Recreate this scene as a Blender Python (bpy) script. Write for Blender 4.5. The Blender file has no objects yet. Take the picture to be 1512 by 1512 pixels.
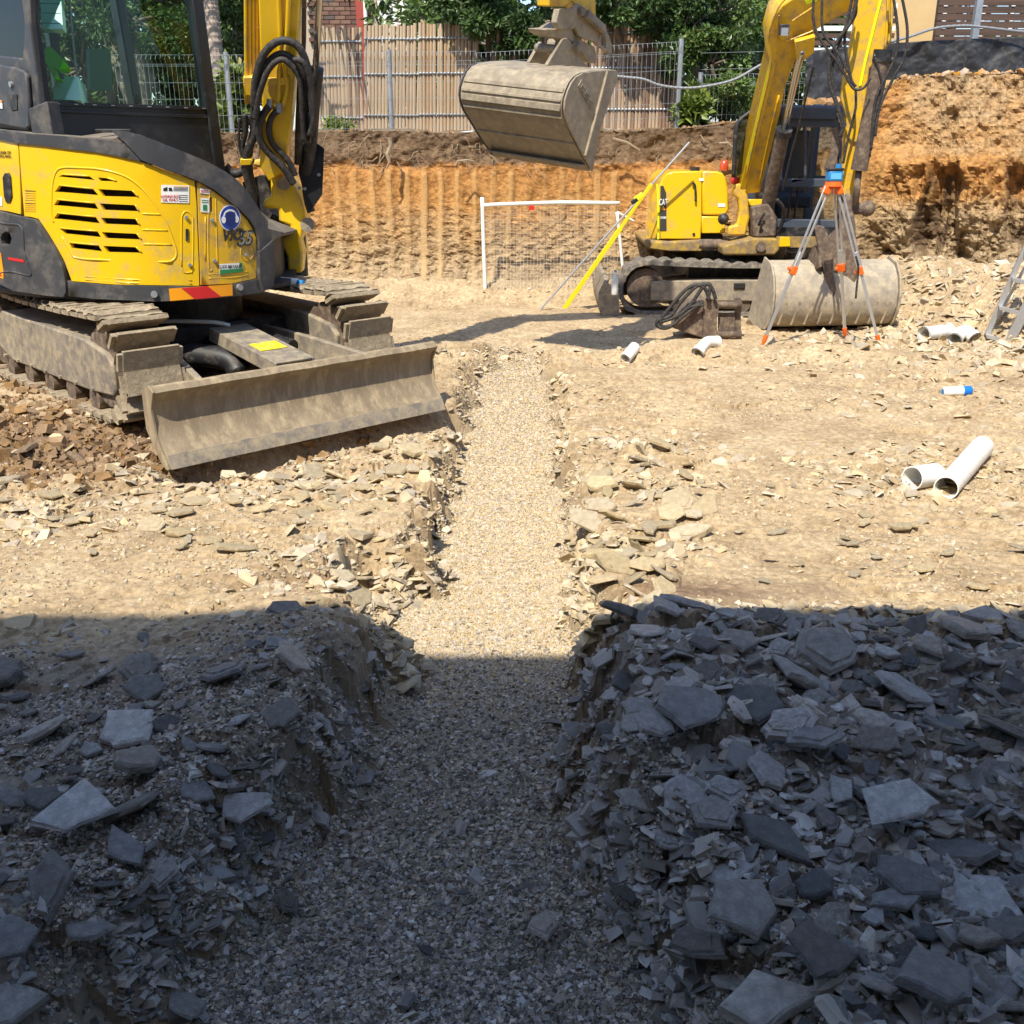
import bpy, bmesh, math, random
import numpy as np
from mathutils import Vector, Matrix, geometry
S = bpy.context.scene
COL = S.collection
R = math.radians
# ------------------------------------------------------------------ camera, sky, sun, exposure
CAMH = 1.65; PITCH = R(19.7); FOC = 1484.0
cam_d = bpy.data.cameras.new('camera'); cam = bpy.data.objects.new('camera', cam_d); COL.objects.link(cam)
cam.location = (0, 0, CAMH); cam.rotation_euler = (math.pi/2 - PITCH, 0, 0)
cam_d.sensor_fit = 'HORIZONTAL'; cam_d.angle = 2*math.atan(756/FOC); cam_d.clip_start = .05; cam_d.clip_end = 500
S.camera = cam
SUN_AZ, SUN_EL = R(23), R(54)            # the light travels away from the camera and 23 degrees to the right
w = bpy.data.worlds.new('World'); S.world = w; w.use_nodes = True
nt = w.node_tree; bg = nt.nodes['Background']; sky = nt.nodes.new('ShaderNodeTexSky')
sky.sky_type = 'NISHITA'; sky.sun_disc = False; sky.sun_elevation = SUN_EL; sky.sun_rotation = math.pi + SUN_AZ
sky.ozone_density = 4
nt.links.new(sky.outputs[0], bg.inputs[0]); bg.inputs[1].default_value = .15
sl = bpy.data.lights.new('sun', 'SUN'); sun = bpy.data.objects.new('sun', sl); COL.objects.link(sun)
sl.energy = 3.8; sl.angle = R(.53); sl.color = (1, .93, .80)
sdir = Vector((math.sin(SUN_AZ)*math.cos(SUN_EL), math.cos(SUN_AZ)*math.cos(SUN_EL), -math.sin(SUN_EL)))
sun.rotation_euler = sdir.to_track_quat('-Z', 'Y').to_euler()
S.view_settings.view_transform = 'Standard'; S.view_settings.look = 'None'
S.view_settings.exposure = .84; S.view_settings.gamma = 1; S.view_settings.use_curve_mapping = False
S.render.engine = 'CYCLES'; S.render.resolution_x = S.render.resolution_y = 1024
random.seed(7); rng = np.random.default_rng(11)
CP, SP = math.cos(PITCH), math.sin(PITCH)
# ------------------------------------------------------------------ measuring helpers (metres; photo pixels only used to look up real positions)
def ray(px, py):
    u, v = (px-756)/FOC, (py-756)/FOC
    return Vector((u, CP - v*SP, -(SP + v*CP)))
EYE = Vector((0, 0, CAMH))
def G(px, py, z=0.0):                                       # point on the level z
    d = ray(px, py); return EYE + d*((z-CAMH)/d.z)
def Y(px, py, y):                                           # point on the vertical sheet at distance y
    d = ray(px, py); return EYE + d*(y/d.y)
def plane(pt, n):                                           # surface sampler: pixel -> point, normal
    pt = Vector(pt); n = Vector(n).normalized()
    def f(px, py):
        d = ray(px, py); return EYE + d*((pt-EYE).dot(n)/d.dot(n)), n
    return f
def plan(curve, per=8):                                     # vertical surface over a smooth plan curve
    c = [Vector(p) for p in curve]; out = []
    for i in range(len(c)-1):
        p0, p1, p2, p3 = c[max(i-1, 0)], c[i], c[i+1], c[min(i+2, len(c)-1)]
        for k in range(per):
            t = k/per
            out.append(.5*((2*p1)+(p2-p0)*t+(2*p0-5*p1+4*p2-p3)*t*t+(3*p1-p0-3*p2+p3)*t**3))
    out.append(c[-1])
    seg = []
    for i in range(len(out)-1):
        a, b = out[i], out[i+1]; t = b-a
        seg.append((a, b))
    nrm = [Vector(((out[min(i+1, len(out)-1)]-out[max(i-1, 0)]).y, -(out[min(i+1, len(out)-1)]-out[max(i-1, 0)]).x)).normalized() for i in range(len(out))]
    def f(px, py):
        d = ray(px, py); best = None
        for i, (a, b) in enumerate(seg):
            e = b-a; den = d.x*e.y - d.y*e.x
            if abs(den) < 1e-9: continue
            t = (a.x*e.y - a.y*e.x)/den; s = (a.x*d.y - a.y*d.x)/den
            if -1e-4 <= s <= 1.0001 and t > 0 and (best is None or t < best[0]): best = (t, i, s)
        if best is None:                                    # past an end of the curve: nearest end
            i = 0 if px < 200 else len(seg)-1; p = seg[0][0] if i == 0 else seg[-1][1]
            t = p.y/d.y
            return EYE + d*t, Vector((*nrm[i if i == 0 else -1], 0))
        t, i, s = best
        n = (nrm[i]*(1-s) + nrm[i+1]*s).normalized()
        if n.x*d.x + n.y*d.y > 0: n = -n
        return EYE + d*t, Vector((n.x, n.y, 0))
    f.pts = out
    return f
# ------------------------------------------------------------------ objects
def link(o): COL.objects.link(o); return o
def thing(name, label, cat, loc=(0, 0, 0), group=None):
    o = link(bpy.data.objects.new(name, None)); o.location = loc; o.empty_display_size = .2
    o['label'] = label; o['category'] = cat
    if group: o['group'] = group
    return o
def tag(o, label=None, cat=None, group=None, kind=None):
    if label: o['label'] = label
    if cat: o['category'] = cat
    if group: o['group'] = group
    if kind: o['kind'] = kind
    return o
def rootloc(o):
    while o.parent: o = o.parent
    return o.location
def mesh_obj(name, verts, faces, mat, parent=None, loc=None, smooth=False, bevel=0, kind=None, auto=None):
    me = bpy.data.meshes.new(name); o = link(bpy.data.objects.new(name, me))
    if parent: L = rootloc(parent); o.parent = parent
    else: L = Vector(loc or (0, 0, 0)); o.location = L
    me.from_pydata([(v[0]-L[0], v[1]-L[1], v[2]-L[2]) for v in verts], [], faces)
    me.materials.append(mat)
    if smooth: me.polygons.foreach_set('use_smooth', [True]*len(me.polygons))
    me.update()
    if auto:
        me.polygons.foreach_set('use_smooth', [True]*len(me.polygons)); me.set_sharp_from_angle(angle=R(auto))
    if bevel:
        b = o.modifiers.new('bevel', 'BEVEL'); b.width = bevel; b.segments = 2; b.limit_method = 'ANGLE'; b.angle_limit = R(40)
        me.polygons.foreach_set('use_smooth', [True]*len(me.polygons)); me.set_sharp_from_angle(angle=R(50)); b.harden_normals = False
    if kind: o['kind'] = kind
    return o
class MB:
    def __init__(s): s.v = []; s.f = []
    def add(s, vs, fs):
        n = len(s.v); s.v += [tuple(x) for x in vs]; s.f += [tuple(i+n for i in f) for f in fs]; return s
    def box(s, c, sz, rot=None):
        M = rot or Matrix.Identity(3); c = Vector(c)
        vs = [c + M @ Vector((x*sz[0]/2, y*sz[1]/2, z*sz[2]/2)) for x in (-1, 1) for y in (-1, 1) for z in (-1, 1)]
        return s.add(vs, [(0, 1, 3, 2), (4, 6, 7, 5), (0, 4, 5, 1), (2, 3, 7, 6), (0, 2, 6, 4), (1, 5, 7, 3)])
    def beam(s, a, b, w, h, up=(0, 0, 1)):
        a, b = Vector(a), Vector(b); d = (b-a).normalized(); up = Vector(up)
        x = d.cross(up); x = x.normalized() if x.length > 1e-4 else Vector((1, 0, 0)); z = x.cross(d)
        vs = [p + x*i*w/2 + z*j*h/2 for p in (a, b) for i, j in ((-1, -1), (1, -1), (1, 1), (-1, 1))]
        return s.add(vs, [(0, 3, 2, 1), (4, 5, 6, 7), (0, 1, 5, 4), (1, 2, 6, 5), (2, 3, 7, 6), (3, 0, 4, 7)])
    def prism(s, poly, vec):
        poly = [Vector(p) for p in poly]; vec = Vector(vec); n = len(poly)
        return s.add(poly + [p+vec for p in poly], [tuple(range(n))[::-1], tuple(range(n, 2*n))] + [(i, (i+1) % n, n+(i+1) % n, n+i) for i in range(n)])
    def tube(s, pts, r, seg=10, caps=True):
        pts = [Vector(p) for p in pts]; n = len(pts); rr = r if isinstance(r, (list, tuple)) else [r]*n
        base = len(s.v); x = None
        for i, p in enumerate(pts):
            t = (pts[min(i+1, n-1)] - pts[max(i-1, 0)]).normalized()
            if x is None: x = t.orthogonal().normalized()
            x = (x - t*x.dot(t)); x = x.normalized() if x.length > 1e-6 else t.orthogonal().normalized()
            y = t.cross(x)
            for k in range(seg):
                a = 2*math.pi*k/seg; s.v.append(tuple(p + x*math.cos(a)*rr[i] + y*math.sin(a)*rr[i]))
        for i in range(n-1):
            for k in range(seg):
                a, b = base+i*seg+k, base+i*seg+(k+1) % seg; s.f.append((a, b, b+seg, a+seg))
        if caps:
            s.f.append(tuple(base+k for k in range(seg))[::-1]); s.f.append(tuple(base+(n-1)*seg+k for k in range(seg)))
        return s
    def cyl(s, a, b, r, r2=None, seg=20): return s.tube([a, b], [r, r if r2 is None else r2], seg)
    def ring(s, a, b, ro, ri, seg=28):                     # open pipe with wall thickness
        a, b = Vector(a), Vector(b); t = (b-a).normalized(); x = t.orthogonal().normalized(); y = t.cross(x); base = len(s.v)
        for p, r in ((a, ro), (b, ro), (b, ri), (a, ri)):
            for k in range(seg):
                q = 2*math.pi*k/seg; s.v.append(tuple(p + x*math.cos(q)*r + y*math.sin(q)*r))
        for i in range(4):
            for k in range(seg):
                j = (i+1) % 4; s.f.append((base+i*seg+k, base+i*seg+(k+1) % seg, base+j*seg+(k+1) % seg, base+j*seg+k))
        return s
    def ball(s, c, r, n=8, sq=(1, 1, 1)):
        rings = []
        for i in range(1, n):
            th = math.pi*i/n; rings.append([(c[0]+r*sq[0]*math.sin(th)*math.cos(2*math.pi*k/(n*2)), c[1]+r*sq[1]*math.sin(th)*math.sin(2*math.pi*k/(n*2)), c[2]+r*sq[2]*math.cos(th)) for k in range(n*2)])
        vs = [v for q in rings for v in q] + [(c[0], c[1], c[2]+r*sq[2]), (c[0], c[1], c[2]-r*sq[2])]; m = n*2; fs = []
        for i in range(n-2):
            for k in range(m): fs.append((i*m+k, (i+1)*m+k, (i+1)*m+(k+1) % m, i*m+(k+1) % m))
        for k in range(m):
            fs.append((len(vs)-2, k, (k+1) % m)); fs.append((len(vs)-1, (n-2)*m+(k+1) % m, (n-2)*m+k))
        return s.add(vs, fs)
    def build(s, name, mat, parent=None, **k): return mesh_obj(name, s.v, s.f, mat, parent, **k)
def smooth_path(pts, per=6):
    c = [Vector(p) for p in pts]; out = []
    for i in range(len(c)-1):
        p0, p1, p2, p3 = c[max(i-1, 0)], c[i], c[i+1], c[min(i+2, len(c)-1)]
        for k in range(per):
            t = k/per; out.append(.5*((2*p1)+(p2-p0)*t+(2*p0-5*p1+4*p2-p3)*t*t+(3*p1-p0-3*p2+p3)*t**3))
    return out + [c[-1]]
def inside(p, poly):
    x, y = p; c = False; n = len(poly)
    for i in range(n):
        x1, y1 = poly[i]; x2, y2 = poly[(i+1) % n]
        if (y1 > y) != (y2 > y) and x < (x2-x1)*(y-y1)/(y2-y1)+x1: c = not c
    return c
def sheet(outer, surf, thick=.02, off=0.0, holes=(), grid=0, mb=None):
    """a plate following a surface: outline (and cut-out holes) looked up on the surface, pushed in by thick"""
    def dens(poly):
        if not grid: return list(poly)
        o = []
        for i in range(len(poly)):
            a, b = poly[i], poly[(i+1) % len(poly)]; n = max(1, int(math.hypot(b[0]-a[0], b[1]-a[1])/grid))
            o += [(a[0]+(b[0]-a[0])*k/n, a[1]+(b[1]-a[1])*k/n) for k in range(n)]
        return o
    loops = [dens(outer)] + [dens(h) for h in holes]
    vs = []; ed = []
    for lp in loops:
        b = len(vs); vs += lp; ed += [(b+i, b+(i+1) % len(lp)) for i in range(len(lp))]
    if grid:
        xs = [p[0] for p in outer]; ys = [p[1] for p in outer]
        gx = min(xs)+grid/2
        while gx < max(xs):
            gy = min(ys)+grid/2
            while gy < max(ys):
                if inside((gx, gy), outer) and not any(inside((gx, gy), h) for h in holes): vs.append((gx, gy))
                gy += grid*1.3
            gx += grid
    r = geometry.delaunay_2d_cdt([Vector(v) for v in vs], ed, [], 0, 1e-5)
    V, F = r[0], r[2]; tris = []
    for f in F:
        c = (sum(V[i].x for i in f)/3, sum(V[i].y for i in f)/3)
        if inside(c, loops[0]) and not any(inside(c, h) for h in loops[1:]): tris.append(tuple(f))
    top = []; bot = []
    for p in V:
        q, n = surf(p.x, p.y); top.append(q + n*off); bot.append(q + n*(off-thick))
    n = len(V); cnt = {}
    for f in tris:
        for i in range(3): a, b = f[i], f[(i+1) % 3]; cnt[(a, b)] = 1
    side = [(a, b, b+n, a+n) for (a, b) in cnt if (b, a) not in cnt]
    m = mb or MB(); m.add(top+bot, [f[::-1] for f in tris] + [tuple(i+n for i in f) for f in tris] + side)
    return m
# ------------------------------------------------------------------ materials
def mat(name, col, rough=.6, metal=0, noise=0, scale=8, col2=None, bump=0, bscale=None, coat=0, mix2=None, spec=.5, detail=6, dirt=None, dirt_amt=0, stretch=None, trans=0, alpha=1):
    m = bpy.data.materials.new(name); m.use_nodes = True; t = m.node_tree; N = t.nodes; L = t.links; b = N['Principled BSDF']
    b.inputs['Roughness'].default_value = rough; b.inputs['Metallic'].default_value = metal
    b.inputs['Coat Weight'].default_value = coat; b.inputs['Specular IOR Level'].default_value = spec; b.inputs['Base Color'].default_value = (*col, 1)
    b.inputs['Coat Roughness'].default_value = .12
    if trans: b.inputs['Transmission Weight'].default_value = trans
    tc = N.new('ShaderNodeTexCoord'); mp = N.new('ShaderNodeMapping'); L.new(tc.outputs['Object'], mp.inputs[0])
    if stretch: mp.inputs['Scale'].default_value = stretch
    src = None
    if noise or col2:
        n = N.new('ShaderNodeTexNoise'); n.inputs['Scale'].default_value = scale; n.inputs['Detail'].default_value = detail; n.inputs['Roughness'].default_value = .65
        L.new(mp.outputs[0], n.inputs['Vector'])
        cr = N.new('ShaderNodeValToRGB'); cr.color_ramp.elements[0].position = .32; cr.color_ramp.elements[1].position = .68
        c2 = col2 or tuple(max(0, c*(1-noise)) for c in col)
        cr.color_ramp.elements[0].color = (*c2, 1); cr.color_ramp.elements[1].color = (*col, 1)
        L.new(n.outputs['Fac'], cr.inputs[0]); src = cr.outputs[0]
    if dirt:
        n2 = N.new('ShaderNodeTexNoise'); n2.inputs['Scale'].default_value = scale*2.3; n2.inputs['Detail'].default_value = 10; n2.inputs['Roughness'].default_value = .7
        L.new(mp.outputs[0], n2.inputs['Vector'])
        r2 = N.new('ShaderNodeValToRGB'); r2.color_ramp.elements[0].position = 1-dirt_amt-.12; r2.color_ramp.elements[1].position = min(1, 1-dirt_amt+.1)
        L.new(n2.outputs['Fac'], r2.inputs[0]); mx = N.new('ShaderNodeMix'); mx.data_type = 'RGBA'
        L.new(r2.outputs[0], mx.inputs[0])
        if src: L.new(src, mx.inputs[6])
        else: mx.inputs[6].default_value = (*col, 1)
        mx.inputs[7].default_value = (*dirt, 1); src = mx.outputs[2]
        ro = N.new('ShaderNodeMapRange'); L.new(r2.outputs[0], ro.inputs[0]); ro.inputs[3].default_value = rough; ro.inputs[4].default_value = .9; L.new(ro.outputs[0], b.inputs['Roughness'])
    if src: L.new(src, b.inputs['Base Color'])
    if bump:
        n3 = N.new('ShaderNodeTexNoise'); n3.inputs['Scale'].default_value = bscale or scale*4; n3.inputs['Detail'].default_value = 8; n3.inputs['Roughness'].default_value = .7
        L.new(mp.outputs[0], n3.inputs['Vector']); bp = N.new('ShaderNodeBump'); bp.inputs['Strength'].default_value = 1; bp.inputs['Distance'].default_value = bump
        L.new(n3.outputs['Fac'], bp.inputs['Height']); L.new(bp.outputs[0], b.inputs['Normal'])
    return m
def rock_mat(name, cols, scale=3.0, bump=.006, bscale=30, hue=.25, attr=None, sat=(.55, 1.25), gloss=None):
    """earth and stone: three colours by noise, a per-piece tint (object random or 'tint' attribute) and fine relief"""
    m = bpy.data.materials.new(name); m.use_nodes = True; t = m.node_tree; N = t.nodes; L = t.links; b = N['Principled BSDF']
    b.inputs['Roughness'].default_value = gloss or .88; b.inputs['Specular IOR Level'].default_value = .5 if gloss else .25
    tc = N.new('ShaderNodeTexCoord'); n = N.new('ShaderNodeTexNoise'); n.inputs['Scale'].default_value = scale; n.inputs['Detail'].default_value = 8; n.inputs['Roughness'].default_value = .62
    L.new(tc.outputs['Object'], n.inputs['Vector'])
    cr = N.new('ShaderNodeValToRGB'); e = cr.color_ramp.elements; e[0].position = .3; e[1].position = .7; e[0].color = (*cols[0], 1); e[1].color = (*cols[2], 1)
    k = e.new(.5); k.color = (*cols[1], 1); L.new(n.outputs['Fac'], cr.inputs[0])
    if attr: a = N.new('ShaderNodeAttribute'); a.attribute_name = attr; rnd = a.outputs['Fac']
    else: a = N.new('ShaderNodeObjectInfo'); rnd = a.outputs['Random']
    hs = N.new('ShaderNodeHueSaturation'); mr = N.new('ShaderNodeMapRange'); L.new(rnd, mr.inputs[0]); mr.inputs[3].default_value = 1-hue*1.3; mr.inputs[4].default_value = 1+hue*1.2
    L.new(mr.outputs[0], hs.inputs['Value']); L.new(cr.outputs[0], hs.inputs['Color'])
    mth = N.new('ShaderNodeMath'); mth.operation = 'MULTIPLY'; mth.inputs[1].default_value = 7.31; L.new(rnd, mth.inputs[0])
    fr = N.new('ShaderNodeMath'); fr.operation = 'FRACT'; L.new(mth.outputs[0], fr.inputs[0]); m2 = N.new('ShaderNodeMapRange'); L.new(fr.outputs[0], m2.inputs[0]); m2.inputs[3].default_value = sat[0]; m2.inputs[4].default_value = sat[1]
    L.new(m2.outputs[0], hs.inputs['Saturation']); L.new(hs.outputs[0], b.inputs['Base Color'])
    n3 = N.new('ShaderNodeTexNoise'); n3.inputs['Scale'].default_value = bscale; n3.inputs['Detail'].default_value = 10; n3.inputs['Roughness'].default_value = .72; L.new(tc.outputs['Object'], n3.inputs['Vector'])
    bp = N.new('ShaderNodeBump'); bp.inputs['Strength'].default_value = 1; bp.inputs['Distance'].default_value = bump; L.new(n3.outputs['Fac'], bp.inputs['Height']); L.new(bp.outputs[0], b.inputs['Normal'])
    return m
DUST = (.42, .33, .21)
M = dict(
 yellow=mat('yellow_paint', (.80, .50, .008), .32, coat=.5, noise=.06, scale=3, dirt=(.40, .29, .12), dirt_amt=.36, bump=.0006, bscale=14),
 yellow2=mat('worn_yellow_paint', (.74, .44, .012), .42, coat=.25, noise=.12, scale=4, dirt=(.33, .22, .10), dirt_amt=.42, bump=.0008, bscale=20),
 grey=mat('charcoal_plastic', (.050, .052, .057), .5, noise=.2, scale=3, dirt=(.14, .125, .105), dirt_amt=.40, bump=.0006, bscale=160),
 black=mat('black_steel', (.018, .018, .02), .5, noise=.3, scale=6, dirt=(.12, .10, .08), dirt_amt=.38, bump=.0005, bscale=50),
 cabblack=mat('cab_black_paint', (.012, .013, .015), .35, noise=.2, scale=3, dirt=(.035, .034, .033), dirt_amt=.36),
 dusty=mat('dusty_deck', (.24, .20, .15), .9, col2=(.10, .085, .07), scale=9, bump=.001, bscale=90),
 void=mat('dark_inside', (.012, .011, .01), .8),
 mud=mat('mud_caked_steel', (.34, .27, .175), .9, col2=(.23, .18, .12), scale=9, bump=.010, bscale=38, dirt=(.42, .35, .24), dirt_amt=.42),
 steel=mat('dusty_grey_steel', (.25, .215, .17), .7, col2=(.15, .13, .11), scale=6, bump=.002, bscale=60, dirt=(.38, .31, .20), dirt_amt=.45, metal=.1),
 blade=mat('scratched_blade_steel', (.31, .24, .15), .6, col2=(.21, .16, .10), scale=6, bump=.0032, bscale=120, dirt=(.44, .35, .22), dirt_amt=.42, stretch=(1.2, 1.2, .35), detail=14),
 bucket=mat('worn_bucket_steel', (.31, .255, .18), .55, col2=(.22, .18, .125), scale=6, bump=.0014, bscale=80, dirt=(.42, .35, .24), dirt_amt=.43, metal=.15),
 rust=mat('rusty_brown_steel', (.13, .085, .06), .75, col2=(.07, .05, .04), scale=9, bump=.002, bscale=60, dirt=(.26, .20, .13), dirt_amt=.42),
 chrome=mat('chrome_rod', (.55, .52, .48), .22, metal=1),
 rubber=mat('black_rubber_hose', (.022, .021, .022), .62, noise=.3, scale=20, dirt=(.10, .08, .06), dirt_amt=.4, bump=.0012, bscale=150),
 trackrub=mat('dusty_rubber_track', (.16, .145, .125), .85, col2=(.06, .055, .05), scale=8, bump=.003, bscale=50, dirt=(.33, .27, .19), dirt_amt=.42),
 white=mat('white_pvc', (.80, .79, .74), .35, noise=.06, scale=12, dirt=(.5, .42, .3), dirt_amt=.34),
 whitep=mat('white_print', (.78, .78, .76), .5), ink=mat('black_print', (.02, .02, .02), .5), red=mat('red_print', (.55, .02, .02), .45),
 yellow3=mat('grimy_yellow_paint', (.55, .34, .02), .6, noise=.3, scale=5, dirt=(.20, .14, .08), dirt_amt=.55, bump=.001, bscale=30),
 orange=mat('orange_reflective', (.85, .33, .01), .4), blue=mat('blue_print', (.01, .05, .32), .4), green=mat('green_print', (.02, .22, .06), .45),
 galv=mat('galvanised_steel', (.42, .44, .45), .45, metal=.6, noise=.25, scale=14),
 alu=mat('aluminium', (.62, .63, .64), .35, metal=.75, noise=.12, scale=20, dirt=(.4, .36, .3), dirt_amt=.3),
 oplast=mat('orange_plastic', (.80, .13, .01), .4), bplast=mat('blue_plastic', (.02, .22, .50), .4),
 ystaff=mat('yellow_staff_paint', (.85, .72, .02), .4), lime=mat('lime_yellow', (.72, .85, .01), .35),
 beacon=mat('red_beacon_lens', (.50, .07, .02), .15, coat=.5),
)
def glass_mat(name, tint, refl=.03):
    m = bpy.data.materials.new(name); m.use_nodes = True; t = m.node_tree; N = t.nodes; L = t.links
    for n in list(N): N.remove(n)
    o = N.new('ShaderNodeOutputMaterial'); tr = N.new('ShaderNodeBsdfTransparent'); gl = N.new('ShaderNodeBsdfGlossy'); mx = N.new('ShaderNodeMixShader'); fr = N.new('ShaderNodeFresnel')
    tr.inputs[0].default_value = (*tint, 1); gl.inputs['Roughness'].default_value = .03; fr.inputs[0].default_value = 1.28
    ad = N.new('ShaderNodeMath'); ad.operation = 'ADD'; ad.inputs[1].default_value = refl-.03; L.new(fr.outputs[0], ad.inputs[0])
    L.new(ad.outputs[0], mx.inputs[0]); L.new(tr.outputs[0], mx.inputs[1]); L.new(gl.outputs[0], mx.inputs[2]); L.new(mx.outputs[0], o.inputs[0])
    return m
M['cable'] = mat('grey_corrugated_conduit', (.20, .21, .22), .5)
M['glass'] = glass_mat('tinted_window_glass', (.80, .90, .84)); M['glass3'] = glass_mat('pale_cab_glass', (.80, .86, .90), .05); M['glass2'] = glass_mat('dusty_cab_glass', (.42, .50, .52), .07)
def text(s, surf, px, py, size, m, parent, shear=0, off=.012, depth=.001, ang=0, name='lettering', align='CENTER', bold=.012):
    c = bpy.data.curves.new(name, 'FONT'); c.body = s; c.size = size; c.extrude = depth; c.shear = shear; c.offset = size*bold; c.align_x = align; c.align_y = 'CENTER'; c.resolution_u = 2
    o = link(bpy.data.objects.new(name, c)); p, n = surf(px, py)
    up = Vector((0, 0, 1)); z = n.normalized(); x = up.cross(z).normalized(); y = z.cross(x)
    o.parent = parent; o.matrix_basis = Matrix.Translation(p + n*off - rootloc(parent)) @ Matrix(((x.x, y.x, z.x, 0), (x.y, y.y, z.y, 0), (x.z, y.z, z.z, 0), (0, 0, 0, 1))) @ Matrix.Rotation(ang, 4, 'Z')
    c.materials.append(m); return o
# ------------------------------------------------------------------ noise
def _h(ix, iy, s):
    n = (ix.astype(np.int64)*374761393 + iy.astype(np.int64)*668265263 + s*1274126177) & 0x7fffffff
    n = ((n ^ (n >> 13))*1274126177) & 0x7fffffff
    n = ((n ^ (n >> 15))*668265263) & 0x7fffffff
    return ((n ^ (n >> 14)) & 0xffffff)/float(0xffffff)
def vn(x, y, s=0):
    ix, iy = np.floor(x), np.floor(y); fx, fy = x-ix, y-iy; fx = fx*fx*(3-2*fx); fy = fy*fy*(3-2*fy)
    return (_h(ix, iy, s)*(1-fx)+_h(ix+1, iy, s)*fx)*(1-fy)+(_h(ix, iy+1, s)*(1-fx)+_h(ix+1, iy+1, s)*fx)*fy
def fbm(x, y, s=0, o=4, g=.5):
    a = 1; t = 0; r = 0
    for k in range(o): r = r + a*(vn(x*2**k, y*2**k, s+k*17)-.5); t += a; a *= g
    return r/t*2
def plates(x, y, s=0, tilt=.8):
    """cracked plates: every cell is a slab with its own level and tilt; returns height 0..1 and distance to the crack"""
    ix, iy = np.floor(x), np.floor(y); b1 = np.full(x.shape, 9.); b2 = b1.copy(); cx = b1.copy(); cy = b1.copy(); px = b1.copy(); py = b1.copy()
    for i in (-1, 0, 1):
        for j in (-1, 0, 1):
            gx, gy = ix+i, iy+j; qx = gx+_h(gx, gy, s); qy = gy+_h(gx, gy, s+5); d = (x-qx)**2+(y-qy)**2
            m = d < b1; b2 = np.where(m, b1, np.minimum(b2, d)); b1 = np.where(m, d, b1)
            cx = np.where(m, gx, cx); cy = np.where(m, gy, cy); px = np.where(m, qx, px); py = np.where(m, qy, py)
    hgt = _h(cx, cy, s+9) + tilt*((x-px)*(_h(cx, cy, s+11)-.5)+(y-py)*(_h(cx, cy, s+13)-.5))
    return hgt, np.sqrt(b2)-np.sqrt(b1)
def sst(a, b, x): t = np.clip((x-a)/(b-a), 0, 1); return t*t*(3-2*t)
def blob(x, y, cx, cy, rx, ry, p=1.0): return np.exp(-(((x-cx)/rx)**2+((y-cy)/ry)**2)*p)
# ------------------------------------------------------------------ the pit floor as a height function
TY = np.array([0, 1.7, 1.95, 2.3, 2.6, 2.8, 3.1, 3.35, 3.6, 3.8, 4.1, 4.6, 5.2, 6.0, 7.0, 8.0, 8.8, 9.4])
TL = np.array([-.95, -.86, -.74, -.58, -.50, -.44, -.43, -.37, -.40, -.50, -.40, -.34, -.37, -.34, -.28, -.26, -.20, -.1])
TR = np.array([.45, .34, .25, .13, .12, .13, .17, .21, .22, .18, .24, .26, .26, .27, .29, .30, .26, .1])
def trench(x, y):
    n = .08*fbm(x*2.4+3, y*3.0, 31, 4)+.05*fbm(x*7, y*9, 33, 3)+.11*(plates(x*2.6+.3*fbm(x*5, y*5, 34, 2), y*4.6, 35, 0)[0]-.5)*sst(2.2, 3.6, y)+.06*(plates(x*8, y*12, 37, 0)[0]-.5)
    L = np.interp(y, TY, TL)+n; Rr = np.interp(y, TY, TR)+n*.9
    wl = np.interp(y, [1.5, 2.2, 2.6, 3.1, 3.4, 3.8, 4.1, 9], [.45, .26, .20, .26, .34, .28, .16, .14]); wr = np.interp(y, [1.5, 2.6, 3.1, 3.6, 4, 9], [.32, .22, .27, .30, .17, .13])
    m = sst(-wl, 0, x-L)*(1-sst(0, wr, x-Rr))
    return m*(1-sst(8.9, 9.35, y+n))
def rubble(x, y):                                          # how broken the surface is, 0..1
    r = 0.10 + 0*x
    shade = 1-sst(3.25, 3.55, y)
    r = np.maximum(r, shade*np.where(x > 0, .95, .28+.3*sst(3.0, 2.2, y)))
    r = np.maximum(r, .9*blob(x, y, -1.3, 5.15, 1.6, .42)); r = np.maximum(r, .95*blob(x, y, -.6, 5.6, .5, .7))
    r = np.maximum(r, .9*blob(x, y, -.75, 3.95, .45, .32)); r = np.maximum(r, .95*blob(x, y, .5, 4.05, .42, .4))
    r = np.maximum(r, .95*blob(x, y, .72, 5.5, .55, .6)); r = np.maximum(r, .7*blob(x, y, .62, 6.9, .35, .4))
    r = np.maximum(r, .6*blob(x, y, 2.3, 5.2, 1.2, .7)); r = np.maximum(r, .6*blob(x, y, 3.2, 7.2, 1.5, .9)); r = np.maximum(r, .95*blob(x, y, 4.6, 9.6, 1.1, 1.7))
    r = np.maximum(r, .8*blob(x, y, -2.7, 4.6, .8, .5)); r = np.maximum(r, .8*blob(x, y, -.5, 8.3, .7, .6)); r = np.maximum(r, .75*blob(x, y, 1.5, 8.3, 1.7, .22))
    r = np.maximum(r, .5*sst(11, 12, y)); r = np.maximum(r, .8*blob(x, y, -3.0, 5.5, 1.3, .55))
    flat = np.maximum(blob(x, y, -1.9, 3.95, 1.0, .35, .8), np.maximum(blob(x, y, 1.9, 3.9, 1.5, .38), blob(x, y, 1.6, 7.0, 1.2, .7)*.7))
    return np.clip(r*(1-.75*flat), 0, 1)*(1-.9*trench(x, y))*(1-.8*under_blade(x, y))
def under_blade(x, y):                                      # hollow dug along and below the raised dozer blade
    a = (x+1.80)*.719+(y-5.22)*.695; b = -(x+1.80)*.695+(y-5.22)*.719; a = a+.05*fbm(x*3, y*3, 83, 3)
    return np.exp(-((b-.02)/.17)**2)*sst(-.10, .12, a)*sst(2.25, 2.0, a)
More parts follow.
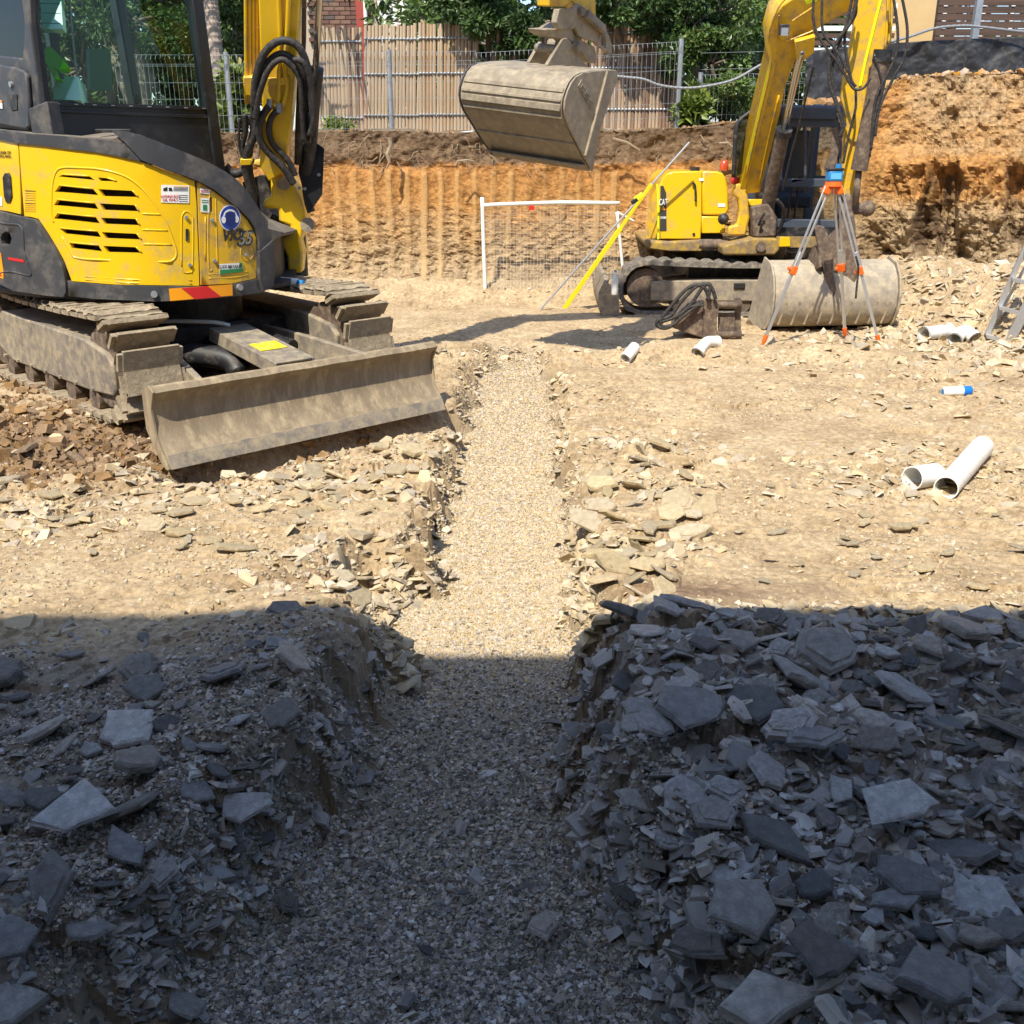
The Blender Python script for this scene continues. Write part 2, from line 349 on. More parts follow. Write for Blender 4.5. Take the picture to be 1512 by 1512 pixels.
def height(x, y, fine=True):
    x = np.asarray(x, float); y = np.asarray(y, float)
    wx = x+.12*fbm(x*1.7, y*1.7, 71, 3); wy = y+.10*fbm(x*1.9, y*1.9, 75, 3)
    t = trench(x, y); r = rubble(x, y)
    h = .035*fbm(x*.7, y*.7, 1, 3)+.012*fbm(x*3.2, y*4.5, 5, 4)
    h = h + .11*blob(x, y, -.75, 3.0, .42, .6) + .09*blob(x, y, .55, 2.9, .45, .5) + .05*blob(x, y, .9, 2.7, .6, .6) + .08*blob(x, y, 2.1, 2.9, .9, .5) - .09*blob(x, y, 1.6, 2.0, .8, .35)
    h = h + .10*blob(x, y, -3.0, 6.3, 1.0, .9) + .10*blob(x, y, -2.6, 7.6, 2.2, 1.2) + .06*blob(x, y, -.45, 8.9, .5, .25) + .10*blob(x, y+.12*fbm(x*2, y*0, 85, 3), 1.7, 8.45, 1.7, .13)*(.5+vn(x*3, y*3, 86))
    h = h - .27*under_blade(x, y) - .14*blob(x, y, -.62, 4.05, .10, .17)*2 + .05*blob(x, y, .55, 4.0, .25, .3) + .04*blob(x, y, .7, 5.5, .4, .4)
    h = h + .50*sst(3.9, 5.6, x+.35*(y-9.5))*sst(8.0, 10.2, y+.2*x)*(1+.3*fbm(x*2, y*2, 41, 3)) + .22*sst(11.5, 12.4, y)*(1-sst(3, 4, x))
    if fine:
        p1, c1 = plates(wx*4.2, wy*6.5, 3); p2, c2 = plates(wx*10+7, wy*16, 13); p3, c3 = plates(wx*24, wy*36, 23)
        h = h + r*(.065*(p1-.5)+.035*(p2-.5)+.014*(p3-.5)) + (.25+.75*r)*.010*fbm(x*14, y*18, 51, 4)
        p4, c4 = plates(wx*2.3+.4*fbm(x*3, y*3, 57, 3), wy*8.5, 43); p5, c5 = plates(wx*6, wy*24, 47); lm = sst(.42, .62, vn(x*1.1+5, y*1.6, 58))*(1-t)*(y < 12)
        h = h + lm*(1-.6*r)*(.030*(p4-.5)+.012*(p5-.5)-.010*(1-sst(0, .08, c4)))
        h = h + (1-r)*(1-t)*(.006*(p2-.5)*sst(.45, .6, vn(x*1.5, y*2.2, 88)) + .004*(p3-.5))
        h = h - r*.025*(1-sst(0, .10, c1))
        h = h + t*.012*fbm(x*6, y*6, 61, 3)
    dep = np.interp(y, [1.5, 3.4, 5, 7, 9], [.30, .27, .24, .20, .12])
    h = h*(1-.75*t) - t*dep
    return h
def H(x, y): return float(height(np.array([x]), np.array([y]))[0])
def np_mesh(name, V, F, mat, kind=None, smooth=False, attr=None, parent=None, loc=(0, 0, 0)):
    me = bpy.data.meshes.new(name); V = np.asarray(V, np.float32); F = np.asarray(F, np.int32); k = F.shape[1]
    me.vertices.add(len(V)); me.vertices.foreach_set('co', V.ravel()); me.loops.add(F.size); me.loops.foreach_set('vertex_index', F.ravel())
    me.polygons.add(len(F)); me.polygons.foreach_set('loop_start', np.arange(0, F.size, k, dtype=np.int32)); me.polygons.foreach_set('loop_total', np.full(len(F), k, np.int32))
    me.polygons.foreach_set('use_smooth', np.full(len(F), bool(smooth)))
    me.update(calc_edges=True)
    for an, av in (attr or {}).items():
        a = me.attributes.new(an, 'FLOAT', 'POINT'); a.data.foreach_set('value', np.asarray(av, np.float32))
    me.materials.append(mat); o = link(bpy.data.objects.new(name, me)); o.location = loc
    if parent: o.parent = parent
    if kind: o['kind'] = kind
    return o
def grid_faces(nr, nc):
    i = np.arange(nr-1)[:, None]*nc+np.arange(nc-1)[None, :]; i = i.ravel()
    return np.stack([i, i+1, i+nc+1, i+nc], 1)
# earth material for the floor: dusty tan with the near house shade coloured in and red-brown soil where the 'soil' attribute says so
def floor_mat():
    m = rock_mat('dusty_shale_ground', ((.36, .27, .165), (.50, .385, .24), (.60, .485, .315)), 2.2, .010, 42, hue=0, attr='none')
    t = m.node_tree; N = t.nodes; L = t.links; b = N['Principled BSDF']; src = b.inputs['Base Color'].links[0].from_socket
    tc = [n for n in N if n.type == 'TEX_COORD'][0]
    n2 = N.new('ShaderNodeTexNoise'); n2.inputs['Scale'].default_value = 26; n2.inputs['Detail'].default_value = 9; n2.inputs['Roughness'].default_value = .75; L.new(tc.outputs['Object'], n2.inputs['Vector'])
    r2 = N.new('ShaderNodeValToRGB'); r2.color_ramp.elements[0].position = .34; r2.color_ramp.elements[1].position = .62; r2.color_ramp.elements[0].color = (.50, .45, .40, 1); r2.color_ramp.elements[1].color = (1.06, 1.04, 1.0, 1); L.new(n2.outputs['Fac'], r2.inputs[0])
    mx = N.new('ShaderNodeMix'); mx.data_type = 'RGBA'; mx.blend_type = 'MULTIPLY'; mx.inputs[0].default_value = 1; L.new(src, mx.inputs[6]); L.new(r2.outputs[0], mx.inputs[7])
    a = N.new('ShaderNodeAttribute'); a.attribute_name = 'soil'; m2 = N.new('ShaderNodeMix'); m2.data_type = 'RGBA'; L.new(a.outputs['Fac'], m2.inputs[0]); L.new(mx.outputs[2], m2.inputs[6])
    c3 = N.new('ShaderNodeValToRGB'); c3.color_ramp.elements[0].color = (.14, .09, .055, 1); c3.color_ramp.elements[1].color = (.29, .195, .12, 1); c3.color_ramp.elements[0].position = .35; c3.color_ramp.elements[1].position = .65; L.new(n2.outputs['Fac'], c3.inputs[0]); L.new(c3.outputs[0], m2.inputs[7])
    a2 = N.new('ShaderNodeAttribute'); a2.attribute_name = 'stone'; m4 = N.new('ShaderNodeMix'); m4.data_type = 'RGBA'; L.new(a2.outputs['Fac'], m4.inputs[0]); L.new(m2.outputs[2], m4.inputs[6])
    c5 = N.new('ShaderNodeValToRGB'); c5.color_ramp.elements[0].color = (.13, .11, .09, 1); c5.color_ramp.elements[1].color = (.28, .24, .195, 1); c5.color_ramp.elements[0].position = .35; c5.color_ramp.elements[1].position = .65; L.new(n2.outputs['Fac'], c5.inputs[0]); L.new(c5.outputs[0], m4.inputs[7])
    a3 = N.new('ShaderNodeAttribute'); a3.attribute_name = 'bed'; m6 = N.new('ShaderNodeMix'); m6.data_type = 'RGBA'; L.new(a3.outputs['Fac'], m6.inputs[0]); L.new(m4.outputs[2], m6.inputs[6]); m6.inputs[7].default_value = (.30, .235, .155, 1)
    L.new(m6.outputs[2], b.inputs['Base Color'])
    return m
M['floor'] = floor_mat()
def soil(x, y):
    s = np.maximum(blob(x, y, -3.1, 5.55, 1.3, .5, 1.0), blob(x, y, -2.0, 6.9, 1.3, .8)*.8)
    s = np.maximum(s, blob(x, y, .75, 3.62, .35, .12)*.7); s = np.maximum(s, blob(x, y, -.8, 3.75, .3, .25)*.5)
    return np.clip(1.5*s+.35*fbm(x*3, y*3, 91, 4)*(s > .05)-.1, 0, 1)
def stone(x, y):                                           # darkens the near floor: the house shade is put into the ground colour
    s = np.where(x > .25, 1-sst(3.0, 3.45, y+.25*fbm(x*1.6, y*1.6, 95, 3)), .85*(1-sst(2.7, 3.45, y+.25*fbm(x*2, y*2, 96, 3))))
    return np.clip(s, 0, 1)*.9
nr, nc = 660, 580
ty = np.linspace(0, 1, nr); yy = 1.15*(13.4/1.15)**(ty**1.06); tx = np.linspace(-1, 1, nc); tx = np.sign(tx)*(.80*np.abs(tx)+.45*np.abs(tx)**5)
gy = np.repeat(yy[:, None], nc, 1); gx = gy*tx[None, :]; hz = height(gx, gy)
edge = np.maximum(sst(.56, .66, np.abs(gx/gy)), sst(0, 1, (1.3-gy)/.15))
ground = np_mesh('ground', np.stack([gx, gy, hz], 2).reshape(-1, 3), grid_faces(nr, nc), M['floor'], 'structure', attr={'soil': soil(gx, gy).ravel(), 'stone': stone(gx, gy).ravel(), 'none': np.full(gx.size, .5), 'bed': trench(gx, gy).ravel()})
ground['label'] = 'dusty tan shale floor of the excavated pit with a gravel trench'
# coarser floor all around (beside and behind the viewer)
a = np.linspace(-14, 14, 190); b_ = np.linspace(-7, 13.4, 130); bx, by = np.meshgrid(a, b_); bz = height(bx, by, False)
inside_f = (np.abs(bx) < 1.2*by)*(by > 1.3); bz = bz - .10*inside_f - .012
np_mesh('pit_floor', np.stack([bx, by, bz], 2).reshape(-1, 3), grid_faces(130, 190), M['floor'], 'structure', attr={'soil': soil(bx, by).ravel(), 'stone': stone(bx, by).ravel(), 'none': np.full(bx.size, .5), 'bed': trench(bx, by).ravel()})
# ------------------------------------------------------------------ scatter: many stones in one mesh
def stone_variants(kind, n, seed):
    r = np.random.default_rng(seed); out = []
    for _ in range(n):
        if kind == 'pebble':
            t = (1+5**.5)/2; V = np.array([(-1, t, 0), (1, t, 0), (-1, -t, 0), (1, -t, 0), (0, -1, t), (0, 1, t), (0, -1, -t), (0, 1, -t), (t, 0, -1), (t, 0, 1), (-t, 0, -1), (-t, 0, 1)], float)/1.9
            F = [(0, 11, 5), (0, 5, 1), (0, 1, 7), (0, 7, 10), (0, 10, 11), (1, 5, 9), (5, 11, 4), (11, 10, 2), (10, 7, 6), (7, 1, 8), (3, 9, 4), (3, 4, 2), (3, 2, 6), (3, 6, 8), (3, 8, 9), (4, 9, 5), (2, 4, 11), (6, 2, 10), (8, 6, 7), (9, 8, 1)]
            V = V*(1+r.uniform(-.28, .28, (12, 1)))*np.array([r.uniform(.8, 1.2), r.uniform(.7, 1), r.uniform(.5, .8)])
        elif kind == 'grain':                              # worn six-sided pebble, 12 facets
            a_ = np.arange(6)/6*6.283+r.uniform(-.3, .3, 6); V = np.vstack([np.stack([np.cos(a_), np.sin(a_)*.85, np.where(np.arange(6) % 2, .28, -.28)], 1)*(1+r.uniform(-.2, .2, (6, 1))), [[r.uniform(-.2, .2), r.uniform(-.2, .2), .62], [r.uniform(-.2, .2), 0, -.62]]])
            F = [(i, (i+1) % 6, 6) for i in range(6)]+[((i+1) % 6, i, 7) for i in range(6)]
        elif kind == 'bit':
            V = np.array([(1, 0, 0), (-1, 0, 0), (0, 1, 0), (0, -1, 0), (0, 0, 1), (0, 0, -1)], float)*(1+r.uniform(-.3, .3, (6, 1)))*np.array([1, .85, .7])
            F = [(0, 2, 4), (2, 1, 4), (1, 3, 4), (3, 0, 4), (2, 0, 5), (1, 2, 5), (3, 1, 5), (0, 3, 5)]
        else:                                              # flat broken chip of shale
            k = int(r.integers(4, 7)); an = np.sort(r.uniform(0, 6.283, k)+0) if False else np.arange(k)/k*6.283+r.uniform(-.35, .35, k)
            rad = r.uniform(.65, 1.1, k); el = r.uniform(.5, .95); th = r.uniform(.05, .17); ti = r.uniform(-.08, .08, (2, k))
            low = np.stack([np.cos(an)*rad, np.sin(an)*rad*el, -th+ti[0]], 1); ins = r.uniform(.72, .97, k)
            up = np.stack([np.cos(an)*rad*ins+r.uniform(-.06, .06), np.sin(an)*rad*el*ins, th+ti[1]], 1); V = np.vstack([low, up])
            F = [(0, i+1, i) if False else (0, i+1, i) for i in range(1, k-1)] + [(k, k+i, k+i+1) for i in range(1, k-1)]
            for i in range(k): j = (i+1) % k; F += [(i, j, k+j), (i, k+j, k+i)]
        out.append((np.array(V), np.array(F, int)))
    return out
def rotm(yaw, tx_, ty_):
    cy, sy, cx, sx, cz, sz = np.cos(ty_), np.sin(ty_), np.cos(tx_), np.sin(tx_), np.cos(yaw), np.sin(yaw)
    Rm = np.empty((len(yaw), 3, 3))
    Rm[:, 0, 0] = cz*cy; Rm[:, 0, 1] = cz*sy*sx-sz*cx; Rm[:, 0, 2] = cz*sy*cx+sz*sx
    Rm[:, 1, 0] = sz*cy; Rm[:, 1, 1] = sz*sy*sx+cz*cx; Rm[:, 1, 2] = sz*sy*cx-cz*sx
    Rm[:, 2, 0] = -sy; Rm[:, 2, 1] = cy*sx; Rm[:, 2, 2] = cy*cx
    return Rm
def scatter(name, P, sc, kind, tilt, material, label, nvar=10, seed=1, sink=.15, cat='stones', yaw=None):
    r = np.random.default_rng(seed); vs = stone_variants(kind, nvar, seed); n = len(P)
    yaw = r.uniform(0, 6.283, n) if yaw is None else yaw; Rm = rotm(yaw, r.normal(0, tilt, n), r.normal(0, tilt, n)); var = r.integers(0, nvar, n); rv = r.random(n)
    Vs = []; Fs = []; T = []; base = 0
    for k in range(nvar):
        m = np.where(var == k)[0]; V, F = vs[k]
        if len(m) == 0: continue
        X = np.einsum('nij,vj->nvi', Rm[m], V)*sc[m][:, None, None]+P[m][:, None, :]; X[:, :, 2] += sc[m][:, None]*sink
        Vs.append(X.reshape(-1, 3)); Fs.append((F[None]+(np.arange(len(m))*len(V))[:, None, None]).reshape(-1, 3)+base); T.append(np.repeat(rv[m], len(V))); base += len(m)*len(V)
    o = np_mesh(name, np.vstack(Vs), np.vstack(Fs), material, 'stuff', attr={'tint': np.concatenate(T)})
    o['label'] = label; o['category'] = cat
    return o
M['gravelfar'] = rock_mat('sunlit_dusty_gravel', ((.35, .27, .165), (.46, .36, .22), (.54, .435, .28)), 40, .0015, 200, hue=.16, attr='tint')  # paler gravel copy with sunlight put into its colour
M['gravel'] = rock_mat('shaded_mixed_gravel', ((.21, .175, .135), (.30, .25, .19), (.45, .39, .32)), 40, .0015, 200, hue=.55, attr='tint')  # gravel for the near trench, shade put into its colour
M['chips'] = rock_mat('sunlit_dusty_chips', ((.32, .25, .16), (.45, .36, .23), (.56, .465, .31)), 9, .003, 60, hue=.20, attr='tint', sat=(.75, 1.15))  # chips beyond the house shadow, the tan carries the sunlight
M['chipsdark'] = rock_mat('shaded_shale_chips', ((.20, .17, .14), (.28, .245, .20), (.39, .35, .295)), 9, .003, 60, hue=.5, attr='tint', gloss=.55)  # same shale, darkened in colour for the house shadow
M['clod'] = rock_mat('brown_clods', ((.15, .095, .05), (.24, .155, .085), (.34, .24, .14)), 7, .006, 40, sat=(.9, 1.2), hue=.2, attr='tint')
M['slab'] = rock_mat('shaded_slab_stone', ((.22, .19, .16), (.31, .275, .23), (.42, .38, .325)), 5, .010, 22, hue=.5, gloss=.52)  # slabs inside the shadow line, shade mixed into the slab colour
M['slabtan'] = rock_mat('sunlit_dusty_slab_stone', ((.45, .35, .215), (.56, .45, .28), (.64, .53, .35)), 5, .010, 22, hue=.16, sat=(.85, 1.15))  # lighter copy of the slab rock for the sunlit floor
def pts(n, y0, y1, k0, k1, pw=1.0, seed=1, dens=None):
    r = np.random.default_rng(seed); y = (y0**(1-pw)+(y1**(1-pw)-y0**(1-pw))*r.random(n))**(1/(1-pw)) if pw != 1 else y0*(y1/y0)**r.random(n)
    x = y*r.uniform(k0, k1, n); d = dens(x, y) if dens else 1; m = r.random(n) < d; x, y = x[m], y[m]
    return np.stack([x, y, height(x, y)], 1)
# gravel in the trench and spilled on its left bank
def gdens(x, y): return np.clip(trench(x, y)*1.25-.1, 0, 1)
P = pts(88000, 1.5, 4.9, -.42, .30, 1.35, 101, lambda x, y: gdens(x, y)*sst(4.2, 3.2, y)); r = np.random.default_rng(5)
scatter('trench_gravel', P, r.gamma(6, .0068/6, len(P)).clip(.003, .016), 'grain', .6, M['gravel'], 'rounded mixed gravel in a shaded tone filling the near end of the trench', 12, 101, .1, 'gravel')
P = pts(130000, 3.0, 9.3, -.17, .10, 1.6, 102, lambda x, y: trench(x, y)*sst(3.1, 4.0, y)); scatter('trench_gravel', P, r.gamma(9, .0062/9, len(P))*np.interp(P[:, 1], [3, 9], [1.0, 1.7]), 'bit', .35, M['gravelfar'], 'gravel in a pale sunlit tone in the far stretch of the trench', 10, 102, .1, 'gravel')
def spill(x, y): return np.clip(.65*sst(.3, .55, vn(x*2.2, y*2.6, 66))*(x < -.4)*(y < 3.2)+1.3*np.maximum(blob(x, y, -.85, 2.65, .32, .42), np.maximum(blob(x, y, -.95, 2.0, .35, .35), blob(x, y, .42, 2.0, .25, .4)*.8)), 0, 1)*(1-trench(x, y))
P = pts(95000, 1.5, 4.0, -.6, .5, 1.3, 103, spill); scatter('spilled_gravel', P, r.gamma(6, .0066/6, len(P)).clip(.003, .016), 'grain', .6, M['gravel'], 'gravel in a shaded grey tone spilled over the left bank of the trench', 10, 103, .1, 'gravel')
# small chips, shaded and sunlit colours split at the shadow line
P = pts(52000, 1.45, 3.7, -1.0, 1.1, 1.2, 104, lambda x, y: np.where(x > 0, .8, .30+.3*sst(3.0, 2.3, y)+.25*blob(x, y, -.6, 3.1, .25, .4))*(1-.97*trench(x, y))*sst(3.45, 3.2, y+.25*fbm(x*2, y*2, 43))*(.35+.65*vn(x*4, y*4, 7)))
scatter('shale_chips', P, r.gamma(1.6, .0115, len(P)).clip(.005, .06)*np.where(P[:, 0] < -.3, .55, 1), 'chip', .38, M['chipsdark'], 'small shale chips darkened in colour for the shade, packed between the slabs', 14, 104, .05, 'shale chips')
P = pts(80000, 3.3, 12.3, -.8, .8, 1.5, 105, lambda x, y: np.clip(rubble(x, y)*1.25-.12, 0, 1)*(1-.97*trench(x, y))*(1-.9*soil(x, y))*(.25+.75*sst(.35, .6, vn(x*1.6, y*2.4, 55))))
scatter('shale_chips', P, r.gamma(1.7, .0125, len(P)).clip(.005, .07)*(1-.35*sst(7, 11, P[:, 1])), 'chip', .33, M['chips'], 'shale chips in a sunlit tan tone strewn over the pit floor', 14, 105, .05, 'shale chips')
P = pts(85000, 3.1, 11, -.65, .65, 1.5, 115, lambda x, y: (1-trench(x, y))*(.06+.9*sst(.4, .9, vn(x*1.8, y*2.6, 77))))
scatter('fine_crumbs', P, r.gamma(2.2, .0030, len(P)).clip(.002, .02), 'bit', .5, M['chips'], 'fine dusty crumbs on the trodden sunlit floor', 10, 115, .1, 'crumbs')
P = pts(30000, 4.6, 8.6, -.60, -.10, 1.2, 106, lambda x, y: soil(x, y)*(1-under_blade(x, y))); scatter('soil_clods', P, r.gamma(1.3, .010, len(P)).clip(.004, .07), 'grain', .6, M['clod'], 'red brown soil clods heaped under the near excavator tracks', 12, 106, .05, 'clods')
P = pts(5000, 7.6, 12.2, .16, .58, 1.1, 107, lambda x, y: blob(x, y, 4.6, 10, 1.4, 2.0)); scatter('bank_rubble', P, r.gamma(2.2, .02, len(P)).clip(.01, .10), 'chip', .6, M['chips'], 'broken shale rubble banked against the foot of the right wall', 12, 107, .05, 'rubble')
# trench lips: chips and clods hanging on both banks
def lip(x, y): t = trench(x, y); return np.clip(4*t*(1-t), 0, 1)*(y < 9.2)
P = pts(110000, 1.6, 9.3, -.5, .25, 1.3, 108, lambda x, y: lip(x, y)*(.4+.6*sst(.35, .6, vn(x*3, y*3, 41)))); nr_ = P[:, 1]+.2*fbm(P[:, 0]*2, P[:, 1]*2, 42) < 3.35  # near bank stones take the shaded colour, far ones the sunlit
scatter('bank_stones', P[~nr_], r.gamma(2.2, .012, (~nr_).sum()).clip(.006, .06), 'chip', .5, M['chips'], 'broken shale pieces in a sunlit tan tone sticking out of the far trench banks', 12, 108, .0, 'rubble')
nr_ = nr_ & (r.random(len(P)) < .42)
scatter('bank_stones', P[nr_], r.gamma(1.7, .013, nr_.sum()).clip(.005, .07)*np.where(P[nr_, 0] < -.3, .75, 1), 'chip', .42, M['chipsdark'], 'broken shale pieces in a shaded tone sticking out of the near trench banks', 12, 109, .0, 'rubble')
# ------------------------------------------------------------------ individual slabs
def slab_mesh(seed, kind='slab'):
    r = random.Random(seed); k0 = r.choice((4, 5, 5, 6, 7)); cor = [(i/k0*6.283+r.uniform(-.32, .32), r.uniform(.68, 1.15)) for i in range(k0)]; el = r.uniform(.5, .92); out = []
    for i in range(k0):                                    # corners joined by broken edges
        a0, r0 = cor[i]; a1, r1 = cor[(i+1) % k0]; a1 += 6.283*(i == k0-1); p0 = (math.cos(a0)*r0, math.sin(a0)*r0*el); p1 = (math.cos(a1)*r1, math.sin(a1)*r1*el); n = r.choice((2, 2, 3))
        for t in range(n): f = (t+(r.uniform(-.15, .15) if t else 0))/n; j = r.uniform(-.06, .06) if t else 0; out.append((p0[0]+(p1[0]-p0[0])*f+j, p0[1]+(p1[1]-p0[1])*f+j*r.uniform(-1, 1)))
    k = len(out); th = r.uniform(.06, .16); V = []; F = []; tx0, ty0 = r.uniform(-.12, .12), r.uniform(-.12, .12)
    def ringv(z, s, ox=0, oy=0, jit=.03): V.extend(((x*s*(1+r.uniform(-jit, jit))+ox, y*s*(1+r.uniform(-jit, jit))+oy, z+(x*tx0+y*ty0)*(z > 0)+r.uniform(-.15, .15)*th) for x, y in out))
    lev = [(-th, .84), (-th*.35, 1.0), (th*.25, .97), (th*.7, .93), (th, .80)]
    if r.random() < .28: sh = (r.uniform(-.08, .08), r.uniform(-.08, .08)); lev = lev[:4]+[(th*.75, .74, *sh), (th*1.25, .70, *sh), (th*1.3, .5, *sh)]
    for l in lev: ringv(*l)
    for l in range(len(lev)-1):
        for i in range(k): j = (i+1) % k; F.append((l*k+i, l*k+j, (l+1)*k+j, (l+1)*k+i))
    l = len(lev)-1; V.append((sum(V[l*k+i][0] for i in range(k))/k, sum(V[l*k+i][1] for i in range(k))/k, lev[-1][0]+th*.1)); c = len(V)-1
    F += [(l*k+i, l*k+(i+1) % k, c) for i in range(k)]; F.append(tuple(range(k))[::-1])
    me = bpy.data.meshes.new('shale_slab'); me.from_pydata(V, [], F); me.update(); return me
slabs_dark = [slab_mesh(i) for i in range(26)]; slabs_tan = [slab_mesh(100+i) for i in range(14)]
for m_ in slabs_dark: m_.materials.append(M['slab'])
for m_ in slabs_tan: m_.materials.append(M['slabtan'])
slabs_brown = [slab_mesh(200+i) for i in range(8)]
M['slabbrown'] = rock_mat('brown_soil_covered_slab', ((.17, .115, .07), (.27, .19, .12), (.36, .265, .17)), 6, .010, 24, hue=.2, sat=(.85, 1.15))
for m_ in slabs_brown: m_.materials.append(M['slabbrown'])
def put_slab(x, y, s, yaw, tx_, ty_, label, group, tan=False, vi=None, up=.0):
    r = random; src_ = slabs_brown if tan == 'brown' else slabs_tan if tan else slabs_dark; me = src_[(vi if vi is not None else r.randrange(99)) % len(src_)]
    o = link(bpy.data.objects.new('shale_slab', me)); o.location = (x, y, max(H(x, y), H(x+s*.5, y), H(x-s*.5, y))*.5+.5*H(x, y)+s*.12+.010+up); o.scale = (s, s, s*r.uniform(.75, 1.2)); o.rotation_euler = (tx_, ty_, yaw)
    tag(o, label, 'rock', group); return o
big = [  # px, py, half size m, yaw, tilts, label
 (1100, 1345, .115, .9, .25, -.1, 'large pale triangular slate slab standing out in the shaded heap near the bottom right', 3), (1195, 1140, .10, .2, .12, .05, 'dark slab with a flat top lying beside the pointed wedge slab in the shaded heap', 4),
 (1035, 1355, .10, 2.2, -.1, .35, 'brown grey block leaning under the pale triangular slab', 5), (950, 985, .105, 2.1, .1, .3, 'long grey slab pointing down at the trench, topmost in the right heap', 8),
 (1215, 1000, .14, .1, .15, .0, 'widest dark slab near the shadow edge right of the trench', 9), (1155, 1130, .11, .25, .45, -.2, 'pointed dark wedge slab tilted towards the viewer in the middle of the right heap', 10),
 (965, 1125, .10, .8, .3, .2, 'tilted square brown slab at the left side of the right heap', 11), (1110, 1085, .10, -.3, .3, .0, 'pale pointed slab below the widest dark slab', 12),
 (1210, 1435, .09, .4, .35, .35, 'pale grey block with an upright face near the bottom of the heap', 13), (1130, 1470, .13, .1, .05, .0, 'cracked brown slab pair at the very bottom right of centre', 14),
 (1320, 1215, .11, .1, .25, -.05, 'long pale splintered slab at the right of the heap', 15), (975, 1430, .055, .5, .2, .3, 'small bluish grey block resting on gravel at the bottom', 16),
 (1345, 1305, .085, -.3, .2, .1, 'curved pale slab lying on dark soil at the right', 17), (1320, 1330, .07, .1, .1, 0, 'narrow pale stick-like slab among small dark chips on the right', 18),
 (1380, 1140, .045, .7, .3, .2, 'small light grey cube of shale in the middle right of the heap', 19), (1490, 1100, .10, 1.2, .3, .5, 'big rounded dark block cut by the right edge of the picture', 20),
 (1450, 925, .11, .3, .25, .0, 'dark block on the shadow edge at far right', 21), (1385, 1475, .10, .6, .15, .1, 'angular dark slab at the bottom right corner', 22),
 (160, 1430, .135, .35, .10, .05, 'largest flat grey slab at the bottom left corner half sunk in gravel', 1), (110, 1215, .13, .35, .12, .05, 'long smooth grey slab on the left bank', 2),
 (205, 1140, .085, 1.1, .3, .1, 'brown upright slab in the left bank beside the gravel spill', 6), (355, 1160, .10, .0, .25, .0, 'brown wedge shaped slab overhanging the left bank', 7),
 (240, 1258, .07, 1.3, .2, -.2, 'pointed flat grey slab below the brown wedge slab', 23), (410, 1205, .055, 1.5, .5, .2, 'pale square slab leaning on the trench bank left side', 24),
 (255, 1345, .065, 1.9, .4, .3, 'narrow leaning slab with a light purple edge above the largest bottom left slab', 25), (125, 1335, .07, 2.3, .2, .2, 'thin dark slab leaning beside a hollow at lower left', 0),
 (15, 1375, .08, .6, .5, .2, 'grey slab bridging the dark hollow at the left edge', 3), (205, 990, .075, .3, .5, .0, 'bluish slab edge catching light on the shaded left floor', 9),
 (105, 960, .055, .1, .1, .0, 'thin dark stick of shale lying alone on the shaded left floor', 18), (425, 925, .08, .2, .1, .1, 'flat dark slab on the crest just inside the shadow at left', 12),
 (630, 1398, .026, .3, .2, .2, 'lone flat grey stone lying on the trench gravel', 16), (685, 1315, .022, .3, .3, .2, 'lone brown stone in the middle of the trench gravel', 5),
 (800, 1370, .07, 1.4, .1, .15, 'smooth dark slab half buried at the right side of the gravel', 4), (1070, 965, .06, .3, .4, .6, 'upright grey slab beside the long slab near the shadow edge', 6),
 (1285, 1150, .06, .7, .4, .2, 'squarish slab with a lit rim right of the flat topped dark slab', 19), (930, 1235, .045, .2, .3, .2, 'pale blue grey chunk at the trench side of the heap', 16)]
bl = []
for i, (px, py, s, yw, a1, a2, lab, vi) in enumerate(big):
    g = G(px, py, .03 if px > 830 or px < 450 else -.25); bl.append((g.x, g.y, s)); put_slab(g.x, g.y, s, yw, a1, a2, lab, None, False, vi, .012+.3*s if py > 1100 else 0)
def fill(n, region, smin, smax, label, group, tan, til=.3):
    r = random; k = 0; tries = 0
    while k < n and tries < 6000:
        tries += 1; px, py = r.uniform(region[0], region[2]), r.uniform(region[1], region[3]); g = G(px, py, 0); s = smin+(smax-smin)*r.random()**1.8
        if float(trench(np.array([g.x]), np.array([g.y]))[0]) > .35: continue
        if any((g.x-a)**2+(g.y-b)**2 < ((s+c)*.62)**2 for a, b, c in bl): continue
        bl.append((g.x, g.y, s)); k += 1; put_slab(g.x, g.y, s, r.uniform(-.6, .9) if r.random() < .7 else r.uniform(0, 6.28), r.gauss(.12, til), r.gauss(0, til), label, group, tan)
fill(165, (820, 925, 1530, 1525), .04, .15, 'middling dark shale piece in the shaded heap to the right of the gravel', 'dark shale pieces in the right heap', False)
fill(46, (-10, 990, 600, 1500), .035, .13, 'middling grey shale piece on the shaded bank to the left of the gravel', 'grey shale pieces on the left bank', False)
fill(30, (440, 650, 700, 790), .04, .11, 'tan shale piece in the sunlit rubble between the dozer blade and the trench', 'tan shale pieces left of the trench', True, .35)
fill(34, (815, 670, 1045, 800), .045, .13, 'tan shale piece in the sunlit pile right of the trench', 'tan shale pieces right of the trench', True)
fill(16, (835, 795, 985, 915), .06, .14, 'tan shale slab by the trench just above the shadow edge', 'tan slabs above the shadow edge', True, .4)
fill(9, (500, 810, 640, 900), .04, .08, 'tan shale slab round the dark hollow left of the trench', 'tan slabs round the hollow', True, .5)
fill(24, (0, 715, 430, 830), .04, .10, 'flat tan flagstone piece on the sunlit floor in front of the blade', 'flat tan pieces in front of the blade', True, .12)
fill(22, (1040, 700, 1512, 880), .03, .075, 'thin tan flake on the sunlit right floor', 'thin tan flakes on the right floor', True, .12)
fill(26, (0, 600, 235, 695), .035, .11, 'brown earth covered rock on the soil mound beside the near track', 'brown rocks by the near track', 'brown', .35)
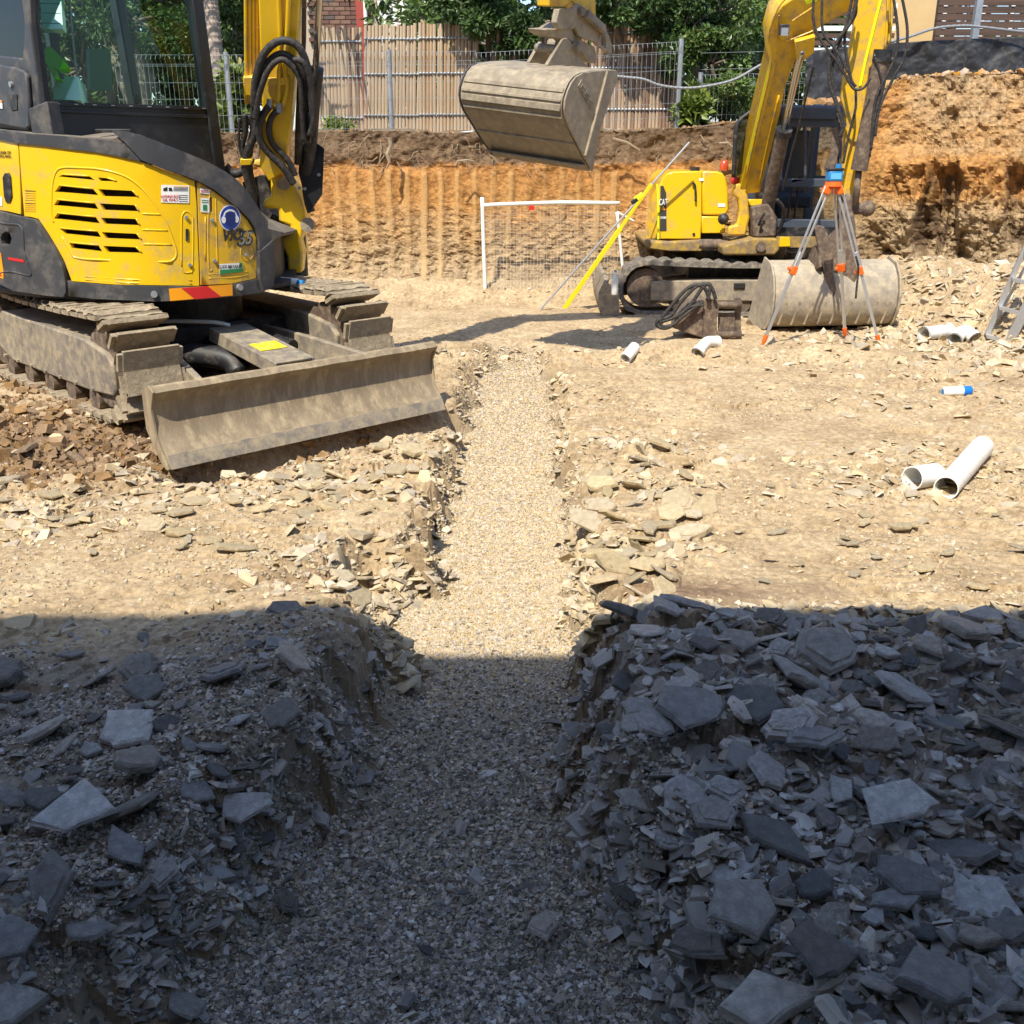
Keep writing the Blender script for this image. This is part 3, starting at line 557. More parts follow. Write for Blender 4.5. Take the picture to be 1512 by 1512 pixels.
# ------------------------------------------------------------------ the cut faces of the pit
def cut_mat():
    m = bpy.data.materials.new('cut_earth_face'); m.use_nodes = True; t = m.node_tree; N = t.nodes; L = t.links; b = N['Principled BSDF']
    b.inputs['Roughness'].default_value = .9; b.inputs['Specular IOR Level'].default_value = .2
    tc = N.new('ShaderNodeTexCoord'); sp = N.new('ShaderNodeSeparateXYZ'); L.new(tc.outputs['Object'], sp.inputs[0])
    mp = N.new('ShaderNodeMapping'); mp.inputs['Scale'].default_value = (1, 1, 1.6); L.new(tc.outputs['Object'], mp.inputs[0])
    n = N.new('ShaderNodeTexNoise'); n.inputs['Scale'].default_value = 2.4; n.inputs['Detail'].default_value = 9; n.inputs['Roughness'].default_value = .66; L.new(mp.outputs[0], n.inputs['Vector'])
    a = N.new('ShaderNodeAttribute'); a.attribute_name = 'layer'
    ma = N.new('ShaderNodeMath'); ma.operation = 'MULTIPLY_ADD'; ma.inputs[1].default_value = .34; L.new(n.outputs['Fac'], ma.inputs[0]); L.new(a.outputs['Fac'], ma.inputs[2])
    cr = N.new('ShaderNodeValToRGB'); L.new(ma.outputs[0], cr.inputs[0]); e = cr.color_ramp.elements
    e[0].position = 0; e[0].color = (.42, .34, .23, 1); e[1].position = 1; e[1].color = (.20, .135, .08, 1)
    for p, c in ((.30, (.46, .355, .22)), (.44, (.49, .36, .205)), (.54, (.51, .335, .165)), (.64, (.56, .30, .10)), (.78, (.52, .255, .08)), (.83, (.27, .18, .105))): k = e.new(p); k.color = (*c, 1)
    n2 = N.new('ShaderNodeTexNoise'); n2.inputs['Scale'].default_value = 15; n2.inputs['Detail'].default_value = 10; n2.inputs['Roughness'].default_value = .78; L.new(mp.outputs[0], n2.inputs['Vector'])
    r2 = N.new('ShaderNodeValToRGB'); r2.color_ramp.elements[0].position = .36; r2.color_ramp.elements[1].position = .6; r2.color_ramp.elements[0].color = (.36, .31, .28, 1); r2.color_ramp.elements[1].color = (1.1, 1.08, 1.05, 1); L.new(n2.outputs['Fac'], r2.inputs[0])
    mx = N.new('ShaderNodeMix'); mx.data_type = 'RGBA'; mx.blend_type = 'MULTIPLY'; mx.inputs[0].default_value = 1; L.new(cr.outputs[0], mx.inputs[6]); L.new(r2.outputs[0], mx.inputs[7])
    s = N.new('ShaderNodeAttribute'); s.attribute_name = 'stripe'; m2 = N.new('ShaderNodeMix'); m2.data_type = 'RGBA'; L.new(s.outputs['Fac'], m2.inputs[0]); L.new(mx.outputs[2], m2.inputs[6])
    c3 = N.new('ShaderNodeMix'); c3.data_type = 'RGBA'; c3.inputs[0].default_value = .5; L.new(cr.outputs[0], c3.inputs[6]); c3.inputs[7].default_value = (.60, .38, .16, 1); L.new(c3.outputs[2], m2.inputs[7]); sa = N.new('ShaderNodeAttribute'); sa.attribute_name = 'gouge_dark'; m5 = N.new('ShaderNodeMix'); m5.data_type = 'RGBA'; L.new(sa.outputs['Fac'], m5.inputs[0]); L.new(m2.outputs[2], m5.inputs[6]); m5.inputs[7].default_value = (.10, .06, .035, 1); L.new(m5.outputs[2], b.inputs['Base Color'])
    bp = N.new('ShaderNodeBump'); bp.inputs['Strength'].default_value = 1; bp.inputs['Distance'].default_value = .032; L.new(n2.outputs['Fac'], bp.inputs['Height']); L.new(bp.outputs[0], b.inputs['Normal'])
    return m
M['cut'] = cut_mat()
WP = [(-10.5, -7), (-10, 6), (-8.6, 12.0), (-5, 12.45), (0, 12.45), (4.1, 12.3), (5.0, 11.75), (6.4, 11.2), (8.4, 10.4), (10, 7), (10.5, -7)]
def path_pts():
    o = []
    for i in range(len(WP)-1):
        a, b = np.array(WP[i], float), np.array(WP[i+1], float); d = np.linalg.norm(b-a); fine = 2 <= i <= 7
        n = max(2, int(d/(.016 if fine else .15))); o += [a+(b-a)*k/n for k in range(n)]
    o = np.array(o+[np.array(WP[-1], float)])
    k = np.ones(41)/41; q = np.stack([np.convolve(np.pad(o[:, j], 20, 'edge'), k, 'valid') for j in (0, 1)], 1); return q
pp = path_pts(); dv = np.gradient(pp, axis=0); ln = np.linalg.norm(dv, axis=1); dv /= ln[:, None]; su = np.cumsum(ln); nout = np.stack([-dv[:, 1], dv[:, 0]], 1)   # outward (away from the pit)
xs = pp[:, 0]
topz = 1.86+.05*fbm(su*.8, su*0, 201, 3)+.10*sst(.8, 3.2, xs)+.16*sst(3.2, 3.9, xs)+.33*sst(4.0, 4.35, xs)
nz = 130; tz = np.linspace(0, 1, nz); U = np.repeat(su[:, None], nz, 1); TZ = topz[:, None]; Z = -.25+(TZ+.25)*tz[None, :]
rt = sst(3.9, 4.5, xs)[:, None]                               # right wall: rougher, gouged, leaning back
layer = np.interp(Z/TZ, [-.2, 0, .25, .45, .62, .79, .84, 1.0], [-.1, .10, .26, .40, .50, .62, .70, .86])-.01+.02*fbm(U*2, Z*0, 390)
top_s = sst(.74, .80, Z/TZ)
rw = U+.05*fbm(U*1.5, Z*1.6, 300)+.06*fbm(U*.6, Z*.2, 298)+.012*fbm(U*9, Z*5, 295); rib = .5+.5*np.cos(rw*6.283/.205+1.2*fbm(U*.7, Z*0, 297)); rib = sst(.55, .95, rib*(.55+.75*vn(U*4.9, Z*.4, 296)))
rib = rib*(.45+.55*sst(.25, .45, vn(U*2.3, Z*.5, 294))); strm = .9*rib*(1-top_s)*sst(.02, .3, Z)*(.35+.65*sst(.28, .55, vn(U*5, Z*2.2, 302)+.22*(Z-.5)))*(1-.75*rt)
cl1, cr1 = plates(U*8+.5*fbm(U*5, Z*9, 310), Z*17+.5*fbm(U*6, Z*8, 309), 303); cl2, cr2 = plates(U*14, Z*26, 305)
D = .05*fbm(U*.9, Z*.9, 311, 3)+.012*np.cos(U*31+2*fbm(U, Z*.4, 312))
D = D+(1-strm)*((.034*(cl1-.5)+.024*(cl2-.5))*(1-top_s)*sst(1.35, .55, Z)*.95+.022*fbm(U*8, Z*8, 313, 4))
D = D+strm*-.022 + top_s*(.07*fbm(U*4.5, Z*6, 315, 4)+.05*np.maximum(0, fbm(U*9, Z*11, 316, 3)))
D = D+np.maximum(0, sst(1.0, .0, Z))*-.22*(1-rt)*sst(.5, .0, Z)
gou = sst(.38, .54, vn(U*3.4+.4*fbm(U*2, Z*3, 319), Z*.9, 321))*sst(.2, .55, Z)*sst(1.75, 1.35, Z)*sst(.2, .4, vn(U*1.3, Z*.8, 320)+.15)
D = D+rt*(.27*gou*(.5+.9*vn(U*9, Z*2.5, 322))+.05*sst(.4, .6, vn(U*16, Z*1.6, 326))*sst(1.6, 1.2, Z)+.12*fbm(U*2.3, Z*1.6, 323, 4)+.07*fbm(U*11, Z*7.0, 324, 4)+.05*np.abs(fbm(U*17, Z*19, 327, 3))+.10*np.abs(fbm(U*4.5, Z*5, 328, 3))+.55*sst(1.5, 1.75, Z)*.5+.35*sst(1.75, 2.6, Z)+.04*plates(U*7, Z*14, 325)[0]*sst(1.4, .9, Z))
D = D+.10*Z*(1-rt)
X = pp[:, 0][:, None]+nout[:, 0][:, None]*D; Yc = pp[:, 1][:, None]+nout[:, 1][:, None]*D
layer = np.where(rt > .01, layer*(1-rt)+rt*np.interp(Z, [-.3, .6, .95, 1.15, 1.5, 1.65, 2.4], [.05, .12, .24, .42, .56, .40, .34]), layer)
np_mesh('pit_wall', np.stack([X, Yc, Z], 2).reshape(-1, 3), grid_faces(len(su), nz)[:, ::-1], M['cut'], 'structure', attr={'layer': layer.ravel(), 'stripe': strm.ravel(), 'gouge_dark': (rt*.85*sst(.1, .75, gou*(.15+1.0*vn(U*7, Z*2.2, 329)))*sst(.25, .5, vn(U*13, Z*9, 330))).ravel()})['label'] = 'cut earth face with orange clay, shale and tooth grooves'  # gouges of the right wall are coloured darker brown
# land above the pit
offs = np.array([0, .12, .3, .6, 1.0, 1.6, 3, 8, 25, 90]); sub = np.concatenate([np.arange(0, len(su)-1, 6), [len(su)-1]])
ex, ey = X[sub, -1], Yc[sub, -1]; no = nout[sub]; PX = ex[:, None]+no[:, :1]*offs[None, :]; PY = ey[:, None]+no[:, 1:]*offs[None, :]
PZ = topz[sub][:, None]+.04*fbm(PX*3, PY*3, 331, 3)*(offs[None, :] > 0)+.03*sst(0, .4, offs)[None, :]
PZ[:, 0] = topz[sub]
plat_mat = mat('yard_soil', (.22, .15, .09), .95, col2=(.10, .08, .045), scale=2, bump=.02, bscale=14)
np_mesh('upper_ground', np.stack([PX, PY, PZ], 2).reshape(-1, 3), grid_faces(len(sub), len(offs))[:, ::-1], plat_mat, 'structure')
# spoil lumps along the top edge of the right wall
r = np.random.default_rng(9); k = np.where((xs > 4.2) & (xs < 9))[0]; kk = r.choice(k, 700); Pq = np.stack([X[kk, -1]+nout[kk, 0]*r.uniform(-.02, .5, 700), Yc[kk, -1]+nout[kk, 1]*r.uniform(-.02, .5, 700), topz[kk]+.01], 1)
M['orangeclod'] = rock_mat('orange_clay_clods', ((.30, .16, .06), (.42, .24, .10), (.48, .31, .15)), 7, .006, 40, hue=.12, attr='tint')
scatter('clay_clods', Pq, r.gamma(1.5, .016, 700).clip(.006, .10), 'pebble', .5, M['orangeclod'], 'orange clay lumps along the rim of the right wall', 10, 120, .1, 'clods')
k = np.where((xs > -6) & (xs < 4.3))[0]; kk = r.choice(k, 900); Pq = np.stack([X[kk, -1]+r.uniform(-.02, .3, 900)*nout[kk, 0], Yc[kk, -1]+r.uniform(.0, .35, 900), topz[kk]], 1)
scatter('clay_clods', Pq, r.gamma(2.2, .008, 900).clip(.005, .04), 'pebble', .5, M['clod'], 'small clods along the rim of the far wall', 10, 121, .1, 'clods')
g = G(1185, 160); lump = np.array([[Y(px, py, 12.75).x, 12.75+dy, 2.16] for px, py, dy in ((1195, 150, 0), (1215, 150, .05), (1235, 150, .1), (1208, 150, .15), (1225, 150, .0))])
scatter('clay_clods', lump, np.array([.10, .13, .12, .1, .09]), 'pebble', .3, M['orangeclod'], 'orange clay lumps behind the far excavator cab', 5, 122, .2, 'clods')
# roots hanging out of the topsoil
rm = MB(); rr = random.Random(4)
for i in range(150):
    j = rr.choice(k); z = topz[j]-rr.uniform(.02, .42); p = Vector((X[j, -12], Yc[j, -12]-.03, z)); q = [p]; dx = rr.uniform(-.5, .5)
    for s_ in range(5):
        p = p+Vector((dx*.07+rr.uniform(-.03, .03), rr.uniform(-.03, .012), -rr.uniform(-.01, .075))); q.append(p)
    r0 = rr.uniform(.002, .008); rm.tube(q, [r0*(1-.16*i2) for i2 in range(6)], 5)
p = [Y(x_, y_, 12.3) for x_, y_ in ((575, 203), (577, 215), (572, 228), (575, 240), (570, 250))]; rm.tube(p, [.03, .022, .03, .018, .008], 7)
for pth in (((672, 245), (676, 238), (690, 236), (700, 238)), ((1062, 212), (1075, 211), (1082, 218), (1086, 230)), ((905, 205), (925, 210), (945, 222))): rm.tube([Y(*q_, 12.28) for q_ in pth], [.018, .015, .011, .006], 6)
rm.build('roots', mat('torn_roots', (.36, .27, .17), .8, noise=.4, scale=20), kind='stuff')['label'] = 'thin torn roots hanging out of the topsoil'
# ------------------------------------------------------------------ the house behind the viewer, whose wall throws the shade
bt = thing('brick_house', 'rendered house wall behind the viewer that throws the straight shade', 'building', (0, -.6, 0))
wall_m = mat('grey_render', (.30, .29, .27), .9, noise=.15, scale=4)
mb = MB()
for x0, x1, z0, z1 in ((-18, 18, -.4, 1.0), (-18, -7.5, 1, 2.3), (-5.5, -1.5, 1, 2.3), (1.5, 5.5, 1, 2.3), (7.5, 18, 1, 2.3), (-18, 18, 2.3, 6.04)): mb.box(((x0+x1)/2, -.75, (z0+z1)/2), (x1-x0, .3, z1-z0))
mb.box((0, -5.0, 2.8), (36, .3, 6.4)); mb.box((-17.85, -2.9, 2.8), (.3, 4.0, 6.4)); mb.box((17.85, -2.9, 2.8), (.3, 4.0, 6.4)); mb.build('wall', wall_m, bt)
MB().box((0, -2.9, 5.85), (35.3, 3.9, .2)).build('roof', mat('roof_sheet', (.12, .12, .13), .6), bt)
for x_ in (-6.5, 0, 6.5):
    wd = 2 if x_ else 3; f = MB()
    for sx in (-1, 1): f.box((x_+sx*(wd/2-.03), -.75, 1.65), (.06, .1, 1.3))
    f.box((x_, -.75, 1.03), (wd-.12, .1, .06)).box((x_, -.75, 2.27), (wd-.12, .1, .06)); f = f.build('window', M['white'], bt)
    MB().box((x_, -.75, 1.65), (wd-.12, .01, 1.18)).build('pane', M['glass2'], f)
# ------------------------------------------------------------------ fences on the upper ground
def mesh_fence(x0, x1, y, zb0, zb1, h, posts, label):
    t = thing('mesh_fence', label, 'fence', (x0, y, zb0), 'welded wire mesh fencing along the rim'); m = MB(); n = int((x1-x0)/.055)
    zb = lambda x: zb0+(zb1-zb0)*(x-x0)/(x1-x0)
    for i in range(n+1):
        x = x0+(x1-x0)*i/n; m.tube([(x, y, zb(x)), (x, y, zb(x)+h-.1), (x, y-.06, zb(x)+h-.05), (x, y-.01, zb(x)+h)], .0022, 4)
    for z_ in (.05, .2, .38, .56, .74, h-.1, h): m.tube([(x0, y, zb0+z_), (x1, y, zb1+z_)], .0026, 4)
    m.build('wire_mesh', M['galv'], t)
    for x in posts: MB().cyl((x, y+.03, zb(x)-.2), (x, y+.03, zb(x)+h+.03), .030, seg=10).build('post', M['galv'], t)
    return t
xa = lambda px, yv: Y(px, 100, yv).x
mesh_fence(xa(170, 12.85), xa(470, 12.85), 12.85, 1.86, 1.86, .86, [xa(335, 12.88)], 'silvery welded mesh fence between the near cab and the boom')
mesh_fence(xa(470, 12.85), xa(702, 12.85), 12.85, 1.86, 1.88, .88, [xa(575, 12.88)], 'welded mesh fence with one round post in front of the straw coloured palings')
mesh_fence(xa(704, 12.85), xa(1003, 12.85), 12.85, 1.88, 2.0, .86, [xa(1004, 12.88)], 'welded mesh fence behind the hanging bucket with a post at its right end')
mesh_fence(xa(1035, 13.1), xa(1190, 13.1), 13.1, 2.02, 2.05, .5, [xa(1036, 13.1)], 'low silvery railing below the bush left of the far boom')
pal_m = [mat('pine_paling_%s' % c, col, .85, col2=c2, scale=14, stretch=(1, 1, .12), bump=.002, bscale=40) for c, col, c2 in (('straw', (.50, .385, .25), (.34, .25, .16)), ('honey', (.46, .31, .16), (.32, .20, .10)), ('pink', (.48, .35, .23), (.32, .22, .14)), ('brown', (.30, .19, .12), (.16, .10, .07)))]
def paling_mesh(s):
    r_ = random.Random(s); V = []; F = []; w_ = .021
    for z_ in (0, 1.28+r_.uniform(-.006, .006)):
        V += [(-w_, 0, z_), (-w_*.75, -.015, z_), (0, -.022, z_), (w_*.75, -.015, z_), (w_, 0, z_)]
    for i in range(4): F.append((i, i+1, i+6, i+5))
    F += [(9, 8, 7, 6, 5), (4, 0, 5, 9), (0, 1, 2, 3, 4)[::-1]]
    me = bpy.data.meshes.new('paling'); me.from_pydata(V, [], F); return me
pm = {}
for j, m_ in enumerate(pal_m):
    for s_ in range(3): q = paling_mesh(j*3+s_); q.materials.append(m_); pm[(j, s_)] = q
def pal_fence(px0, px1, lean, cols, dz, label):
    y = 13.7; x0, x1 = xa(px0, y), xa(px1, y); n = int((x1-x0)/.0435); t = thing('paling_fence', label, 'fence', ((x0+x1)/2, y, 1.86+dz), 'paling fence panels'); rr_ = random.Random(px0)
    for i in range(n):
        x = x0+(i+.5)*(x1-x0)/n; o = link(bpy.data.objects.new('paling', pm[(rr_.choice(cols), rr_.randrange(3))])); o.parent = t
        o.location = (x-t.location.x, rr_.uniform(-.004, .004), rr_.uniform(-.012, .012)); o.rotation_euler = (0, lean+rr_.uniform(-.008, .008), rr_.uniform(-.2, .2)); o.scale = (1.03, 1, 1)
    for z_ in (.24, .72, 1.12):
        m = MB()
        for i in range(n): x = x0+(i+.5)*(x1-x0)/n; m.ball((x+lean*z_, y-.03, 1.86+dz+z_), .017, 4, (1.1, .8, .9))
        m.box(((x0+x1)/2+lean*z_, y-.026, 1.86+dz+z_), (x1-x0, .010, .016)); m.build('rail', M['galv'], t)
pal_fence(468, 533, .03, (0, 0, 2, 3), -.04, 'left paling panel of mixed straw and brown poles beside the black boom rod')
pal_fence(533, 616, .05, (0, 0, 0, 2), -.01, 'straw coloured paling panel behind the round galvanised post')
pal_fence(616, 704, .03, (0, 2, 1, 0), .0, 'paling panel half in the bush shade left of the hanging bucket')
pal_fence(770, 868, .0, (3, 3, 2), .04, 'dark brown paling panel hidden behind the hanging bucket')
pal_fence(872, 1002, .0, (2, 3, 0, 2), .06, 'pinkish paling panel overgrown by creeper right of the hanging bucket')
MB().tube(smooth_path([Y(a_, b_, 12.75) for a_, b_ in ((330, 205), (480, 203), (600, 201), (700, 194), (740, 188))]), .012, 8).build('pipe', mat('blue_grey_conduit', (.35, .38, .42), .4))
c_ = bpy.data.objects['pipe']; tag(c_, 'thin blue grey conduit along the rim below the mesh fence', 'pipe')
for nm, q, lab in (('cable', ((905, 112), (925, 114), (950, 117), (975, 126), (1010, 130), (1045, 127), (1085, 117), (1125, 95), (1160, 80)), 'sagging corrugated grey cable in front of the creeper'), ('cable', ((1305, 64), (1340, 55), (1380, 42), (1420, 38), (1450, 40), (1512, 47), (1560, 50)), 'grey cable looping over the black sheeting at right')):
    pth = smooth_path([Y(*a_, 12.7 if q[0][0] < 1000 else 13.0) for a_ in q], 10); tag(MB().tube(pth, [.014+.003*(i % 2) for i in range(len(pth))], 8).build(nm, M['cable']), lab, 'cable')
# black sheeting
ns, nv = 260, 26; V = []
for i in range(ns):
    px = 1188+i/(ns-1)*420
    for j in range(nv):
        t_ = j/(nv-1); topy = np.interp(px, [1188, 1300, 1380, 1512, 1600], [76, 64, 60, 54, 50]); boty = np.interp(px, [1188, 1290, 1300, 1512, 1600], [170, 150, 118, 112, 112])
        p = Y(px, boty+(topy-boty)*t_, 13.1); p.y += .03*math.sin(p.x*3.1+t_)*(1-t_*.4)+.015*math.sin(p.x*13+t_*4)+.03*(float(fbm(np.array([p.x*6]), np.array([p.z*9]), 77, 3)[0])); V.append(tuple(p))
sh = np_mesh('plastic_sheet', np.array(V), grid_faces(ns, nv), mat('black_plastic_sheet', (.024, .025, .028), .6, noise=.3, scale=6, dirt=(.12, .11, .10), dirt_amt=.34, bump=.01, bscale=5), smooth=True)
sm = sh.modifiers.new('thickness', 'SOLIDIFY'); sm.thickness = .004
tag(sh, 'crinkled black plastic sheeting along the top of the right bank', 'sheeting')
# brown slatted screen at the top right
t = thing('slat_screen', 'weathered dark brown horizontal board screen at the top right', 'fence', tuple(Y(1445, 60, 14.4)))
slm = mat('weathered_brown_board', (.115, .065, .042), .8, col2=(.05, .03, .022), scale=6, stretch=(.15, 1, 3), bump=.002, bscale=40)
x0, x1 = xa(1374, 14.4), xa(1560, 14.4); rr_ = random.Random(3)
for i in range(16):
    z = 2.5+i*.088; MB().box(((x0+x1)/2, 14.4+rr_.uniform(-.004, .004), z), (x1-x0, .02, .079)).build('board', slm, t)
for px in (1376, 1481): MB().box((xa(px, 14.45), 14.445, 3.1), (.07, .06, 1.5)).build('post', slm, t)
for i in range(15):
    for px in (1384, 1440, 1482): MB().box((xa(px, 14.4), 14.386, 2.544+i*.088), (.05, .006, .010)).build('clip', M['white'], t)  # white slivers between boards stand for light showing through the gaps
tag(MB().box((xa(1432, 13.6), 13.6, 3.0), (.075, .075, 2.2)).build('steel_post', M['galv']), 'square galvanised post in front of the brown board screen', 'post')
t = thing('rendered_wall', 'sunlit cream rendered wall between the far boom and the board screen', 'wall', tuple(Y(1340, 60, 15.5)))
MB().box(((xa(1290, 15.5)+xa(1373, 15.5))/2, 15.6, 3.2), (xa(1373, 15.5)-xa(1290, 15.5), .2, 3.4)).build('wall', mat('cream_render', (.62, .43, .20), .85, noise=.12, scale=3), t)
t = thing('slat_screen', 'dark slatted boards glimpsed under the bend of the far boom', 'fence', tuple(Y(1230, 60, 14.6)))
for i in range(7): MB().box((xa(1240, 14.6), 14.6, 2.62+i*.088+.3), (1.35, .02, .06)).build('board', slm if i % 3 else M['white'], t)
# brick house far behind the palings
hy = 24.0; hx = lambda px: Y(px, 20, hy).x
t = thing('brick_house', 'brown brick house with a red pilaster behind the left palings', 'house', (hx(520), hy, 1.9))
bm_ = [mat('house_brick_%d' % i, c, .85, noise=.3, scale=9, bump=.003) for i, c in enumerate(((.20, .105, .07), (.15, .075, .055), (.12, .085, .075), (.23, .13, .085)))]
for i, m_ in enumerate(bm_): m_.name = ('red_brick', 'dark_brick', 'grey_brick', 'light_brick')[i]
bme = []
for m_ in bm_:
    b_ = MB().box((0, 0, 0), (.222, .10, .072)); me = bpy.data.meshes.new('brick'); me.from_pydata(b_.v, [], b_.f); me.materials.append(m_); bme.append(me)
MB().box(((hx(440)+hx(556))/2, hy+.16, 4.4), (hx(556)-hx(440), .2, 5.0)).build('mortar_wall', mat('mortar', (.46, .38, .28), .9), t); rr_ = random.Random(8)
for row in range(15):
    z = 3.95+row*.086; xx = hx(462)+(row % 2)*.116
    while xx < hx(556)-.1:
        if not hx(529) < xx < hx(541):
            o = link(bpy.data.objects.new('brick', rr_.choice(bme))); o.parent = t; o.location = (xx-t.location.x, hy+.01-t.location.y+rr_.uniform(-.003, .003), z-t.location.z)
        xx += .234
MB().box((hx(535), hy-.1, 4.4), (.22, .2, 5.0)).build('pilaster', mat('red_paint', (.33, .05, .03), .6), t)
MB().cyl((hx(541), hy-.18, 2), (hx(541), hy-.18, 6.9), .04).build('downpipe', M['white'], t)
t = thing('garage', 'white corrugated garage wall beside the brick house', 'building', (hx(600), hy, 1.9)); m = MB()
x = hx(557); prof = []
while x < hx(650): prof += [(x, hy), (x+.04, hy-.03), (x+.09, hy-.03), (x+.13, hy)]; x += .17
V = [(a_, b_, z_) for a_, b_ in prof for z_ in (1.9, 6.5)]; m.add(V, [(2*i, 2*i+2, 2*i+3, 2*i+1) for i in range(len(prof)-1)]); m.build('corrugated_wall', M['white'], t)
MB().box(((hx(557)+hx(650))/2, hy+1.5, 4.2), (hx(650)-hx(557), 2.9, 4.55)).build('shed_body', M['white'], t)
t = thing('white_house', 'bright white house wall glimpsed behind the bush left of the far boom', 'house', (xa(1120, 24), 24, 1.9)); MB().box((xa(1125, 24), 25, 4.5), (1.6, 2, 5.2)).build('wall', M['white'], t)
# ------------------------------------------------------------------ trees and bushes
def leaf_mat(name, c1, c2, dry=None):
    m = bpy.data.materials.new(name); m.use_nodes = True; t_ = m.node_tree; N = t_.nodes; L = t_.links; b = N['Principled BSDF']; b.inputs['Roughness'].default_value = .42
    a = N.new('ShaderNodeAttribute'); a.attribute_name = 'tint'; cr = N.new('ShaderNodeValToRGB'); e = cr.color_ramp.elements; e[0].color = (*c1, 1); e[1].color = (*c2, 1); e[1].position = .9
    if dry: k_ = e.new(.95); k_.color = (*dry, 1)
    L.new(a.outputs['Fac'], cr.inputs[0]); L.new(cr.outputs[0], b.inputs['Base Color']); b.inputs['Subsurface Weight'].default_value = 0
    tr = N.new('ShaderNodeBsdfTranslucent'); L.new(cr.outputs[0], tr.inputs[0]); mx = N.new('ShaderNodeMixShader'); mx.inputs[0].default_value = .25; L.new(b.outputs[0], mx.inputs[1]); L.new(tr.outputs[0], mx.inputs[2]); L.new(mx.outputs[0], N['Material Output'].inputs[0])
    return m
LM = [leaf_mat('dark_glossy_leaves', (.018, .04, .012), (.085, .15, .035)), leaf_mat('mid_green_leaves', (.035, .07, .015), (.14, .22, .05), (.28, .2, .09)), leaf_mat('yellow_green_leaves', (.08, .12, .02), (.25, .32, .06), (.35, .25, .12))]
bark = mat('grey_brown_bark', (.26, .20, .15), .9, col2=(.12, .09, .07), scale=8, stretch=(1, 1, .3), bump=.01, bscale=20)
def leaves(C, Rr, n, size, seed, droop=.5):
    r = np.random.default_rng(seed); k = len(C); ci = r.integers(0, k, n); d = r.normal(0, 1, (n, 3)); d /= np.linalg.norm(d, axis=1)[:, None]; rad = r.random(n)**.45
    P_ = C[ci]+d*Rr[ci]*rad[:, None]; a1 = d+r.normal(0, .8, (n, 3)); a1[:, 2] -= droop; a1 /= np.linalg.norm(a1, axis=1)[:, None]
    a2 = np.cross(a1, r.normal(0, 1, (n, 3))); a2 /= np.linalg.norm(a2, axis=1)[:, None]; s = size*r.uniform(.6, 1.3, n)[:, None]
    nn = np.cross(a1, a2); V = np.stack([P_, P_+a1*s*.5+a2*s*.22+nn*s*.06, P_+a1*s, P_+a1*s*.5-a2*s*.22+nn*s*.06], 1).reshape(-1, 3)
    F = (np.arange(n)*4)[:, None]+np.array([[0, 1, 2, 3]]); ti = np.repeat(np.clip(.5*r.random(n)+.5*r.random(k)[ci], 0, 1), 4); return V, F, ti
def tree(name, label, cat, base, blobs, n, size, lm, seed, trunk=.06, group=None, droop=.5):
    t_ = thing(name, label, cat, base, group); r = np.random.default_rng(seed); rr_ = random.Random(seed); C = []; Rr = []
    m = MB(); b0 = Vector(base)
    for (cx, cy, cz, rx, rz) in blobs:
        c = Vector((cx, cy, cz)); q = [b0, b0.lerp(c, .4)+Vector((rr_.uniform(-.1, .1), 0, .1)), b0.lerp(c, .8), c]; m.tube(smooth_path(q, 4), [trunk*(1-.055*i) for i in range(13)], 7)
        for k_ in range(max(6, int(20*rx*rz))):
            d = Vector(r.normal(0, 1, 3)).normalized(); e = c+Vector((d.x*rx, d.y*rx, d.z*rz))*rr_.random()**.4
            C.append(e); q_ = rr_.uniform(.16, .34)*min(1.0, rx+.3); Rr.append((q_, q_, q_*.8)); m.tube([c.lerp(e, .1), c.lerp(e, .6)+Vector((0, 0, .05)), e], [trunk*.35, trunk*.22, .004], 4)
    m.build('trunk', bark, t_, smooth=True); V, F, ti = leaves(np.array([tuple(c) for c in C]), np.array(Rr), n, size, seed, droop)
    np_mesh('crown', V-np.array(base), F, lm, None, attr={'tint': ti}, parent=t_)
B3 = lambda px, py, y: tuple(Y(px, py, y))
def bl_(px, py, y, rx, rz): q = Y(px, py, y); return (q.x, q.y, q.z, rx, rz)
tree('creeper_bush', 'dark glossy creeper spilling over the palings left of the hanging bucket', 'bush', B3(735, 190, 14.2), [bl_(680, 5, 13.5, .34, .32), bl_(735, 35, 13.45, .36, .45), bl_(775, 40, 13.45, .36, .45), bl_(720, -30, 13.6, .6, .4)], 9000, .085, LM[0], 1)
tree('creeper_bush', 'dark leafy shrub above the pinkish palings right of the bucket', 'bush', B3(930, 190, 14.2), [bl_(905, 5, 13.45, .30, .28), bl_(955, 30, 13.4, .34, .42), bl_(1000, 60, 13.4, .34, .48), bl_(985, -20, 13.6, .6, .4), bl_(1040, 20, 13.5, .4, .5)], 12000, .075, LM[0], 2)
tree('creeper_bush', 'sunlit bush with dry brown leaves beside the far boom', 'bush', B3(1070, 180, 13.7), [bl_(1010, 75, 13.4, .22, .3), bl_(1050, 95, 13.4, .38, .4), bl_(1095, 60, 13.6, .36, .5), bl_(1085, 135, 13.3, .36, .22), bl_(1060, 20, 13.9, .45, .45)], 10000, .075, LM[1], 3)
tree('broadleaf_tree', 'broad leafed tree behind the near boom', 'tree', B3(345, 190, 14.5), [bl_(350, 30, 14.5, .5, .6), bl_(300, 20, 15, .5, .6), bl_(345, 130, 13.6, .22, .3), bl_(385, 60, 15, .4, .8)], 9000, .085, LM[1], 4, .05)
tree('broadleaf_tree', 'pale trunked tree seen through the near cab window', 'tree', B3(215, 190, 14.4), [bl_(200, 30, 14.5, .6, .5), bl_(240, 60, 14.8, .4, .5), bl_(150, 20, 15, .6, .7)], 8000, .08, LM[1], 5, .09)
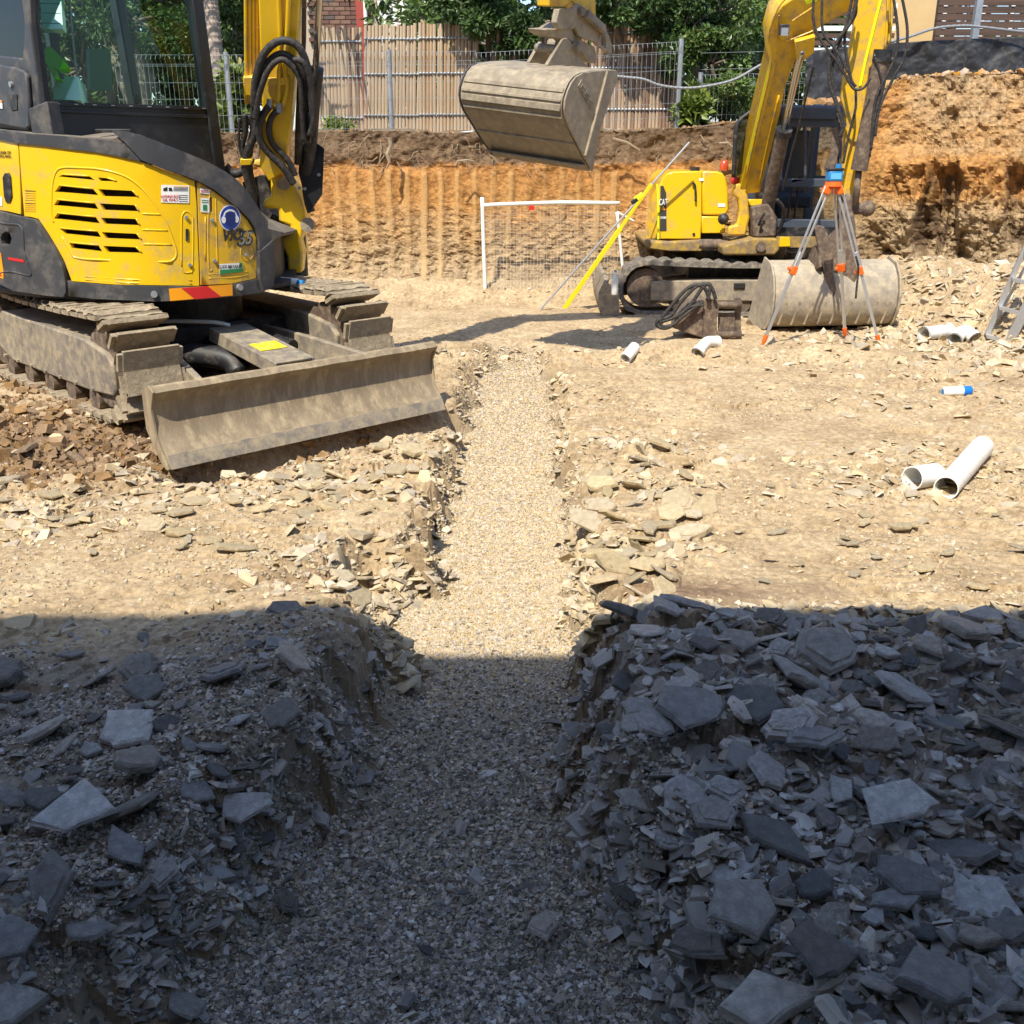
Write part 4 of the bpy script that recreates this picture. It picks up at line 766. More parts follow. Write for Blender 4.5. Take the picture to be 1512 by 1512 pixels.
tree('broadleaf_tree', 'dark tree behind the far left of the near cab', 'tree', B3(60, 190, 15), [bl_(60, 60, 15, .9, .9), bl_(-20, 60, 14.8, .9, .9), bl_(120, 100, 15, .7, .7)], 8000, .09, LM[0], 6, .07)
tree('yellow_palm_shrub', 'yellow green strap leaved plant in front of the far left fence', 'shrub', B3(350, 190, 13.3), [bl_(345, 160, 13.3, .25, .25), bl_(362, 115, 13.3, .16, .2)], 900, .20, LM[2], 7, .02)
tree('strap_leaf_plant', 'bright green strap leaved plant on the rim right of the round post', 'plant', B3(1022, 188, 13.0), [bl_(1022, 160, 13.0, .13, .16)], 500, .17, LM[2], 8, .012)
tree('strap_leaf_plant', 'small green weeds on the rim at the left palings', 'plant', B3(500, 198, 13.1), [bl_(490, 188, 13.1, .10, .08), bl_(510, 190, 13.1, .10, .08)], 600, .07, LM[2], 9, .008)
tt = thing('palm_tree', 'ringed palm trunk between the near cab and the boom', 'tree', B3(322, 190, 13.9)); q = [Y(a_, b_, 13.9) for a_, b_ in ((322, 190), (320, 100), (314, 30), (309, -20), (300, -80))]
pth = smooth_path(q, 14); MB().tube(pth, [.085+.008*(i % 2) for i in range(len(pth))], 12).build('trunk', mat('palm_bark', (.42, .34, .27), .85, noise=.35, scale=12, bump=.006), tt)
V, F, ti = [], [], []; m = MB(); top = pth[-1]
for i in range(14):
    a_ = i/14*6.283; d = Vector((math.cos(a_), math.sin(a_), 0)); q = [top, top+d*.6+Vector((0, 0, .35)), top+d*1.2+Vector((0, 0, .2)), top+d*1.8+Vector((0, 0, -.4))]; sp_ = smooth_path(q, 6); m.tube(sp_, .012, 4)
    for k_, p in enumerate(sp_[2:]):
        s_ = d.cross(Vector((0, 0, 1)))
        for sg in (-1, 1): e = p+s_*sg*.38+Vector((0, 0, -.18))+d*.15; m.add([p, p+d*.04, e, p-d*.02], [(0, 1, 2), (0, 2, 3)])
m.build('crown', mat('palm_frond', (.06, .11, .025), .5), tt)
# dense planting behind everything
hedges = [(-9.5, 20, 3.6), (-7.2, 19, 3.4), (-5.2, 19.5, 3.8), (-1.0, 18.5, 3.5), (1.0, 18, 3.7), (3.2, 18.5, 3.4), (5.4, 20, 3.8), (7.6, 20, 3.4), (10, 19, 3.5), (-12, 19, 3.5)]
labs = ['leftmost dense tree far behind the near cab', 'dense tree behind the back of the near cab', 'dense tree behind the near boom', 'dark tree standing behind the half shaded palings', 'dark tree straight behind the hanging bucket', 'dark tree behind the shrub right of the bucket', 'tree rising behind the far boom', 'tree behind the cream wall', 'tree behind the board screen at far right', 'outermost dense tree at far left']
for i, (x_, y_, z_) in enumerate(hedges): tree('dense_tree', labs[i], 'tree', (x_, y_, 1.9), [(x_, y_, z_, 1.5, 1.5), (x_+.6, y_+.4, z_+1.6, 1.3, 1.2), (x_-.6, y_+.5, z_-.9, 1.2, 1.0)], 9000, .17, LM[0] if i % 3 else LM[1], 40+i, .12, 'dense trees far behind the fences')
# ------------------------------------------------------------------ the near excavator
def surf_tube(m, pxs, surf, r, off=0, per=5, seg=6, jitter=None):
    q = [];
    for p in pxs:
        a, n = surf(p[0], p[1]); q.append(a+n*(off+(p[2] if len(p) > 2 else 0)))
    return m.tube(smooth_path(q, per), r, seg)
UM = Vector((-2.39, 7.22, 0)); Ud = Vector((.695, -.719, 0)); Ue = Vector((.719, .695, 0)); UZ = .12
def U(a, b, z): return UM + Ud*a + Ue*b + Vector((0, 0, z))
ex = thing('excavator', 'near yellow mini excavator with louvred engine cover and raised dozer blade at the left', 'excavator', (UM.x, UM.y, UZ))
rr = random.Random(21)
# tracks
def stadium(n, ac=.93, r=.30, sag=.02):
    Ls = 2*ac; per = 2*Ls+2*math.pi*r; o = []
    for i in range(n):
        s = (i+.3)/n*per
        if s < Ls: a = -ac+s; z = r; t = 0; z -= sag*math.sin(math.pi*s/Ls)
        elif s < Ls+math.pi*r: q = (s-Ls)/r; a = ac+r*math.sin(q); z = r*math.cos(q); t = -q
        elif s < 2*Ls+math.pi*r: a = ac-(s-Ls-math.pi*r); z = -r; t = -math.pi
        else: q = (s-2*Ls-math.pi*r)/r; a = -ac-r*math.sin(q); z = -r*math.cos(q); t = -math.pi-q
        o.append((a, z+.325, t))
    return o
def shoe(s):
    r_ = random.Random(s); m = MB(); nx, ny = 9, 3; V = []
    for j in range(ny+1):
        for i in range(nx+1):
            x = -.2+.4*i/nx; y = -.052+.104*j/ny; ed = (i in (0, nx)) or (j in (0, ny)); z = (.030 if not ed else .016)+r_.uniform(-.006, .006)+.010*(1 if j in (1, 2) else 0); V.append((x+(r_.uniform(-.006, .006) if i in (0, nx) else 0), y+(r_.uniform(-.004, .004) if j in (0, ny) else 0), z))
    F = [(j*(nx+1)+i, j*(nx+1)+i+1, (j+1)*(nx+1)+i+1, (j+1)*(nx+1)+i) for j in range(ny) for i in range(nx)]
    m.add(V, F); m.box((0, 0, .0), (.395, .104, .026)); m.box((0, .0, -.010), (.34, .140, .02)); m.box((0, .0, .034), (.37, .026, .020)); me = bpy.data.meshes.new('track_shoe'); me.from_pydata(m.v, [], m.f); me.materials.append(M['mud']); return me
shoes = [shoe(i) for i in range(5)]
def orient(x, y, z): return Matrix(((x.x, y.x, z.x), (x.y, y.y, z.y), (x.z, y.z, z.z)))
for b in (-.78, .78):
    tr = MB().cyl(U(.92, b-.14, UZ+.32), U(.92, b+.14, UZ+.32), .24, seg=24).build('track', M['rust'], ex, auto=40)
    MB().cyl(U(-.92, b-.14, UZ+.32), U(-.92, b+.14, UZ+.32), .23, seg=24).build('sprocket', M['rust'], tr, auto=40)
    for a in (-.72, -.36, 0, .36, .72): MB().cyl(U(a, b-.16, UZ+.10), U(a, b+.16, UZ+.10), .075, seg=14).build('track_roller', M['rust'], tr, auto=40)
    for a, z, t in stadium(43):
        o = link(bpy.data.objects.new('track_shoe', rr.choice(shoes))); o.parent = tr; p = U(a, b+rr.uniform(-.004, .004), UZ+z); o.location = p-ex.location
        y = Ud*math.cos(t)+Vector((0, 0, 1))*math.sin(t); zz = -Ud*math.sin(t)+Vector((0, 0, 1))*math.cos(t); o.rotation_euler = orient(Ue, y, zz).to_euler()
    m = MB(); prof = [(-.85, .22), (-.62, .15), (.70, .15), (1.04, .17), (1.08, .22), (1.08, .36), (1.0, .42), (.70, .47), (-.70, .49), (-.85, .40)]
    m.prism([U(a, b-.17, UZ+z) for a, z in prof], Ue*.34); m.build('track_frame', M['steel'], ex, bevel=.012)
    m = MB()
    for k in range(7): m.cyl(U(-.75+k*.25, b-.185, UZ+.17), U(-.75+k*.25, b-.16, UZ+.17), .014, seg=6)
    m.build('bolts', M['steel'], ex)
m = MB(); m.box(U(0, 0, .47), (1.25, .9, .16), orient(Ue, Ud, Vector((0, 0, 1)))); m.box(U(-.2, 0, .42), (.9, 1.3, .14), orient(Ue, Ud, Vector((0, 0, 1)))); m.build('centre_frame', M['black'], ex, bevel=.02)
MB().cyl(U(0, 0, .54), U(0, 0, .80), .46, seg=40).build('turntable', M['black'], ex)
# dozer blade
prof = [(1.765, .015), (1.735, .075), (1.730, .08), (1.665, .16), (1.632, .25), (1.632, .33), (1.652, .385), (1.672, .40), (1.690, .425), (1.672, .452), (1.635, .455), (1.600, .42), (1.588, .33), (1.592, .24), (1.630, .14), (1.69, .06), (1.74, .012)]
bl0 = MB(); nb = 26; P0 = []
for i in range(nb+1):
    b = -.985+1.97*i/nb
    for a, z in prof: P0.append(U(a+rr.uniform(-.0012, .0012), b, z+.0015*math.sin(i*1.3)*(z > .4)))
k = len(prof); bl0.add(P0, [tuple(range(k)), tuple(nb*k+j for j in range(k))[::-1]]+[(i*k+j, (i+1)*k+j, (i+1)*k+(j+1) % k, i*k+(j+1) % k) for i in range(nb) for j in range(k)])
bd = bl0.build('dozer_blade', M['blade'], ex, auto=40); bd['label'] = 'scratched dusty dozer blade'
MB().prism([U(1.770, -.985, .008), U(1.778, -.985, .012), U(1.742, -.985, .088), U(1.734, -.985, .086)], Ue*1.97).build('cutting_edge', M['steel'], bd, bevel=.002)
for s in (-1, 1): MB().prism([U(a, s*.985, z) for a, z in ((1.765, .01), (1.66, .17), (1.64, .33), (1.69, .43), (1.64, .46), (1.55, .42), (1.55, .2), (1.70, .02))], Ue*s*.016).build('end_plate', M['blade'], bd, bevel=.003)
for s in (-1, 1):
    m = MB(); m.prism([U(.35, s*.40, .30), U(.35, s*.40, .50), U(.9, s*.46, .47), U(1.60, s*.60, .38), U(1.60, s*.60, .12), U(.9, s*.46, .22)], Ue*s*.045); m.build('blade_arm', M['steel'], ex, bevel=.006)
m = MB(); m.cyl(U(.35, 0, .42), U(1.25, 0, .34), .055).build('blade_cylinder', M['black'], ex, auto=40)
m = MB(); g0, g1 = U(.72, 0, .56), U(1.52, 0, .44); m.beam(g0, g1, .26, .014)
for s in (-1, 1): m.beam(g0+Ue*s*.133-Vector((0, 0, .035)), g1+Ue*s*.133-Vector((0, 0, .035)), .012, .085)
gd = m.build('cylinder_guard', M['steel'], ex, bevel=.003)
c = g0.lerp(g1, .62)+Vector((0, 0, .011)); dd = (g1-g0).normalized(); MB().beam(c-dd*.075, c+dd*.075, .19, .003).build('warning_sticker', mat('yellow_print', (.80, .68, .02), .5, dirt=(.3, .25, .15), dirt_amt=.42), gd)
m = MB(); m.tube(smooth_path([U(.1, -.55, .52), U(.45, -.38, .60), U(.7, -.12, .60), U(.75, .0, .57)], 6), .014, 8).build('hose', M['white'], ex, smooth=True)
m = MB(); m.tube(smooth_path([U(.3, -.5, .35), U(.62, -.3, .40), U(.9, -.12, .38), U(1.0, -.1, .3)], 6), .075, 12).build('hydraulic_pipe', M['black'], ex, smooth=True)
MB().cyl(U(.75, .28, .44), U(.95, .34, .40), .06).build('hydraulic_pipe', M['black'], ex, auto=40)
# upper structure: everything traced on the rounded plan of the body
BP = [(-4.05, 8.1), (-3.98, 7.6), (-3.80, 7.1), (-3.42, 6.68), (-3.02, 6.42), (-2.6, 6.27), (-2.25, 6.24), (-1.93, 6.38), (-1.68, 6.66), (-1.52, 7.0), (-1.50, 7.4)]
SB = plan(BP, 10)
bodyo = thing('x', 'x', 'x'); bpy.data.objects.remove(bodyo)
slots_z = [[(325, 985), (350, 975), (500, 985), (530, 1005)], [(545, 990), (600, 995), (650, 1012), (560, 1010)], [(305, 1070), (330, 1035), (520, 1055), (550, 1090)], [(548, 1055), (740, 1065), (770, 1100), (575, 1095)],
 [(300, 1145), (320, 1115), (530, 1135), (550, 1168)], [(555, 1135), (755, 1145), (775, 1180), (578, 1172)], [(300, 1220), (320, 1190), (535, 1212), (558, 1248)], [(562, 1215), (760, 1222), (780, 1258), (585, 1250)],
 [(360, 1305), (335, 1275), (545, 1292), (565, 1325)], [(568, 1295), (765, 1305), (788, 1338), (590, 1330)], [(400, 1385), (388, 1355), (550, 1370), (572, 1405)], [(575, 1372), (760, 1380), (790, 1412), (600, 1408)]]
slots = [[(x/3.78, y/3.78) for x, y in s] for s in slots_z]
main_o = [(28, 212), (60, 215), (100, 220), (143, 225), (175, 231), (206, 238), (230, 246), (251, 254), (270, 260), (287, 267), (290, 300), (291, 330), (293, 380), (294, 422), (230, 421), (169, 420), (106, 415), (95, 385), (87, 370), (72, 345), (57, 323), (45, 320), (36, 319), (32, 270)]
cov = sheet(main_o, SB, .03, 0, slots, 16).build('engine_cover', M['yellow'], ex, bevel=.004)
sheet([(70, 240), (170, 245), (235, 290), (270, 380), (250, 398), (90, 390), (66, 330)], SB, .01, -.075, (), 20).build('slot_shade_sheet', M['void'], ex)  # dark sheet, the shade behind the slots is put into its colour
m = MB(); fr_ = [(300, 1240), (288, 1190), (292, 1040), (312, 960), (350, 936), (430, 936), (560, 945), (700, 985), (800, 1060), (870, 1150), (925, 1240), (965, 1340), (985, 1410), (965, 1452), (900, 1462), (600, 1452), (430, 1440), (395, 1405), (345, 1320)]
surf_tube(m, [(x/3.78, y/3.78) for x, y in fr_], SB, .007, -.002, 4)
for x0, x1, y_ in ((795, 905, 1193), (795, 935, 1282), (800, 958, 1362)): surf_tube(m, [(x0/3.78, y_/3.78), ((x0+x1)/7.56, (y_+2)/3.78), (x1/3.78, (y_+4)/3.78)], SB, .006, -.002, 2)
for q in ([(126, 408), (200, 413), (283, 414)], [(126, 413), (200, 418), (283, 419)], [(268, 395), (268, 330), (270, 316), (276, 312), (283, 318), (285, 330), (284, 395), (280, 402), (272, 402), (268, 395)]): surf_tube(m, q, SB, .004, 0, 4)
m.build('pressed_ribs', M['yellow'], cov, smooth=True)
for s in slots_z:                                         # a lip above every slot
    a, b = s[1], s[2]; surf_tube(MB(), [(a[0]/3.78, a[1]/3.78-.6), (b[0]/3.78, b[1]/3.78-.6)], SB, .0055, .0, 3).build('louvre', M['yellow'], cov, smooth=True)
fp = sheet([(291.5, 268), (312, 280), (331, 294), (350, 309), (365, 325), (373, 338), (378, 352), (379, 380), (378, 411), (341, 419), (296, 421), (295, 380), (293, 330)], SB, .03, .002, [[(310, 291), (313.5, 291), (314, 313), (310.5, 313)]], 14).build('tank_cover', M['yellow2'], ex, bevel=.004)
m = MB()
for q in ([(309, 288), (307, 330), (308, 395), (313, 398)], [(318, 285), (319, 330), (321, 395)], [(303, 385), (303, 320)], [(308, 405), (340, 404), (366, 401)], [(308, 411), (340, 410), (366, 406)], [(372, 362), (375, 370), (372, 380), (364, 385), (357, 380), (355, 370), (360, 363), (368, 360)]): surf_tube(m, q, SB, .004, .001, 4)
m.build('pressed_ribs', M['yellow2'], fp, smooth=True)
sheet([(274, 338), (278, 338), (278, 355), (274, 355)], SB, .012, .006, (), 0).build('latch', M['black'], cov)
m = MB()
for q in ((275, 321), (280, 391), (313, 325), (316, 385), (362, 376)): p, n = SB(*q); m.cyl(p, p+n*.012, .011, seg=10)
m.build('bolts', M['galv'], fp)
sheet([(-30, 204), (0, 206), (26, 209), (29, 250), (31, 317), (14, 313), (-30, 306)], SB, .03, .0, (), 14).build('side_door', M['yellow'], ex, bevel=.004)
h_ = sheet([(5, 262), (8, 256), (14, 255), (17, 262), (19, 290), (16, 299), (10, 299), (7, 290)], SB, .015, .008, (), 0).build('door_handle', M['black'], ex, bevel=.003)
trim = sheet([(-30, 190), (17, 193), (40, 197), (100, 201), (165, 207), (185, 212), (208, 237), (206, 238), (175, 231), (143, 225), (100, 220), (60, 215), (28, 212), (0, 206), (-30, 204)], SB, .06, .012, (), 14).build('hood_trim', M['grey'], ex, bevel=.006)
fe = sheet([(165, 192), (185, 194), (206, 199), (228, 207), (251, 217), (272, 225), (291, 233), (312, 243), (331, 254), (345, 264), (357, 276), (367, 290), (377, 305), (386, 322), (392, 338), (397, 355), (399, 380), (399, 410), (396, 420), (385, 424), (379, 411), (379.5, 370), (379, 352), (374, 338), (366, 325), (351, 309), (332, 294), (313, 279.5), (291, 267.5), (270, 259), (251, 253), (230, 245), (209, 236.5), (186, 211)], SB, .07, .022, (), 12).build('fender_trim', M['grey'], ex, bevel=.008)
sk = sheet([(101, 414), (106, 416), (169, 421), (230, 422), (294, 423), (341, 420), (379, 412), (386, 426), (384, 432), (340, 438), (300, 442), (230, 445), (140, 441), (104, 437), (100, 430)], SB, .08, .012, (), 14).build('base_skirt', M['grey'], ex, bevel=.008)
sheet([(378, 372), (398, 354), (400, 405), (398, 422), (384, 430), (379, 412)], SB, .05, .034, (), 10).build('corner_guard', M['grey'], ex, bevel=.006)
cw = sheet([(-34, 306), (0, 311), (34, 319.5), (57, 324), (72, 346), (87, 371), (95, 386), (101, 413), (102, 430), (98, 438), (74, 436), (26, 429), (0, 416), (-34, 396)], SB, .10, .03, [[(7, 352), (9, 345), (15, 341), (21, 344), (23.5, 352), (21, 360), (15, 363.5), (9, 360)]], 12).build('counterweight', M['grey'], ex, bevel=.010)
sheet([(5, 340), (25, 340), (25, 365), (5, 365)], SB, .01, -.02, (), 8).build('recess', M['black'], cw)
m = MB(); surf_tube(m, [(0, 405), (20, 400), (50, 406), (48, 395), (42, 370), (38, 335), (15, 330), (-10, 326)], SB, .006, .03, 4); m.build('pressed_ribs', M['grey'], cw, smooth=True)
sheet([(18.5, 379), (41, 383), (42, 387), (19, 383)], SB, .004, .033, (), 8).build('reflector', M['red'], cw)
hz = sheet([(-30, 360), (-10, 366), (8, 373), (12, 400), (12, 411), (-10, 404), (-30, 396)], SB, .004, .033, (), 8).build('hazard_sticker', M['orange'], cw)
sheet([(-10, 377), (1, 388), (10, 407), (-1, 404), (-12, 392)], SB, .004, .036, (), 8).build('hazard_stripe', M['red'], hz)
hz = sheet([(249, 426), (341, 419.5), (341.5, 436), (251, 444)], SB, .003, .0155, (), 8).build('hazard_sticker', M['orange'], sk)
sheet([(267, 425), (305, 422), (325, 438), (287, 441.4)], SB, .003, .0175, (), 8).build('hazard_stripe', M['red'], hz)
m = MB()
for q in ((228, 434), (351, 424)): p, n = SB(*q); m.cyl(p+n*.01, p+n*.03, .020, seg=14)
m.build('bolts', M['galv'], sk)
# deck between the trims and the cab
up = [(-30, 189), (40, 196), (100, 200), (165, 205), (206, 198.5), (251, 216.5), (291, 232.5), (331, 253.5), (357, 275), (377, 304.5), (392, 337), (398, 356)]
inn = [Vector((-3.75, 7.35, 0)).lerp(Vector((-1.62, 7.85, 0)), i/11) for i in range(12)]; V = []
for i, p in enumerate(up): a, n = SB(*p); a = a+n*.01; b = inn[i].copy(); b.z = a.z+.02-(.0 if i < 8 else .02); V += [tuple(a), tuple(a.lerp(b, .5)+Vector((0, 0, .015))), tuple(b)]
F = [(i*3+j, (i+1)*3+j, (i+1)*3+j+1, i*3+j+1) for i in range(11) for j in (0, 1)]
dk = mesh_obj('deck', V, F, M['dusty'], ex); s_ = dk.modifiers.new('t', 'SOLIDIFY'); s_.thickness = .03
m = MB()
for q in ((130, 200), (148, 204)): p, n = SB(*q); p = p-n*.25; p.z = SB(130, 200)[0].z+.03; m.box(p, (.16, .05, .02), Matrix.Rotation(.1, 3, 'Z'))
m.build('hinge', M['black'], dk, bevel=.004)
core = [Vector(p) for p in BP]; cc = Vector((-2.5, 7.3)); cpts = [p.lerp(cc, .16) for p in core]+[Vector((-1.75, 8.0)), Vector((-2.9, 8.8))]
MB().prism([(p.x, p.y, .80) for p in cpts], (0, 0, .28)).build('chassis', M['black'], ex)
MB().prism([(p.x, p.y, .78) for p in [q.lerp(cc, .05) for q in core]+[Vector((-1.7, 8.1)), Vector((-2.9, 8.9))]], (0, 0, .03)).build('belly_plate', M['black'], ex)
# stickers and writing
def sticker(poly, m_, par, off=.004, name='sticker'): return sheet(poly, SB, .002, off, (), 8).build(name, m_, par)
sticker([(238, 273), (279, 274), (279, 300), (238, 299)], M['whitep'], cov, .0035)
for i, y_ in enumerate((275, 277, 279, 281)): sticker([(256, y_+.0), (277, y_+.3), (277, y_+1), (256, y_+.8)], M['ink'] if i else M['orange'], cov, .005, 'printed_line')
sticker([(241, 278), (247, 276), (247, 282), (241, 282)], M['ink'], cov, .005, 'pictogram'); sticker([(249, 277), (253, 277), (255, 282), (249, 282)], M['ink'], cov, .005, 'pictogram')
for i, y_ in enumerate((288, 291, 294, 297)): sticker([(264, y_), (277, y_+.2), (277, y_+.9), (264, y_+.7)], M['ink'], cov, .005, 'printed_line')
text('HYDRAULIC', SB, 251, 290, .020, M['red'], cov, off=.0055, depth=.0005); text('OIL ONLY', SB, 251, 295, .020, M['red'], cov, off=.0055, depth=.0005)
sticker([(295, 278), (309, 280), (309, 287), (295, 285)], M['whitep'], fp, .006); sticker([(296, 292), (308, 293), (308.5, 314), (296, 313)], M['whitep'], fp, .006); sticker([(299, 302), (305, 302.5), (305, 311), (299, 310.5)], M['green'], fp, .0075, 'pictogram')
for y_ in (280.5, 282.5): sticker([(296, y_), (307, y_+1), (307, y_+1.7), (296, y_+.7)], M['red'], fp, .0075, 'printed_line')
for y_ in (295, 298): sticker([(297, y_), (307, y_+.6), (307, y_+1.6), (297, y_+1)], M['green'], fp, .0075, 'printed_line')
for k_, (y0, y1) in enumerate(((280, 297), (298.5, 313))):
    for j in range(5): yy_ = y0+(y1-y0)*j/5+1; sticker([(37, yy_), (53, yy_+.8), (53, yy_+1.4), (37, yy_+.7)], M['ink'] if j in (0,) else M['yellow2'], cov, .003, 'printed_line')

text('CLEAR OF', SB, 7, 225.5, .026, M['ink'], ex, off=.004, depth=.0005); text('SWING AREA', SB, 6, 231, .022, M['ink'], ex, off=.004, depth=.0005)
sticker([(-4, 290), (4, 291), (4, 304), (-4, 303)], M['whitep'], ex, .0035)
def disc(cx, cy, rx, ry, n=28): return [(cx+rx*math.cos(i/n*6.283), cy+ry*math.sin(i/n*6.283)) for i in range(n)]
sticker(disc(338.5, 321.5, 15.6, 19.2), M['whitep'], fp, .008, 'safety_sign'); sg = sticker(disc(338.5, 321.5, 14.2, 17.6), M['blue'], fp, .0095, 'safety_sign'); sg['label'] = 'round blue ear protection sign with a white head'
navy = mat('navy_print', (.004, .02, .14), .5)
arc = [(338.5+10*math.cos(R(a_)), 320-11*math.sin(R(a_))) for a_ in range(5, 176, 10)]+[(338.5+8*math.cos(R(a_)), 320-8.4*math.sin(R(a_))) for a_ in range(175, 4, -10)]
sticker(arc, M['whitep'], sg, .011, 'ear_muffs'); sticker(disc(329, 324.5, 3.2, 5.2, 14), M['whitep'], sg, .0112, 'ear_muffs'); sticker(disc(348, 323.5, 3.2, 5.2, 14), M['whitep'], sg, .0112, 'ear_muffs')
sticker([(331.5, 314), (345, 313), (346, 325), (343, 332), (339, 334), (335, 333), (332, 326)], navy, sg, .0125, 'head')
text('ViO', SB, 341, 347.5, .10, M['ink'], fp, .35, .010, .0015, bold=.03); text('55', SB, 359.5, 353, .125, M['ink'], fp, .3, .010, .0015, bold=.035); text('55', SB, 359.5, 353, .105, mat('grey_print', (.25, .25, .25), .5), fp, .3, .0122, .0008)
st = sticker([(323.5, 390), (357.5, 388), (358, 401), (324, 405)], M['whitep'], fp, .006); sticker([(324, 398.5), (357.7, 396), (358, 401), (324, 405)], M['green'], st, .0075, 'printed_band'); sticker([(352.5, 388), (357, 387.6), (357, 395), (352.5, 395.4)], M['green'], st, .0075, 'pictogram')
text('TUTT BRYANT', SB, 338.5, 394.0, .027, M['ink'], st, 0, .0078, .0005, -.05)
# ------------------------------------------------------------------ cab
Kg = Vector((.669, .743, 0)); Kn = Vector((.743, -.669, 0)); KA = Vector((-2.96, 6.80, 0)); KS = plane(KA, Kn)
cabf = sheet([(40, -62), (42, -15), (45, 30), (60, 160), (64, 206), (120, 212), (335, 262), (331, 230), (322, 170), (296, -15), (289, -62)], KS, .07, 0, [[(55, -50), (57, 20), (61, 70), (70, 150), (190, 154), (305, 157), (296, 80), (283, -50)]]).build('cab_frame', M['cabblack'], ex, bevel=.008); cabf['label'] = 'black cab door frame'
m = sheet([(66, 165), (64, 161), (190, 166), (313, 170), (313, 175), (190, 171)], KS, .01, .012); m = sheet([(52, -52), (57, 20), (61, 70), (70, 150), (305, 157), (283, -52), (290, -52), (311, 163), (64, 156), (55, 70), (50, 20), (47, -52)], KS, .012, .010, (), 0, m); m.build('window_rim', M['cabblack'], cabf, bevel=.003)
m = MB()
for i in range(9): p, n = KS(84+i*27, 153.2+i*.85); m.box(p+n*.014, (.025, .006, .006), Matrix.Rotation(math.atan2(Kg.y, Kg.x), 3, 'Z'))
m.build('clips', M['galv'], cabf)
sheet([(53, -52), (55, 20), (59, 70), (68, 152), (307, 159), (285, -52)], KS, .005, -.03).build('window_glass', M['glass'], ex)
m = MB()                                                  # the rest of the cab: far side, rear, roof, posts
cz0, cz1 = 1.35, 2.78; c0 = KA-Kg*.10; cL = 1.50; cW = 1.02
def KC(g_, w_, z): return KA+Kg*g_-Kn*w_+Vector((0, 0, z))
for g_, w_ in ((1.27, cW), (.05, cW), (.62, cW)): m.beam(KC(g_, w_, 1.0), KC(g_-.12*(g_ > 1), w_, cz1), .08 if g_ < 1 else .11, .07, Kg)
m.beam(KC(.02, .03, 1.0), KC(.02, .03, cz1), .09, .09, Kg); m.beam(KC(1.27, .03, 1.0), KC(1.18, .03, cz1), .09, .09, Kg)
for z in (1.40, 1.93): m.beam(KC(.0, cW, z), KC(1.3, cW, z), .05, .06)
m.beam(KC(1.3, 0, 1.4), KC(1.3, cW, 1.4), .05, .08)
m.build('cab_posts', M['cabblack'], ex, bevel=.01)
MB().prism([KC(-.05, -.03, cz1), KC(1.28, -.03, cz1), KC(1.28, cW+.03, cz1), KC(-.05, cW+.03, cz1)], (0, 0, .09)).build('cab_roof', M['cabblack'], ex, bevel=.03)
MB().prism([KC(.05, .05, .95), KC(1.2, .05, .95), KC(1.2, cW-.05, .95), KC(.05, cW-.05, .95)], (0, 0, .45)).build('cab_floor', M['black'], ex)
MB().box(KC(.65, cW+.0, 1.66), (1.2, .03, .46), Matrix.Rotation(math.atan2(Kg.y, Kg.x), 3, 'Z')).build('far_door', M['cabblack'], ex)
m = MB(); Rk = Matrix.Rotation(math.atan2(Kg.y, Kg.x), 3, 'Z'); m.box(KC(.38, .5, 1.58), (.46, .46, .14), Rk); m.box(KC(.16, .5, 1.92), (.14, .46, .62), Rk@Matrix.Rotation(-.2, 3, 'Y')); m.build('seat', mat('black_seat_vinyl', (.02, .02, .022), .6), ex, bevel=.04)
m = MB(); m.tube([KC(.85, .25, 1.4), KC(.85, .28, 1.9), KC(.83, .30, 1.98)], .012, 8); m.tube([KC(.85, .75, 1.4), KC(.85, .72, 1.9)], .012, 8); m.box(KC(1.02, .2, 1.75), (.14, .2, .42), Rk); m.ball(KC(.83, .3, 2.0), .03, 6); m.build('control_levers', M['black'], ex)
# rear of the cab
KR = plane(KA-Kg*.06, -Kg)
rear = sheet([(-60, -60), (-60, 184), (-20, 188), (10, 190), (44, 196), (60, 160), (44, 30), (40, -60)], KR, .04, .0, [[(-50, -50), (-50, 78), (0, 82), (33, 86), (36, 40), (26, -50)]]).build('cab_rear', M['grey'], ex, bevel=.01)
sheet([(-52, -52), (-52, 80), (0, 84), (35, 88), (38, 40), (28, -52)], KR, .005, -.02).build('rear_glass', M['glass2'], ex)
sheet([(-40, 96), (0, 95), (30, 100), (40, 104), (46, 112), (49, 150), (50, 186), (44, 192), (0, 184), (-40, 180)], KR, .03, .03, (), 0).build('rear_door', M['grey'], ex, bevel=.012)
p, n = KR(25, 125); MB().cyl(p+n*.02, p+n*.045, .018, seg=12).build('lock', M['galv'], rear); sheet([(21, 141), (33, 140), (34, 162), (25, 163)], KR, .01, .036).build('handle', M['black'], rear)
s_ = sheet([(3, 147), (11.5, 149), (12, 161), (4, 159)], KR, .003, .036).build('sticker', M['whitep'], rear); sheet([(3, 147), (11.5, 149), (11.6, 152), (3.2, 150)], KR, .003, .0385).build('printed_band', M['orange'], s_)
p0, n0 = SB(36, 197); br = MB(); br.prism([p0+Vector((.0, .1, 0)), p0+Vector((.14, .07, -.01)), p0+Vector((.13, .07, .18)), p0+Vector((0.0, .1, .14))], (.03, .1, 0)); br.build('bracket', M['grey'], ex, bevel=.006)
